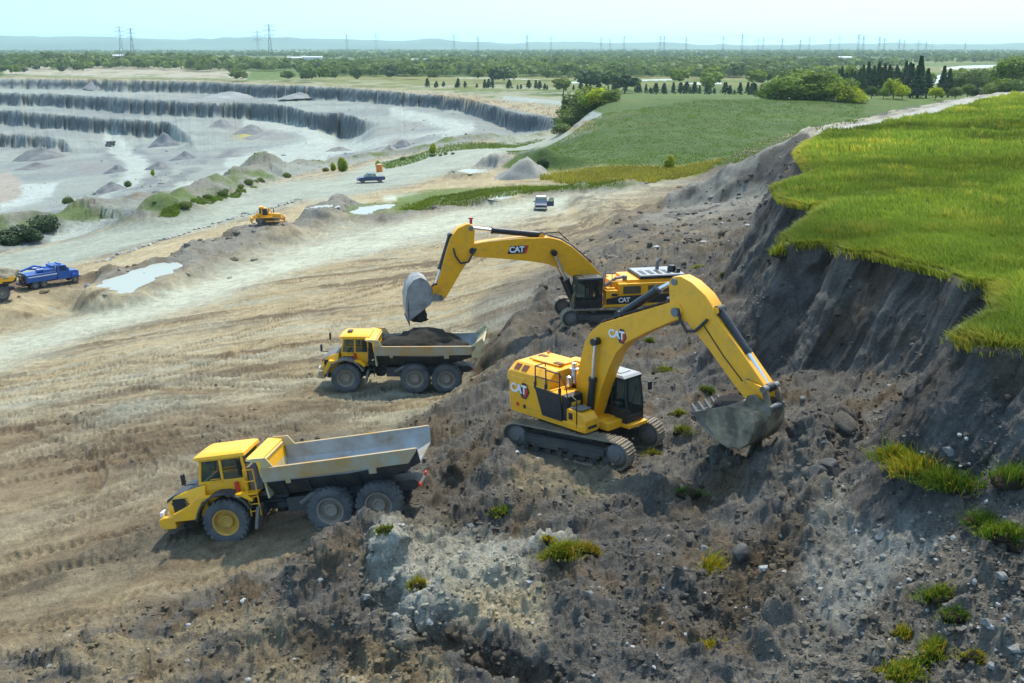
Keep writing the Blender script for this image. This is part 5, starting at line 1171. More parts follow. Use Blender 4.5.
def person_seated(loc, yaw, label, vest):
    """seated operator: one skinned body with helmet and vest"""
    r = empty('person', loc, (0, 0, yaw)); tag(r, label, 'person')
    J = [((0, 0, .0), .13), ((0, 0, .25), .13), ((0, 0, .48), .15), ((0, 0, .60), .06), ((.02, 0, .68), .085), ((.03, 0, .80), .09),
         ((.02, .2, .50), .06), ((.16, .25, .28), .045), ((.38, .22, .26), .035), ((.46, .22, .26), .035), ((.02, -.2, .50), .06), ((.16, -.25, .28), .045), ((.38, -.22, .26), .035), ((.46, -.22, .26), .035),
         ((.12, .1, -.02), .09), ((.46, .13, .0), .065), ((.5, .13, -.4), .045), ((.62, .13, -.42), .035), ((.12, -.1, -.02), .09), ((.46, -.13, .0), .065), ((.5, -.13, -.4), .045), ((.62, -.13, -.42), .035)]
    E_ = [(0, 1), (1, 2), (2, 3), (3, 4), (4, 5), (2, 6), (6, 7), (7, 8), (8, 9), (2, 10), (10, 11), (11, 12), (12, 13), (0, 14), (14, 15), (15, 16), (16, 17), (0, 18), (18, 19), (19, 20), (20, 21)]
    me = bpy.data.meshes.new('body'); me.from_pydata([j[0] for j in J], E_, [])
    o = link('body', me, r); o.modifiers.new('skin', 'SKIN'); sb = o.modifiers.new('smooth', 'SUBSURF'); sb.levels = sb.render_levels = 1
    for v, j in zip(me.skin_vertices[0].data, J): v.radius = (j[1], j[1])
    me.skin_vertices[0].data[0].use_root = True
    me.materials.append(paint('work_clothes', (.25, .12, .07), .8, dirt=.2))
    m = MB(); m.loft([[(.16*math.cos(a)*k, .21*math.sin(a)*k, z) for a in np.linspace(0, 2*math.pi, 12, endpoint=False)] for z, k in ((.02, .95), (.25, 1), (.45, 1.02), (.55, .7))]); m.build('vest', vest, r)
    m = MB(); m.lathe([(.001, .14), (.07, .12), (.11, .05), (.12, 0), (.15, -.01), (.001, -.01)], (.03, 0, .83), (0, 0, 1), 14); m.build('helmet', vest, r)
    return r
HIVIS = paint('hi_vis_orange', (.9, .16, .02), .7, dirt=.05)
person_seated(local_pt(E2, (2.5, 1.08, 1.8)), E2['yaw'], 'operator in an orange vest seated at the controls of the far excavator', HIVIS)

adt('dump_truck', T1['p'], T1['yaw'], T1['z'], 'empty yellow articulated dump truck in front, its worn bed open and bare', 'articulated dump trucks', 1, roll=T1['roll'], pitch=T1['pitch'])
adt('dump_truck', T2['p'], T2['yaw'], T2['z'], 'mud caked articulated dump truck being loaded with soil under the far excavator', 'articulated dump trucks', 2)
lx = lambda T, q: (T['p'][0]+q*math.cos(T['yaw']), T['p'][1]+q*math.sin(T['yaw']))
soil_heap('soil_load', (*lx(T2, -4.6), T2['z']+2.5), T2['yaw'], 2.7, 1.4, 1.15, (.055, .05, .04), 'dark brown soil heaped in the bed of the loading dump truck', 'soil', 8.0)
soil_heap('soil_load', local_pt(E2, (13.75, 0, .75)), E2['yaw'], .6, .85, .85, (.055, .05, .045), 'clod of soil spilling out of the far excavator bucket', 'soil', 12.0, ns=3)
# ------------------------------------------------------------------ smaller vehicles
def road_wheel(parent, x, y, s_, r=.5, wd=.3, rim=RIMG):
    m = MB(); h = wd/2
    m.lathe([(r*.55, -h), (r*.9, -h), (r, -h*.6), (r, h*.6), (r*.9, h), (r*.55, h)], (x, y, r), (0, s_, 0), 20, 0)
    m.lathe([(.01, h*.5), (r*.2, h*.6), (r*.25, h*.3), (r*.5, h*.4), (r*.58, h*.95), (r*.58, -h*.9), (.01, -h*.9)], (x, y, r), (0, s_, 0), 16, 1)
    return m.build('wheel', [TYRE, rim], parent)
def place_on(u, v, yaw, lift=0.0, pitch=0.0, roll=0.0, name='thing'):
    q = on_base(u, v); return empty(name, (q[0], q[1], surf_z(q[0], q[1])+lift), (roll, pitch, yaw))
def service_truck():
    r = place_on(54, 285, R(48), .05, name='service_truck'); r.scale = (.8,)*3; tag(r, 'blue heavy service truck with a white side stripe parked behind the earth berm', 'truck')
    m = MB(); m.box((-.6, 0, .85), (8.2, .9, .35)); m.build('frame', BLACK, r)
    m = MB(); m.loft([[(x, -w, .8), (x, w, .8), (x, w, z), (x, -w, z)] for x, w, z in ((1.9, 1.05, 1.95), (3.0, .95, 1.85), (3.5, .85, 1.7))]); m.build('hood', BLUE, r, .06)
    m = MB(); m.prism([(.2, .8), (1.95, .8), (1.95, 2.0), (1.5, 2.85), (.3, 2.95), (.2, 2.9)], -1.15, 1.15); cab = m.build('cab', BLUE, r, .06)
    m = MB(); m.prism([(.55, 2.05), (1.6, 2.05), (1.35, 2.75), (.55, 2.78)], -1.165, 1.165); m.prism([(1.98, 2.05), (1.99, 2.05), (1.58, 2.8), (1.55, 2.8)], -1.0, 1.0); m.build('window', GLASS, cab)
    m = MB(); m.box((.9, 0, 3.02), (.3, 1.5, .14)); m.build('light_bar', BLUE, cab)
    m = MB(); m.box((-2.2, 0, 1.55), (4.4, 2.5, 1.15)); m.box((-.9, 0, 2.3), (1.8, 2.3, .55)); m.box((-.2, 0, 2.75), (.5, 2.0, .5)); b = m.build('service_body', BLUE, r, .05)
    for s_ in (-1, 1):
        m = MB(); m.box((-2.0, s_*1.262, 1.78), (4.2, .02, .14)); m.build('stripe', WHITE, b)
        for k in range(3):
            m = MB(); m.box((-.8-1.3*k, s_*1.26, 1.42), (1.1, .02, .5)); m.build('locker_door', BLUE, b, .01)
        m = MB(); m.cyl((.05, s_*1.0, 1.2), (.05, s_*1.0, 3.25), .08, n=10); m.build('exhaust_stack', CHROME, r)
        m = MB(); m.prism([(2.1, .9), (3.3, .9), (3.2, 1.25), (2.9, 1.4), (2.4, 1.4)], s_*.95, s_*1.25); m.build('mudguard', BLUE, r, .04)
        m = MB(); m.box((3.5, s_*.7, 1.25), (.1, .3, .2)); m.build('headlight', LAMP, r)
        m = MB(); m.box((1.75, s_*1.4, 2.2), (.1, .2, .5)); m.tube([(1.7, s_*1.1, 2.2), (1.75, s_*1.4, 2.2)], .03); m.build('mirror', BLUE, cab)
        road_wheel(r, 2.75, s_*1.05, s_, .52, .32)
        for x in (-1.9, -3.15): road_wheel(r, x, s_*.98, s_, .52, .5)
        m = MB(); m.box((-4.72, s_*.9, 1.15), (.06, .25, .15)); m.build('tail_light', RED, r)
    m = MB(); m.box((-4.45, 0, 1.5), (.12, 2.3, 1.6)); m.box((-4.7, 0, .75), (.5, 2.4, .25)); m.box((-4.55, 0, 1.5), (.08, 1.3, .8)); m.build('tailboard', BLACK, r, .02)
    m = MB(); m.box((-4.62, .15, 1.55), (.05, .4, .3)); m.build('reel', ORANGE, r)
    m = MB(); m.tube([(-.9, 0, 2.6), (-2.6, 0, 3.1), (-4.6, 0, 2.6)], .16, n=8); m.cyl((-1.6, .5, 2.5), (-3.4, .5, 2.75), .18, n=10); m.cyl((-1.6, -.6, 2.45), (-2.6, -.6, 2.45), .3, n=12); m.build('crane_arm', BLUE, r)
    m = MB(); m.box((3.55, 0, .85), (.25, 2.2, .35)); m.build('bumper', CHROME, r, .03)
    return r
service_truck()
def bulldozer():
    r = place_on(268, 225, R(20), .1, name='bulldozer'); r.scale = (.72,)*3; tag(r, 'yellow crawler bulldozer with rear ripper on the grey berm by the haul road', 'bulldozer')
    for s_ in (-1, 1): make_track(r, Matrix.Identity(4), s_*1.1, .62, 4.4, 1.25, 36)
    m = MB(); m.prism([(.1, .9), (2.6, .9), (2.65, 1.9), (.3, 2.15), (.1, 2.1)], -.62, .62); m.build('engine_hood', YEL, r, .05)
    m = MB(); m.box((-.9, 0, 1.35), (2.0, 1.5, .9)); m.box((-1.75, 0, 1.75), (.7, 1.5, .9)); m.build('body', YEL, r, .06)
    for s_ in (-1, 1):
        m = MB(); m.box((-.4, s_*1.1, 1.45), (2.4, .7, .12)); m.build('mudguard', YEL, r, .02)
        m = MB(); m.tube([(-.6, s_*1.5, .7), (2.4, s_*1.6, .55), (3.1, s_*1.3, .6)], .12, n=8); m.cyl((1.6, s_*.5, 1.9), (2.9, s_*.45, 1.0), .08, n=8); m.build('push_arm', YEL, r)
    c = cab_excavator(r, -1.55, -.05, -.72, .72, 1.85, 3.15, YEL, .1)
    m = MB()
    for s_ in (-1, 1): m.box((-1.2, s_*.85, 2.6), (.25, .14, 1.9)); m.tube([(.15, s_*.55, 2.0), (.35, s_*.5, 3.1), (.9, s_*.3, 2.1)], .1, n=8)
    m.box((-1.15, 0, 3.45), (.8, 1.8, .14)); m.build('rollover_frame', YEL, r, .03)
    m = MB(); m.cyl((1.3, .2, 2.0), (1.3, .2, 3.0), .09, n=10); m.build('exhaust_stack', BLACK, r)
    m = MB(); m.loft([[(3.1+.25*t*t-.0, -1.95, .15+1.35*(t+1)/2), (3.1+.25*t*t, 1.95, .15+1.35*(t+1)/2), (3.22+.25*t*t, 1.95, .15+1.35*(t+1)/2), (3.22+.25*t*t, -1.95, .15+1.35*(t+1)/2)] for t in np.linspace(-1, 1, 7)]); m.build('blade', YEL, r, .02)
    m = MB(); m.box((-3.1, 0, 1.15), (.4, 2.1, .5)); m.tube([(-2.0, .6, 1.3), (-3.1, .6, 1.2)], .13); m.tube([(-2.0, -.6, 1.3), (-3.1, -.6, 1.2)], .13); m.tube([(-2.0, .4, 1.9), (-3.0, .5, 1.4)], .1); m.tube([(-2.0, -.4, 1.9), (-3.0, -.5, 1.4)], .1)
    for y in (-.85, 0, .85): m.prism([(-3.35, 1.4), (-3.05, 1.4), (-3.1, .4), (-2.9, .05), (-3.3, .35)], y-.07, y+.07)
    m.build('ripper', YEL, r, .02)
bulldozer()
def pickup(u, v, yaw, label, mat, open_door=False, lift=.05, sc_=1.0, roofm=None):
    r = place_on(u, v, yaw, lift, name='pickup_truck'); r.scale = (sc_,)*3; tag(r, label, 'pickup truck')
    m = MB(); m.loft([[(x, -.92*w, z0), (x, .92*w, z0), (x, .97*w, (z0+z1)/2), (x, .9*w, z1), (x, -.9*w, z1), (x, -.97*w, (z0+z1)/2)] for x, w, z0, z1 in ((-2.75, .97, .5, 1.15), (-1.2, 1, .42, 1.15), (.9, 1, .42, 1.15), (1.5, 1, .42, 1.12), (2.5, .96, .45, 1.02), (2.75, .88, .5, .85))]); b = m.build('body', mat, r, .05)
    m = MB(); m.loft([[(-1.0, -.88, 1.14), (1.35, -.88, 1.14), (1.35, .88, 1.14), (-1.0, .88, 1.14)], [(-.75, -.72, 1.82), (.5, -.72, 1.84), (.5, .72, 1.84), (-.75, .72, 1.82)]]); cab = m.build('cab', GLASS, r, .04)
    m = MB(); m.loft([[(-.8, -.76, 1.81), (.56, -.76, 1.83), (.56, .76, 1.83), (-.8, .76, 1.81)], [(-.7, -.66, 1.89), (.45, -.66, 1.9), (.45, .66, 1.9), (-.7, .66, 1.89)]]); m.build('roof', roofm or mat, cab, .03)
    m = MB(); 
    for s_ in (-1, 1):
        for a, b_ in (((1.35, .88, 1.14), (.5, .72, 1.84)), ((-1.0, .88, 1.14), (-.75, .72, 1.82)), ((.2, .89, 1.14), (.1, .73, 1.84))): m.tube([(a[0], s_*a[1], a[2]), (b_[0], s_*b_[1], b_[2])], .045)
    m.build('pillars', mat, cab)
    m = MB(); m.box((-1.85, 0, 1.16), (1.6, 1.5, .03)); m.build('bed_liner', BLACK, r)
    m = MB(); m.box((2.74, 0, .72), (.06, 1.5, .28)); m.build('front_grille', BLACK, r); m = MB(); m.box((2.78, 0, .45), (.12, 1.75, .18)); m.build('bumper', CHROME, r, .02); m = MB(); m.box((2.86, 0, .47), (.02, .45, .13)); m.build('number_plate', WHITE, r)
    for s_ in (-1, 1):
        m = MB(); m.box((2.66, s_*.74, .8), (.1, .28, .18)); m.build('headlight', LAMP, r, .02); m = MB(); m.box((-2.77, s_*.78, .95), (.04, .16, .3)); m.build('tail_light', RED, r)
        m = MB(); m.box((1.0, s_*1.08, 1.22), (.1, .22, .18)); m.build('mirror', BLACK, r)
        for x in (1.75, -1.75): road_wheel(r, x, s_*.82, s_, .40, .26)
    if open_door:
        m = MB(); m.M = Matrix.Translation((1.15, .95, 0)) @ Matrix.Rotation(R(-68), 4, 'Z'); m.box((-.55, 0, .82), (1.1, .08, .7)); m.box((-.55, 0, 1.2), (1.1, .07, .08)); m.tube([(-.1, 0, 1.2), (-.45, 0, 1.8), (-1.0, 0, 1.78), (-1.08, 0, 1.2)], .035); d = m.build('door', mat, r, .02)
        m = MB(); m.M = Matrix.Translation((1.15, .95, 0)) @ Matrix.Rotation(R(-68), 4, 'Z'); m.prism([(-.15, 1.22), (-1.05, 1.22), (-1.0, 1.75), (-.45, 1.76)], -.01, .01); m.build('window', GLASS, d)
pickup(541, 209, R(-92), 'dark blue pickup facing us with its driver door hanging open', NAVY, True, roofm=WHITE)
pickup(371, 182.5, R(197), 'small dark pickup driving down the pale haul road near the orange tank', NAVY, lift=.05, sc_=1.15)
t3 = on_base(-30, 305)
adt('dump_truck', (t3[0]-2.2, t3[1]+.3), R(203), surf_z(t3[0], t3[1])+.1, 'yellow dump truck with a pale load, cut off by the left edge', 'articulated dump trucks', 1, RAILM=YEL2).scale = (.82,)*3
soil_heap('soil_load', (t3[0]+1.9, t3[1]+1.9, surf_z(t3[0], t3[1])+2.5), R(203), 2.2, 1.1, .95, (.30, .27, .19), 'pale sand heaped in the dump truck at the left edge', 'soil', 21.0)
def haul_truck():
    r = place_on(110.5, 146.5, R(-105), .1, name='haul_truck'); tag(r, 'tiny dark haul truck on the pale ramp inside the quarry', 'haul truck')
    m = MB(); m.box((0, 0, 1.2), (7.5, 2.2, .8)); m.build('chassis', DARK, r)
    m = MB(); m.loft([[(x, -2.1, z), (x, 2.1, z), (x, 2.3, z+1.6), (x, -2.3, z+1.6)] for x, z in ((-4.2, 2.6), (1.2, 1.9), (2.0, 2.6))]); m.prism([(1.6, 3.9), (4.0, 4.1), (4.0, 4.25), (1.6, 4.2)], -2.2, 2.2); m.build('dump_body', DARK, r, .05)
    m = MB(); m.box((2.9, .9, 2.6), (1.4, 1.6, 1.5)); m.box((3.2, 0, 1.6), (1.8, 3.6, 1.0)); m.build('cab', STEEL, r, .05)
    for s_ in (-1, 1):
        for x in (2.6, -2.4): road_wheel(r, x, s_*1.8, s_, 1.25, .9)
haul_truck()
q = on_base(379.5, 172); r = empty('water_tank', (q[0], q[1], surf_z(q[0], q[1])-.1)); tag(r, 'upright orange cylindrical tank standing beside the far haul road', 'tank')
m = MB(); m.lathe([(.01, 0), (.82, 0), (.85, .1), (.85, 2.0), (.78, 2.15), (.01, 2.15)], (0, 0, 0), (0, 0, 1), 24)
for k in range(4): m.lathe([(.85, .3+.45*k), (.89, .34+.45*k), (.89, .40+.45*k), (.85, .44+.45*k)], (0, 0, 0), (0, 0, 1), 24)
m.build('tank_body', ORANGE, r); m = MB(); m.lathe([(.01, 2.3), (.35, 2.26), (.8, 2.15), (.8, 2.1), (.01, 2.1)], (0, 0, 0), (0, 0, 1), 24); m.build('lid', CREAM, r)

# ------------------------------------------------------------------ spoil heaps on the quarry floor and by the road
def cone_heap(u, v, wpx, hpx, base, label, seed):
    q = on_base(u, v); D = math.hypot(q[0], q[1]); k = D/F*1.03; w_, h_ = wpx*k/2, hpx*k
    n, mrings = 40, 14; rr = np.linspace(0, 1.15, mrings)[:, None]; aa = np.linspace(0, 2*math.pi, n, endpoint=False)[None]
    x = rr*np.cos(aa)*w_; y = rr*np.sin(aa)*w_*.9; z = h_*np.clip(1-rr**1.15, -.15, 1)*np.ones_like(aa)
    P_ = np.stack([x, y, z], -1).reshape(-1, 3); P_[:, 2] += h_*.16*fbm(P_, 2.2/w_, 3, off=seed); P_[:, :2] *= 1+.12*fbm(P_, 1.2/w_, 2, off=seed+3)[:, None]
    i = np.arange(mrings-1)[:, None]*n; j = np.arange(n)[None]; fs = np.stack([i+j, i+(j+1) % n, i+n+(j+1) % n, i+n+j], -1).reshape(-1, 4)
    me = np_mesh('gravel_heap', P_, fs[:, ::-1], ROCKM, np.asarray(base)*(1+.2*fbm(P_, 3/w_, 2))[:, None])
    o = link('gravel_heap', me); o.location = (q[0], q[1], q[2]-.05*h_); tag(o, label, 'gravel heap', 'gravel heaps around the quarry')
for a in ((42,160,46,13,(.16,.165,.16),'big grey conical gravel heap on the lowest quarry floor, by the left edge',1), (38,168,34,5,(.15,.15,.15),'low dark gravel heap in front of the big conical heap',2), (222,127,26,7,(.2,.2,.19),'small pointed gravel heap on the quarry bench, left of the yellow patch',3), (252,134,34,9,(.19,.19,.18),'wide gravel heap on the quarry bench beside the yellow patch',4),
          (402,148,28,9,(.17,.175,.175),'dark gravel heap at the right end of the quarry floor',5), (390,150,16,5,(.25,.24,.2),'small pale gravel heap touching the dark heap at the right of the quarry',6), (527,177,58,21,(.27,.26,.22),'pale sandy heap beside the haul road at the foot of the green hill',7), (92,88,16,6,(.2,.2,.2),'tiny grey heap on the top quarry bench',8), (230,97,60,5,(.24,.25,.24),'long low rubble heap on the top quarry bench',9), (300,97,34,5,(.22,.225,.22),'low rubble heap at the right of the top quarry bench',10),
          (268,137,40,5,(.2,.2,.19),'low grey rubble heap below the yellow patch',11), (165,147,34,12,(.15,.155,.16),'dark rubble heap against the quarry step',12), (118,172,22,7,(.16,.165,.165),'dark rubble mound on the inner side of the quarry ramp',13), (112,190,30,8,(.17,.172,.168),'long rubble mound lower down the inner side of the quarry ramp',14), (160,170,26,8,(.18,.18,.172),'rubble mound on the outer side of the quarry ramp',15), (186,160,30,8,(.16,.165,.17),'dark rubble mound below the quarry step',16), (230,158,34,7,(.2,.2,.19),'grey rubble mound in the middle of the quarry floor',17), (340,152,30,6,(.2,.2,.185),'rubble mound on the right part of the quarry floor',19)): cone_heap(*a)

# ------------------------------------------------------------------ grass
def blades(P_, Lb, wd, lean, ndir=None, seed=0, nseg=2):
    """bent grass blades: two quads each; returns coordinates and faces"""
    g = np.random.default_rng(seed); n = len(P_)
    a = g.uniform(0, 2*math.pi, n); side = np.stack([np.cos(a), np.sin(a), 0*a], -1); b = a+math.pi/2+g.normal(0, .5, n)
    fw = np.stack([np.cos(b), np.sin(b), 0*b], -1)*lean[:, None]
    if ndir is not None: fw = fw*.6+ndir
    up = np.array([0, 0, 1.0]); L = Lb[:, None]; w_ = (wd*np.ones(n))[:, None]
    mid = P_+up*L*.6+fw*L*.25; tip = P_+up*L*.92+fw*L*.75
    co = np.stack([P_-side*w_, P_+side*w_, mid+side*w_*.75, mid-side*w_*.75, tip+side*w_*.15, tip-side*w_*.15], 1).reshape(-1, 3)
    k = np.arange(n)[:, None]*6; fs = np.concatenate([k+np.array([[0, 1, 2, 3]]), k+np.array([[3, 2, 4, 5]])], 0)
    return co, fs
GRASS = leaf_mat('meadow_grass', (.14, .22, .026), (.26, .335, .034), .45, .22, attr=True)
TUFTM = leaf_mat('tuft_grass', (.09, .15, .012), (.19, .24, .02), .38, 1.2, attr=True)
gx = np.random.default_rng(3)
pts = []
for D0, D1, n in ((28, 60, 150000), (60, 100, 95000), (100, 270, 170000)):
    az = gx.uniform(R(4), R(41), n*3); D = np.sqrt(gx.uniform(D0**2, D1**2, n*3)); x, y = D*np.sin(az), D*np.cos(az)
    s = seg_sd(x, y, POLY); dcr, _ = line_d(x, y, [tuple(q[:2]) for q in cw]); k = (s > -.12) & (~((D > 95) & (dcr < 4.2)))
    x, y, s, D = x[k][:n], y[k][:n], s[k][:n], D[k][:n]; pts.append((x, y, s, D))
# extra fringe along the broken edge
fx_, fy_ = [], []
for a, b in zip(ew[:-1], ew[1:]):
    L = np.hypot(*(b-a)[:2]); n = int(L*85); t = gx.uniform(0, 1, n); fx_.append(a[0]+(b[0]-a[0])*t); fy_.append(a[1]+(b[1]-a[1])*t)
fx_ = np.concatenate(fx_)+gx.normal(0, .22, sum(map(len, fx_))); fy_ = np.concatenate(fy_)+gx.normal(0, .22, len(fx_))
pts.append((fx_, fy_, seg_sd(fx_, fy_, POLY), np.hypot(fx_, fy_)))
x, y, s, D = (np.concatenate([p[i] for p in pts]) for i in range(4))
k = s > -.5; x, y, s, D = x[k], y[k], s[k], D[k]
zz = HI(x, y)+0.0; P_ = np.stack([x, y, 0*x], -1)
zz = np.where(s > 0, np.maximum(land_z(x, y), zz-.3), zz-0.12+s*.25)-.05
cl = fbm(P_, .55, 3, off=44); cl2 = fbm(P_, .14, 3, off=46); big_ = fbm(np.stack([x*.35+y*.2, y, 0*x], -1), .09, 3, off=47)
edge = 1-sst(s, .0, .9)
Lb = (.36+.20*cl+.12*cl2)*gx.uniform(.6, 1.25, len(x))*(1-edge*.35*(cl > 0))+.06*edge*(1+cl); Lb = np.clip(Lb, .12, .95)*(1+.004*D)
# outward lean at the edge
e_ = .3; gxn = (seg_sd(x+e_, y, POLY)-seg_sd(x-e_, y, POLY)); gyn = (seg_sd(x, y+e_, POLY)-seg_sd(x, y-e_, POLY)); gl = np.hypot(gxn, gyn)+1e-6
nd = np.stack([-gxn/gl, -gyn/gl, -0.5*np.ones_like(x)], -1)*(edge*.6)[:, None]+np.array([-.28, -.12, 0])*(.6+.5*cl2)[:, None]
co, fs = blades(np.stack([x, y, zz], -1), Lb, np.where(D < 60, .02, np.where(D < 100, .036, .075)), gx.uniform(.15, .7, len(x)), nd, 5)
tint = np.ones((len(x), 3)); dry = sst(cl+.6*gx.normal(0, .5, len(x)), .5, 1.1); tint = tint*(1-dry[:, None])+np.array([1.9, 1.35, 1.6])*dry[:, None]
sh_ = np.clip(1.02+.38*big_+.24*cl2, .45, 1.6); warm = sst(big_, .1, .7)[:, None]; tint = tint*sh_[:, None]*(1+warm*np.array([.22, .05, 0]))
tint = tint*(1-edge[:, None]*.5*gx.uniform(0, 1, (len(x), 1))*np.array([[-.5, .15, .1]]))
me = np_mesh('meadow_grass', co, fs, GRASS, np.repeat(np.clip(tint, 0, 3), 6, 0), smooth=False); tag(link('meadow_grass', me), kind='stuff')

def tuft(u, v, rx, ry, hgt, n, label, tone=(1, 1, 1), ang=0.0, sod=True, seed=0, lean=(0, -.25, 0), name='grass_clump', cat='grass clump', grp='torn grass clumps on the rubble'):
    """a torn clump of turf: dark sod with blades growing from it"""
    q = on_base(u, v); z0 = surf_z(q[0], q[1]); r = empty(name, (q[0], q[1], z0), (0, 0, ang)); tag(r, label, cat, grp)
    g = np.random.default_rng(seed+100); sodh = max(.22, hgt*.32)
    if sod:
        me = lump_mesh('sod', 3, rx*.68, ry*.68, sodh*.8, (.05, .034, .02), SOIL, .3, 1.6, seed, flat=-.5); o = link('sod', me, r); o.location = (0, 0, -.02)
    n = int(n*.75); rx, ry, hgt = rx*.82, ry*.82, hgt*.72; nc = 8; ca = g.uniform(0, 6.28, nc); cr = np.sqrt(g.uniform(0, .8, nc)); ci = g.integers(0, nc, n)
    px, py = (cr[ci]*np.cos(ca[ci])+g.normal(0, .26, n))*rx, (cr[ci]*np.sin(ca[ci])+g.normal(0, .26, n))*ry; rr = np.clip(np.hypot(px/rx, py/ry), 0, 1.25)
    hgt = hgt*g.uniform(.45, 1.15, nc)[ci]
    c, s_ = math.cos(ang), math.sin(ang); wx, wy = q[0]+px*c-py*s_, q[1]+px*s_+py*c
    if sod: pz = np.sqrt(np.maximum(0, 1-rr**2))*sodh*.8-.08
    else: pz = np.array([surf_z(a_, b_) for a_, b_ in zip(wx, wy)])-z0-.03
    L = hgt*g.uniform(.5, 1.15, n); out = np.stack([px/rx, py/ry, -.35*np.ones(n)], -1)*.6*rr[:, None]+np.array(lean)+g.normal(0, .22, (n, 3))
    co, fs = blades(np.stack([px, py, pz], -1), L, .017, g.uniform(.2, .9, n), out, seed+1)
    t_ = np.array(tone)*g.uniform(.75, 1.3, (n, 1)); dry = g.uniform(0, 1, n) < .22; t_[dry] *= np.array([2.0, 1.15, 1.2])
    link('blades', np_mesh('blades', co, fs, TUFTM, np.repeat(t_, 6, 0), smooth=False), r); return r
YT = (1.7, 1.25, .8); DT = (.55, .75, .8); MT = (1, 1, 1)
for i, a in enumerate((
    (905,462,1.2,.6,.75,1500,'large torn grass clump with yellow fringe slumped on the grey slope, its upper end',(1.25,1.1,.8),R(-25)), (930,478,1.3,.7,.8,1800,'middle of the slumped turf strip, yellow green above dark roots',(1.5,1.2,.8),R(-30)), (958,492,1.2,.6,.8,1500,'lower dark green end of the slumped turf strip',(.7,.85,.8),R(-30)),
    (1012,487,.9,.55,.7,900,'grass clump at the right edge, above the trailing turf',DT,0), (985,520,.7,.4,.55,600,'thin green turf trailing below the slumped strip',(.6,.8,.8),R(-40)), (1003,538,.7,.4,.6,700,'short green clump at the lower end of the trailing turf',(.7,.9,.8),R(-20)), (1022,543,.6,.4,.5,500,'low grass clump cut by the right edge of the picture',DT,0),
    (942,598,.75,.5,.5,800,'bright green clump with pale stems on the gravel, lower right',MT,R(20)), (955,625,.55,.35,.4,400,'flattened grass clump with bare roots beside the gravel',DT,0), (942,650,.75,.45,.5,700,'pale yellow green clump below the bare roots',(1.3,1.15,.9),R(15)), (905,632,.35,.3,.5,350,'small yellow clump standing on a dark clod, lower right',YT,0), (900,678,1.0,.6,.6,1100,'broad green clump at the bottom edge of the picture',MT,0), (972,662,.4,.22,.3,220,'small flat yellow tuft by a round stone, lower right',YT,0), (918,668,.5,.35,.4,350,'thin green tuft beside the broad bottom clump',DT,0),
    (567,563,.9,.5,.6,1100,'yellow green clump fallen on the rubble in the middle foreground',(1.35,1.15,.8),R(20)), (590,560,.5,.35,.45,450,'brown rooted end of the fallen foreground clump',(1.5,1.0,.7),R(-30)), (710,572,.55,.4,.75,700,'upright yellow clump in a hollow of dark clay',(1.6,1.2,.8),R(70)), (716,655,.6,.4,.4,450,'tilted clump with a dark brown root ball, bottom centre right',YT,R(10)), (418,588,.4,.3,.4,350,'small clump with straw stems on the pale foreground mound',(1.4,1.1,.9),0),
    (500,511,.5,.35,.35,450,'small green tuft left of the churned hollow',(.8,1,.8),0), (577,494,.4,.3,.4,350,'dark green tuft standing under the near excavator tracks',(.7,.95,.8),0), (655,455,.6,.35,.35,450,'low yellowish tuft beside the front end of the near tracks',(1.3,1.1,.9),0), (682,438,.6,.35,.5,500,'grass clump with brown roots right of the near excavator cab',(1.2,1.05,.8),R(15)), (663,375,.8,.5,.5,700,'grass clump on a brown sod left of the near stick',(1.2,1.1,.8),R(10)), (648,345,.5,.35,.4,350,'small clump under the near boom',MT,0), (707,392,.5,.35,.4,350,'small dark clump above the near bucket',DT,0), (677,412,.6,.35,.4,400,'pale clump between the cab and the bucket',(1.2,1.1,.9),0),
    (782,256,.7,.5,.8,700,'bright tuft growing on the lip of the spur left of the cut face',(1.3,1.25,.8),0), (700,268,.7,.45,.4,350,'small clump on the slope behind the far excavator',MT,0), (712,292,.6,.4,.35,300,'thin clump right of the far excavator deck',MT,0), (690,497,.6,.3,.3,350,'bluish green tuft on dark rubble below the bucket',(.5,.85,1.2),0), (725,275,.5,.35,.3,240,'tiny clump at the foot of the spur',DT,0), (388,545,.5,.3,.35,300,'straggly tuft on the ridge behind the front truck',(1.1,1,.9),0), (548,548,.3,.22,.3,160,'tiny yellow tuft left of the fallen foreground clump',YT,0))):
    tuft(*a, seed=i)
# reeds and grass by the puddles
def patch(pxs, n, L, w_, tone, name, seed):
    g = np.random.default_rng(seed); W_ = np.array([on_base(*p) for p in pxs]); poly = [tuple(p[:2]) for p in W_]; a = W_[:, :2]
    x = g.uniform(a[:, 0].min(), a[:, 0].max(), n*4); y = g.uniform(a[:, 1].min(), a[:, 1].max(), n*4); P_ = np.stack([x, y, 0*x], -1)
    k = seg_sd(x, y, poly)+1.2*fbm(P_, .15, 2, off=seed) > 0; x, y = x[k][:n], y[k][:n]; z = land_z(x, y); P_ = np.stack([x, y, z], -1)
    nn_ = fbm(P_, .12, 3, off=seed+3); Lb = L*g.uniform(.5, 1.2, len(x))*(1+.4*nn_)
    co, fs = blades(P_, np.maximum(Lb, .1), w_, g.uniform(.2, .8, len(x)), None, seed)
    t_ = np.array(tone)*(1+.3*nn_[:, None])*g.uniform(.8, 1.2, (len(x), 1)); me = np_mesh(name, co, fs, TUFTM, np.repeat(np.clip(t_, 0.1, 3), 6, 0), smooth=False); tag(link(name, me), kind='stuff')
patch([(395,208),(430,197),(490,189),(560,186),(625,184),(625,188),(540,192),(490,198),(440,208),(398,214)], 14000, .5, .06, (1.15, 1.02, .9), 'reed_grass', 61)
patch([(540,178),(600,168),(680,168),(725,160),(700,174),(620,182),(550,182)], 9000, .8, .10, (1.9, 1.25, 1.6), 'dry_reeds', 62)
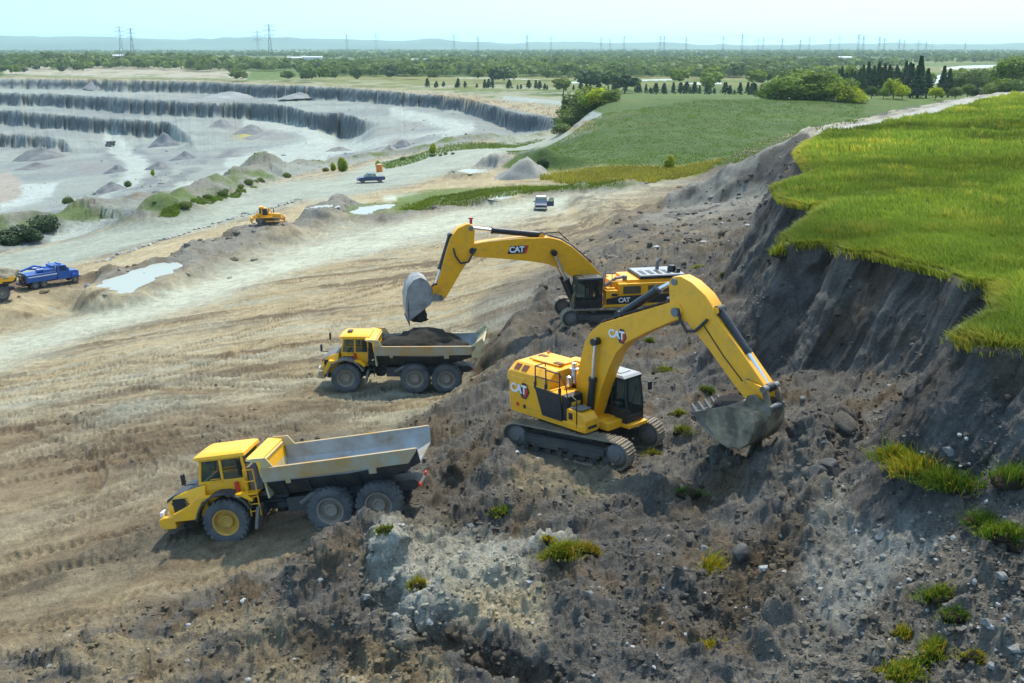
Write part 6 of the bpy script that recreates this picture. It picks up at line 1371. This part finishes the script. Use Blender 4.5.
patch([(160,215),(190,205),(236,190),(262,180),(262,186),(215,203),(170,218)], 6000, .5, .08, (.95, 1, .9), 'berm_weeds', 63)
patch([(380,163),(430,150),(490,143),(545,139),(540,142),(490,149),(430,157),(385,170)], 7000, .5, .09, (1, 1, .9), 'bank_weeds', 64)
patch([(505,152),(560,140),(620,112),(700,100),(860,101),(900,112),(820,130),(720,166),(560,172)], 60000, .3, .10, (.85, .92, .8), 'hill_grass', 65)

# ------------------------------------------------------------------ stones
def ico(n=1):
    bm = bmesh.new(); bmesh.ops.create_icosphere(bm, subdivisions=n, radius=1.0); v = np.array([q.co[:] for q in bm.verts]); f = np.array([[q.index for q in f_.verts] for f_ in bm.faces]); bm.free(); return v, f
IV, IF = ico(1)
def stones(name, n, zone, smin, smax, seed, pale=.12):
    g = np.random.default_rng(seed); i = g.integers(2, NA-2, n*6); j = g.integers(2, NR-2, n*6)
    wgt = zone[i, j]*np.clip(1.0, 0, 1); k = g.uniform(0, 1, len(i)) < wgt; i, j = i[k][:n], j[k][:n]
    P_ = G3[i, j]+np.concatenate([g.normal(0, .05, (len(i), 2)), np.zeros((len(i), 1))], 1)
    s = smin*(smax/smin)**(g.uniform(0, 1, len(i))**3.2); sc3 = s[:, None]*g.uniform(.6, 1.25, (len(i), 3))*np.array([1, 1, .75])
    jit = 1+g.uniform(-.28, .28, (len(i), len(IV), 1)); a = g.uniform(0, 6.28, len(i)); c, s_ = np.cos(a)[:, None], np.sin(a)[:, None]
    v = IV[None]*jit*sc3[:, None]; v = np.stack([v[..., 0]*c-v[..., 1]*s_, v[..., 0]*s_+v[..., 1]*c, v[..., 2]], -1)+P_[:, None]
    fs = (IF[None]+np.arange(len(i))[:, None, None]*len(IV)).reshape(-1, 3)
    base = COLR[i, j]*g.uniform(.6, 1.4, (len(i), 1)); pl_ = g.uniform(0, 1, len(i)) < pale; base[pl_] = np.array([.36, .36, .34])*g.uniform(.6, 1.2, (pl_.sum(), 1))
    me = np_mesh(name, v.reshape(-1, 3), fs, ROCKM, np.repeat(base, len(IV), 0), smooth=False); tag(link(name, me), kind='stuff')
nearz = (DG > 22)*(DG < 95)*(GS < -.3)
stones('loose_stones', 60000, nearz*np.clip(churn*.8+right*.9, 0, 1)*(1-.8*fm)*(0.35+.65*sst(nz(.5, 2, 9), -.3, .4)), .022, .15, 1, .04)
stones('pebble_gravel', 20000, nearz*right*(DG < 50)*sst(PX, 860, 960), .03, .12, 2, .2)
stones('bank_rubble', 14000, (DG > 85)*(DG < 190)*churn*(GS < -.5)*(1-haul), .10, .5, 6, .06)
stones('soil_clods', 9000, nearz*(1-churn)*sst(st1, -.2, .4)*.5+nearz*churn*(1-sst(churn, .3, .7))*.8, .05, .2, 3, .01)
stones('quarry_rubble', 7000, (quarry > .5)*(steep < .3)*sst(qn2+.4*qn, .05, .4)*(DG < 900), .35, 1.3, 4, .3)
stones('berm_rubble', 7000, np.clip(ZR['brown']+ZR['grey']+ZR['veg']*.6, 0, 1)*(DG > 90), .15, .7, 5, .15)
rs = np.random.default_rng(9)
def rock_mesh(k, base):
    g = np.random.default_rng(200+k); v, f = ico(3)
    for _ in range(13):
        d = g.normal(0, 1, 3); d /= np.linalg.norm(d); h = g.uniform(.55, .85); t = v@d; v = v-np.maximum(t-h, 0)[:, None]*d
    v = v*(1+.05*fbm(v, 3.0, 3, off=k))[:, None]*np.array([1, .8, .68])
    return np_mesh('rock', v, f, ROCKM, np.asarray(base)*(1+.3*fbm(v, 2.0, 3, off=k+2))[:, None], smooth=False)
ROCKS = [rock_mesh(k, (.33, .32, .28)) for k in range(5)]; MROCKS = [rock_mesh(20+k, (.215, .21, .19)) for k in range(5)]; DROCKS = [rock_mesh(9+k, (.10, .097, .09)) for k in range(3)]
def rock(u, v, s, label, grp=None, me=0):
    q = on_base(u, v); s = s*(1 if grp else .72); o = link('rock', DROCKS[me % 3] if ('dark' in label or 'grey clay' in label) else ROCKS[me % 5] if grp else MROCKS[me % 5]); o.location = (q[0], q[1], surf_z(q[0], q[1])+s*.08); o.scale = (s, s*rs.uniform(.8, 1.1), s*rs.uniform(.8, 1.1)); o.rotation_euler = (0, 0, rs.uniform(0, 6.3)); tag(o, label, 'rock', grp); return o
for i, t in enumerate(np.linspace(0, 1, 44)):
    u = np.interp(t, [0, .3, .62, 1], [98, 165, 232, 302]); v = np.interp(t, [0, .3, .62, 1], [263, 240, 219, 200])
    rock(u+rs.normal(0, .8), v+rs.normal(0, .5), rs.uniform(.4, .75), 'pale boulder in the line of boulders edging the haul road', 'boulders edging the haul road', i)
for i, (u, v, s, l) in enumerate(((948,453,.42,'flat pale slab lying above the slumped turf'), (962,478,.35,'whitish stone beside the lower end of the slumped turf'), (803,402,.3,'white stone at the foot of the cut face'), (1000,592,.32,'round pale stone on the gravel slope, lower right'), (1015,655,.36,'large round grey stone at the lower right edge'), (705,545,.3,'pale stone left of the upright yellow clump'), (367,597,.3,'big pale rock on the left end of the foreground mound'), (470,522,.3,'grey rock beside the small green tuft'), (590,600,.28,'pale stone in the middle foreground rubble'), (815,478,.7,'dark boulder standing in the debris right of the bucket'), (742,560,.65,'angular dark clay boulder beside the upright yellow clump'), (830,470,.8,'slab of grey clay leaning below the cut face'), (985,640,.25,'pale stone between the gravel and the bottom edge'), (880,540,.35,'angular grey stone on the pale clay spur'))): rock(u, v, s, l, None, i)
# ------------------------------------------------------------------ trees and shrubs
def crown_mesh(name, n, lobes, card, mat, seed, cone=False):
    g = np.random.default_rng(seed); pts_ = []; nrm = []
    for (c, r) in lobes:
        m_ = int(n*r[0]*r[1]/sum(q[1][0]*q[1][1] for q in lobes)); d = g.normal(0, 1, (m_, 3)); d /= np.linalg.norm(d, axis=1, keepdims=True)
        rad = g.uniform(.55, 1.06, (m_, 1))**.6; p = d*rad; 
        if cone: t = g.uniform(0, 1, (m_, 1))**.7; a = g.uniform(0, 6.28, (m_, 1)); rr = (1-t)*(.75+.35*np.abs(np.sin(t*26)))*g.uniform(.5, 1.1, (m_, 1)); p = np.concatenate([rr*np.cos(a), rr*np.sin(a), t*2-1], 1); d = np.concatenate([np.cos(a), np.sin(a), .4+0*a], 1)
        pts_.append(p*np.array(r)*(1+.18*fbm(p, 2.3, 2, off=seed)[:, None])+np.array(c)); nrm.append(d)
    P_ = np.concatenate(pts_); d = np.concatenate(nrm)+g.normal(0, .55, (len(P_), 3)); d /= np.linalg.norm(d, axis=1, keepdims=True)
    a = np.cross(d, np.array([.3, .1, 1.0])); a /= np.linalg.norm(a, axis=1, keepdims=True)+1e-9; b = np.cross(d, a); s = card*g.uniform(.55, 1.3, (len(P_), 1))
    co = np.stack([P_-a*s-b*s*.7, P_+a*s-b*s*.6, P_+a*s*.7+b*s, P_-a*s*.8+b*s*.8], 1).reshape(-1, 3); fs = np.arange(len(P_)*4).reshape(-1, 4)
    t_ = np.repeat((1+.35*fbm(P_, .9/np.max(lobes[0][1]), 2, off=seed+9))[:, None]*g.uniform(.75, 1.25, (len(P_), 1)), 4, 0)*np.ones(3)
    return np_mesh(name, co, fs, mat, np.clip(t_, .3, 1.9), smooth=False)
BARK = paint('bark', (.07, .055, .04), .9, dirt=.3)
LF1 = leaf_mat('leaves_bright', (.13, .20, .022), (.22, .28, .028), .42, .1, attr=True)
LF2 = leaf_mat('leaves_mid', (.085, .14, .03), (.16, .205, .04), .38, .05, attr=True)
LF3 = leaf_mat('leaves_dark', (.034, .066, .026), (.066, .10, .036), .2, .08, attr=True)
LFB = leaf_mat('leaves_yellow', (.27, .33, .012), (.38, .42, .015), .5, .2, attr=True)
g0 = np.random.default_rng(77)
def lobes_round(k, seed):
    g = np.random.default_rng(seed); L = [((0, 0, .62), (.36, .36, .36))]
    for i in range(k): a = g.uniform(0, 6.28); r = g.uniform(.2, .34); L.append(((r*math.cos(a), r*math.sin(a), g.uniform(.38, .78)), (g.uniform(.17, .27),)*2+(g.uniform(.14, .24),)))
    return L
PROTO = {}
for nm, mat, n, card in (('bright', LF1, 1900, .030), ('mid', LF2, 1900, .030), ('dark', LF3, 1900, .030), ('yellow', LFB, 1300, .034)):
    PROTO[nm] = [crown_mesh('crown', n, lobes_round(9, 10+k*7), card, mat, 100+k) for k in range(3)]
for nm, mat in (('far_mid', LF2), ('far_bright', LF1), ('far_dark', LF3)): PROTO[nm] = [crown_mesh('crown', 240, lobes_round(6, 30+k*5), .075, mat, 140+k) for k in range(4)]
PROTO['conifer'] = [crown_mesh('crown', 1300, [((0, 0, .54), (.24, .24, .46))], .030, LF3, 60+k, True) for k in range(3)]
PROTO['far_conifer'] = [crown_mesh('crown', 220, [((0, 0, .54), (.22, .22, .46))], .06, LF3, 70+k, True) for k in range(3)]
PROTO['bush'] = [crown_mesh('crown', 1200, [((0, 0, .4), (.55, .5, .45)), ((.3, .1, .35), (.35, .35, .35)), ((-.3, -.1, .3), (.35, .3, .3))], .045, LF2, 80+k) for k in range(2)]
PROTO['bush_dark'] = [crown_mesh('crown', 1200, [((0, 0, .4), (.55, .5, .45)), ((.3, .1, .35), (.35, .35, .35)), ((-.3, -.1, .3), (.35, .3, .3))], .045, LF3, 84+k) for k in range(2)]
PROTO['bush_yellow'] = [crown_mesh('crown', 900, [((0, 0, .5), (.32, .3, .5)), ((.15, .1, .4), (.25, .25, .35))], .05, LFB, 88+k) for k in range(2)]
tm = MB(); tm.cyl((0, 0, -.03), (.01, 0, .34), .028, .018, 7); tm.cyl((.01, 0, .34), (.0, .01, .7), .018, .006, 6)
for a in range(5): tm.cyl((.005, 0, .26+.05*a), (.2*math.cos(a*2.3), .2*math.sin(a*2.3), .5+.05*a), .011, .004, 5)
_t = tm.build('trunk', BARK); TRUNK = _t.data; bpy.data.objects.remove(_t)
cnt = {}
def tree(kind, x, y, h, label, cat='tree', grp=None, wide=1.0, z=None, name=None, trunk=True):
    nm = name or ('conifer' if 'conifer' in kind else 'shrub' if 'bush' in kind else 'tree')
    z = float(land_z(x, y)) if z is None else z
    r = empty(nm, (x, y, z), (0, 0, g0.uniform(0, 6.28))); r.scale = (h*wide, h*wide, h); tag(r, label, cat, grp)
    v = PROTO[kind]; link('crown', v[int(g0.integers(len(v)))], r)
    if trunk: link('trunk', TRUNK, r)
    return r
def at_uD(u, v, D):
    _, az = dep_az(u, v); return D*math.sin(float(az)), D*math.cos(float(az))
# broad bushy trees on the crest of the green hill
for u, D, h, k, w_, l in ((772,470,8.5,'mid',1.25,'low bushy tree at the left end of the clump on the green hill'), (788,462,11.5,'bright',1.3,'broad round green tree, left half of the clump on the hill crest'), (806,476,12.5,'mid',1.3,'tall darker green tree in the middle of the hill clump'), (822,468,13.5,'bright',1.25,'tallest round green tree of the hill clump'), (838,464,10.5,'bright',1.2,'green tree at the right of the hill clump'), (850,458,7.5,'yellow',1.2,'yellow green bush closing the right end of the hill clump'), (858,455,6,'yellow',1.2,'small yellow bush beside the hill clump')):
    x, y = at_uD(u, 95, D); tree(k, x, y, h*1.25, l, 'tree', None, w_*1.05, z=float(land_z(x, y))-h*.32)
for i in range(26):
    u = 836+i*3.4+g0.normal(0, 1); D = g0.uniform(560, 640); x, y = at_uD(u, 90, D); tree('conifer', x, y, g0.uniform(12, 16), 'tall dark spruce in the belt behind the hill clump', 'conifer', 'spruces behind the hill clump', 1.1)
for u, D, h, l in ((910,520,15,'dark spruce standing in front of the belt, leftmost of the near trio'), (918,515,16.5,'tallest dark spruce of the near trio'), (926,522,13,'broad dark spruce at the right of the near trio'), (942,540,13,'dark spruce alone right of the near trio'), (948,545,12,'slim dark spruce beside the lone one')):
    x, y = at_uD(u, 95, D); tree('conifer', x, y, h, l, 'conifer', None, 1.35)
for i, (u, D, h, k, l) in enumerate(((872,500,5.5,'mid','green bush between the hill clump and the near spruces'), (884,495,5,'bright','small green bush left of the yellow one'), (894,500,9,'yellow','slim yellow green tree left of the near spruces'), (903,492,6.5,'yellow','bright yellow bush touching the near spruces'), (936,500,6,'yellow','yellow bush at the foot of the lone spruce'), (956,505,6,'mid','green bush beyond the gravel path'), (968,520,7,'mid','grey green bush beyond the gravel path'), (980,510,6.5,'dark','dark bush beyond the gravel path'), (992,500,9,'mid','bushy tree by the right end of the gravel path'), (1004,520,10,'bright','light green tree by the right end of the gravel path'), (1016,500,11,'mid','tree cut by the right edge above the gravel path'), (1030,505,12,'mid','tree just past the right edge'), (960,700,15,'mid','round tree in front of the lake'), (978,690,15,'mid','second round tree in front of the lake'), (1011,640,21,'bright','tall thin crowned tree standing against the lake'), (920,640,15,'bright','light tree behind the spruces'), (865,700,17,'mid','tall tree rising over the spruce belt'), (846,720,18,'bright','light green tree rising over the spruce belt'))):
    x, y = at_uD(u, 90, D); tree(k, x, y, h, l, 'tree', None, 1.1)
# bush clump left of the hill
for u, D, h, k, w_, l in ((572,440,9,'mid',1.2,'dark green tree at the left of the clump above the quarry corner'), (580,450,12.5,'mid',1.2,'tallest tree of the clump above the quarry corner'), (590,445,11.5,'bright',1.2,'light green tree in the clump above the quarry corner'), (600,438,8.5,'yellow',1.2,'yellow bush at the right of the clump above the quarry corner'), (612,430,5.5,'bright',1.3,'low bush trailing right of the quarry corner clump'), (563,430,5,'mid',1.3,'low bush at the left foot of the quarry corner clump')):
    x, y = at_uD(u, 95, D); tree(k, x, y, h*1.2, l, 'tree', None, w_*1.1, z=float(land_z(x, y))-h*.28)
for u, v, h, k, l in ((342,172,4.2,'bush_yellow','bright yellow green sapling beside the haul road'), (333,171,2.6,'bush_yellow','smaller yellow sapling left of the bright one'), (378,169,2.4,'bush_yellow','pale sapling beside the orange tank'), (433,154,3.6,'bush_yellow','slim yellow sapling on the weedy bank'), (543,168,2.6,'bush_dark','grey bush behind the sandy heap'), (670,170,3.0,'bush_yellow','yellow sapling in the dry reeds'), (153,176,2.5,'bush_yellow','sapling on the quarry ramp edge'), (128,187,2.6,'bush','shrub on the rubble below the ramp'), (68,204,2.6,'bush','shrub on the rubble bank at left')):
    q_ = on_base(u, v); tree(k, q_[0], q_[1], h, l, 'shrub', None, 1.0, trunk=False)
for i, (u, v, h, w_, l) in enumerate(((8,244,3.4,1.5,'wide dark shrub at the left edge by the haul road'), (22,240,3.6,1.4,'dark shrub beside the one at the left edge'), (45,232,4.2,1.3,'tallest dark shrub on the rubble by the haul road'), (34,240,2.4,1.4,'low green shrub in front of the tall dark one'), (-12,247,3.2,1.5,'dark shrub just past the left edge'))):
    q_ = on_base(u, v); tree('bush_dark', q_[0], q_[1], h, l, 'shrub', 'dark shrubs by the haul road', w_, trunk=False)
for i in range(26):
    t = g0.uniform(0, 1); u = np.interp(t, [0, .45, 1], [165, 262, 540]); v = np.interp(t, [0, .45, 1], [214, 181, 140])+g0.normal(0, 1.2); q_ = on_base(u, v)
    tree('bush', q_[0], q_[1], g0.uniform(.7, 1.6), 'low weedy shrub on the bank between haul road and quarry', 'shrub', 'shrubs along the quarry bank', 1.4, trunk=False)
# the row of young conifers along the field edge
for i in range(62):
    t = i/61; u = np.interp(t, [0, .4, .75, 1], [430, 560, 690, 765])+g0.normal(0, 3.5); D = np.interp(t, [0, .4, .75, 1], [980, 900, 760, 640])+g0.normal(0, 8)
    x, y = at_uD(u, 82, D); tree('far_conifer', x, y, g0.uniform(3, 8.5), 'young dark conifer in the long row along the far field edge', 'conifer', 'row of young conifers', g0.uniform(1.3, 2.1))
# trees of the plain: the nearer ones one by one
def open_ground(x, y):
    for nm, P_, z_ in WATER:
        if nm in ('lake', 'river'):
            a = np.array(P_)
            if a[:, 0].min()-8 < x < a[:, 0].max()+8 and a[:, 1].min()-8 < y < a[:, 1].max()+8: return False
    return True
n = 0
while n < 150:
    u = g0.uniform(300, 1060); D = 620+g0.uniform(0, 1)**.8*1100
    if u < 560 and D < 1050: continue
    if u > 880 and D > 820 and g0.uniform() < .6: continue
    if u > 560 and u < 780 and D < 800: continue
    x, y = at_uD(u, 70, D)
    if not open_ground(x, y): continue
    k = ('far_mid', 'far_mid', 'far_bright', 'far_dark')[int(g0.integers(4))]; hh = g0.uniform(9, 17)*(1.15 if 440 < u < 600 else 1)
    tree(k, x, y, hh, {'far_mid': 'mid green rounded tree in the woods across the plain', 'far_bright': 'light green rounded tree in the woods across the plain', 'far_dark': 'dark green rounded tree in the woods across the plain'}[k], 'tree', 'trees across the plain', g0.uniform(1.1, 1.5), trunk=D < 900); n += 1
for i in range(56):
    u = g0.uniform(-20, 340); D = g0.uniform(1500, 2300) if u < 230 else g0.uniform(1150, 1700); x, y = at_uD(u, 60, D)
    k = ('far_mid', 'far_bright', 'far_dark', 'far_dark')[int(g0.integers(4))]; tree(k, x, y, g0.uniform(6, 13), {'far_mid': 'mid green bushy tree above the back of the quarry', 'far_bright': 'light green bushy tree above the back of the quarry', 'far_dark': 'dark green bushy tree above the back of the quarry'}[k], 'tree', 'trees above the quarry', 1.5, trunk=False)
# woodland further off, one mass
W_n = 9000; az = g0.uniform(R(-36), R(36), W_n*3); D = 1300*(9500/1300)**(g0.uniform(0, 1, W_n*3)); x, y = D*np.sin(az), D*np.cos(az); P_ = np.stack([x, y, 0*x], -1)
pn_ = fbm(P_*np.array([.6, 1, 1]), .0022, 3, off=5)
keep_ = pn_+np.where(az > R(-10), .25, -.05)+sst(D, 2500, 5000)*.25 > 0
for nm, pp, z_ in WATER:
    if nm in ('lake', 'river'): a = np.array(pp); keep_ &= ~((x > a[:, 0].min()-15) & (x < a[:, 0].max()+15) & (y > a[:, 1].min()-60) & (y < a[:, 1].max()+15))
lb = az*180/math.pi; keep_ &= ~((lb < -9) & (D < 1500))
x, y, D = x[keep_][:W_n], y[keep_][:W_n], D[keep_][:W_n]; z = land_z(x, y); hh = g0.uniform(8, 17, len(x)); K = 26
d = g0.normal(0, 1, (len(x), K, 3)); d /= np.linalg.norm(d, axis=2, keepdims=True); d[..., 2] = np.abs(d[..., 2])*1.0-.15
c = np.stack([x, y, z+hh*.42], -1)[:, None]+d*np.stack([hh*.62, hh*.62, hh*.55], -1)[:, None]*g0.uniform(.75, 1.05, (len(x), K, 1))
nrm = d+g0.normal(0, .4, d.shape); nrm /= np.linalg.norm(nrm, axis=2, keepdims=True); a = np.cross(nrm, np.array([.2, .1, 1.0])); a /= np.linalg.norm(a, axis=2, keepdims=True); b = np.cross(nrm, a); s = (hh*.17)[:, None, None]*g0.uniform(.7, 1.3, (len(x), K, 1))
co = np.stack([c-a*s-b*s, c+a*s-b*s, c+a*s+b*s, c-a*s+b*s], 2).reshape(-1, 3); tn = np.repeat(np.repeat(g0.uniform(.6, 1.35, (len(x), 1, 1)), K, 1)*g0.uniform(.8, 1.2, (len(x), K, 1)), 4, 1).reshape(-1, 1)*np.ones(3)
me = np_mesh('distant_woodland', co, np.arange(len(co)).reshape(-1, 4), LF2, tn, smooth=False); tag(link('distant_woodland', me), kind='stuff')

# ------------------------------------------------------------------ pylons, sheds, hills, haze
def pylon_mesh(arms=3, t=.0042):
    m = MB()
    lv = [(0, .085), (.3, .055), (.55, .034), (.75, .022), (1.0, .008)]
    for (z0, w0), (z1, w1) in zip(lv, lv[1:]):
        c0 = [(w0, w0), (-w0, w0), (-w0, -w0), (w0, -w0)]; c1 = [(w1, w1), (-w1, w1), (-w1, -w1), (w1, -w1)]
        for i in range(4):
            j = (i+1) % 4; m.cyl((*c0[i], z0), (*c1[i], z1), t, t*.8, 4); m.cyl((*c0[i], z0), (*c1[j], z1), t*.6, n=3); m.cyl((*c0[j], z0), (*c1[i], z1), t*.6, n=3)
    for z, w_ in ((.72, .13), (.83, .16), (.94, .12))[:arms]:
        for s_ in (-1, 1):
            m.cyl((0, .015, z), (s_*w_, 0, z+.01), t*.8, n=4); m.cyl((0, -.015, z), (s_*w_, 0, z+.01), t*.8, n=4); m.cyl((0, 0, z+.045), (s_*w_, 0, z+.01), t*.8, n=4); m.cyl((s_*w_, 0, z+.01), (s_*w_, 0, z-.035), t*.7, n=4)
    o = m.build('pylon', paint('galvanised_steel', (.22, .24, .25), .6, metal=.3, dirt=.2)); me = o.data; bpy.data.objects.remove(o); return me
PY = pylon_mesh(); PYF = pylon_mesh(t=.0026)
for u, vt, l in ((121,28.5,'left tower of the tall pylon pair above the quarry back wall'), (132,30,'right tower of the tall pylon pair above the quarry back wall'), (258,32,'shorter tower of the second pylon pair from the left'), (270,26,'tallest pylon, right tower of the second pair from the left')):
    D = 2100; x, y = at_uD(u, 48, D); z = float(land_z(x, y)); hgt = H+(45.5-vt)/F*D*1.0-z; o = link('pylon', PY); o.location = (x, y, z); o.scale = (hgt*.9, hgt*.9, hgt); o.rotation_euler = (0, 0, g0.uniform(-.4, .4)); tag(o, l, 'pylon', 'power pylons')
for u, vt in ((347,35),(376,34),(454,35),(478,37),(527,35.5),(551,36.5),(601,37.5),(610,39),(624,36.5),(660,36.5),(664,37),(686,38),(723,37),(742,35),(758,38.5),(763,38),(782,39),(800,40),(809,38),(830,39),(839,36.5),(858,35.5),(863,36.5),(879,37.5),(884,39),(899,40),(904,40),(918,40),(926,42),(932,42),(965,43)):
    D = 3000; x, y = at_uD(u, 48, D); z = float(land_z(x, y)); hgt = H+(45.5-vt)/F*D-z; o = link('pylon', PYF); o.location = (x, y, z); o.scale = (hgt, hgt, hgt); o.rotation_euler = (0, 0, g0.uniform(-.5, .5)); tag(o, 'faint lattice pylon in the long line of pylons on the horizon', 'pylon', 'power pylons')
SHED = paint('white_sheet_metal', (.62, .64, .64), .6, dirt=.2); SHR = paint('grey_sheet_roof', (.45, .47, .48), .6, dirt=.2)
for u, D, L, wd, h, l in ((415,2300,52,20,8,'long white shed far off, above the conifer row'), (295,2700,40,20,8,'left of the pale sheds near the tall pylons'), (312,2750,50,20,9,'long pale shed right of the tall pylons'), (845,2500,30,20,12,'white block building far off above the hill clump'), (770,2600,46,20,7,'low pale shed on the plain above the hill clump'), (118,2400,30,16,7,'small white shed between the leftmost pylons'), (640,2800,60,20,7,'low white shed far off near the horizon line of pylons'), (690,2500,40,18,7,'small pale building left of the woods on the plain')):
    x, y = at_uD(u, 55, D); r = empty('warehouse', (x, y, float(land_z(x, y))), (0, 0, g0.uniform(-.2, .2))); tag(r, l, 'building', 'far sheds')
    m = MB(); m.box((0, 0, h/2), (L, wd, h)); m.build('wall', SHED, r); m = MB(); m.prism([(-wd/2-.5, h), (0, h+2.4), (wd/2+.5, h), (wd/2+.5, h+.3), (0, h+2.8), (-wd/2-.5, h+.3)], -L/2-.5, L/2+.5, axis='x'); m.build('roof', SHR, r)
    for k in range(3): m = MB(); m.box((-L*.3+L*.3*k, -wd/2-.05, 2.2), (4, .2, 4.4)); m.build('door', DARK, r)
# far hills on the left horizon
na, nd = 260, 14; az = np.linspace(R(-37), R(37), na); ub = np.interp(az, [R(-37), azof(0, 40), azof(80, 40), azof(160, 40), azof(260, 40), azof(330, 40), azof(430, 40), azof(560, 40), azof(700, 40), R(37)], [37.5, 37.5, 36.5, 38.5, 38, 39, 39.5, 42.0, 43.6, 44.2])
top = (45.5-ub)/F*16500*1.02+H+24*vnoise(np.stack([az*30, 0*az, 0*az], -1))+14*vnoise(np.stack([az*90, 0*az, 0*az], -1)); pr = np.linspace(0, 1, nd); D = 13500+5500*pr; zz = (top[:, None]+50)*np.sin(pr*math.pi*.62)[None]**1.2/max(np.sin(math.pi*.5), .1)-52
P_ = np.stack([D[None]*np.sin(az)[:, None], D[None]*np.cos(az)[:, None], zz], -1).reshape(-1, 3); ii = np.arange(na-1)[:, None]*nd+np.arange(nd-1)[None]
hc = np.array([.055, .085, .045])*(1+.5*fbm(P_, .0012, 3))[:, None]
tag(link('hills', np_mesh('hills', P_, np.stack([ii, ii+nd, ii+nd+1, ii+1], -1).reshape(-1, 4), turf_m, np.clip(hc, .02, .3))), kind='structure')
hz, hnt, hb = new_mat('haze_air'); hnt.nodes.remove(hb); pv = N(hnt, 'ShaderNodeVolumePrincipled'); pv.inputs['Color'].default_value = (.72, 1.0, .98, 1); pv.inputs['Density'].default_value = 6e-5; pv.inputs['Anisotropy'].default_value = .2
hnt.links.new(pv.outputs[0], hnt.nodes['Material Output'].inputs['Volume'])
zlo = float(min(G3[..., 2].min(), -52))-1; zhi = 190.0
m = MB(); m.box((0, 10800, (zlo+zhi)/2), (31000, 25600, zhi-zlo)); tag(m.build('haze', hz), kind='stuff')
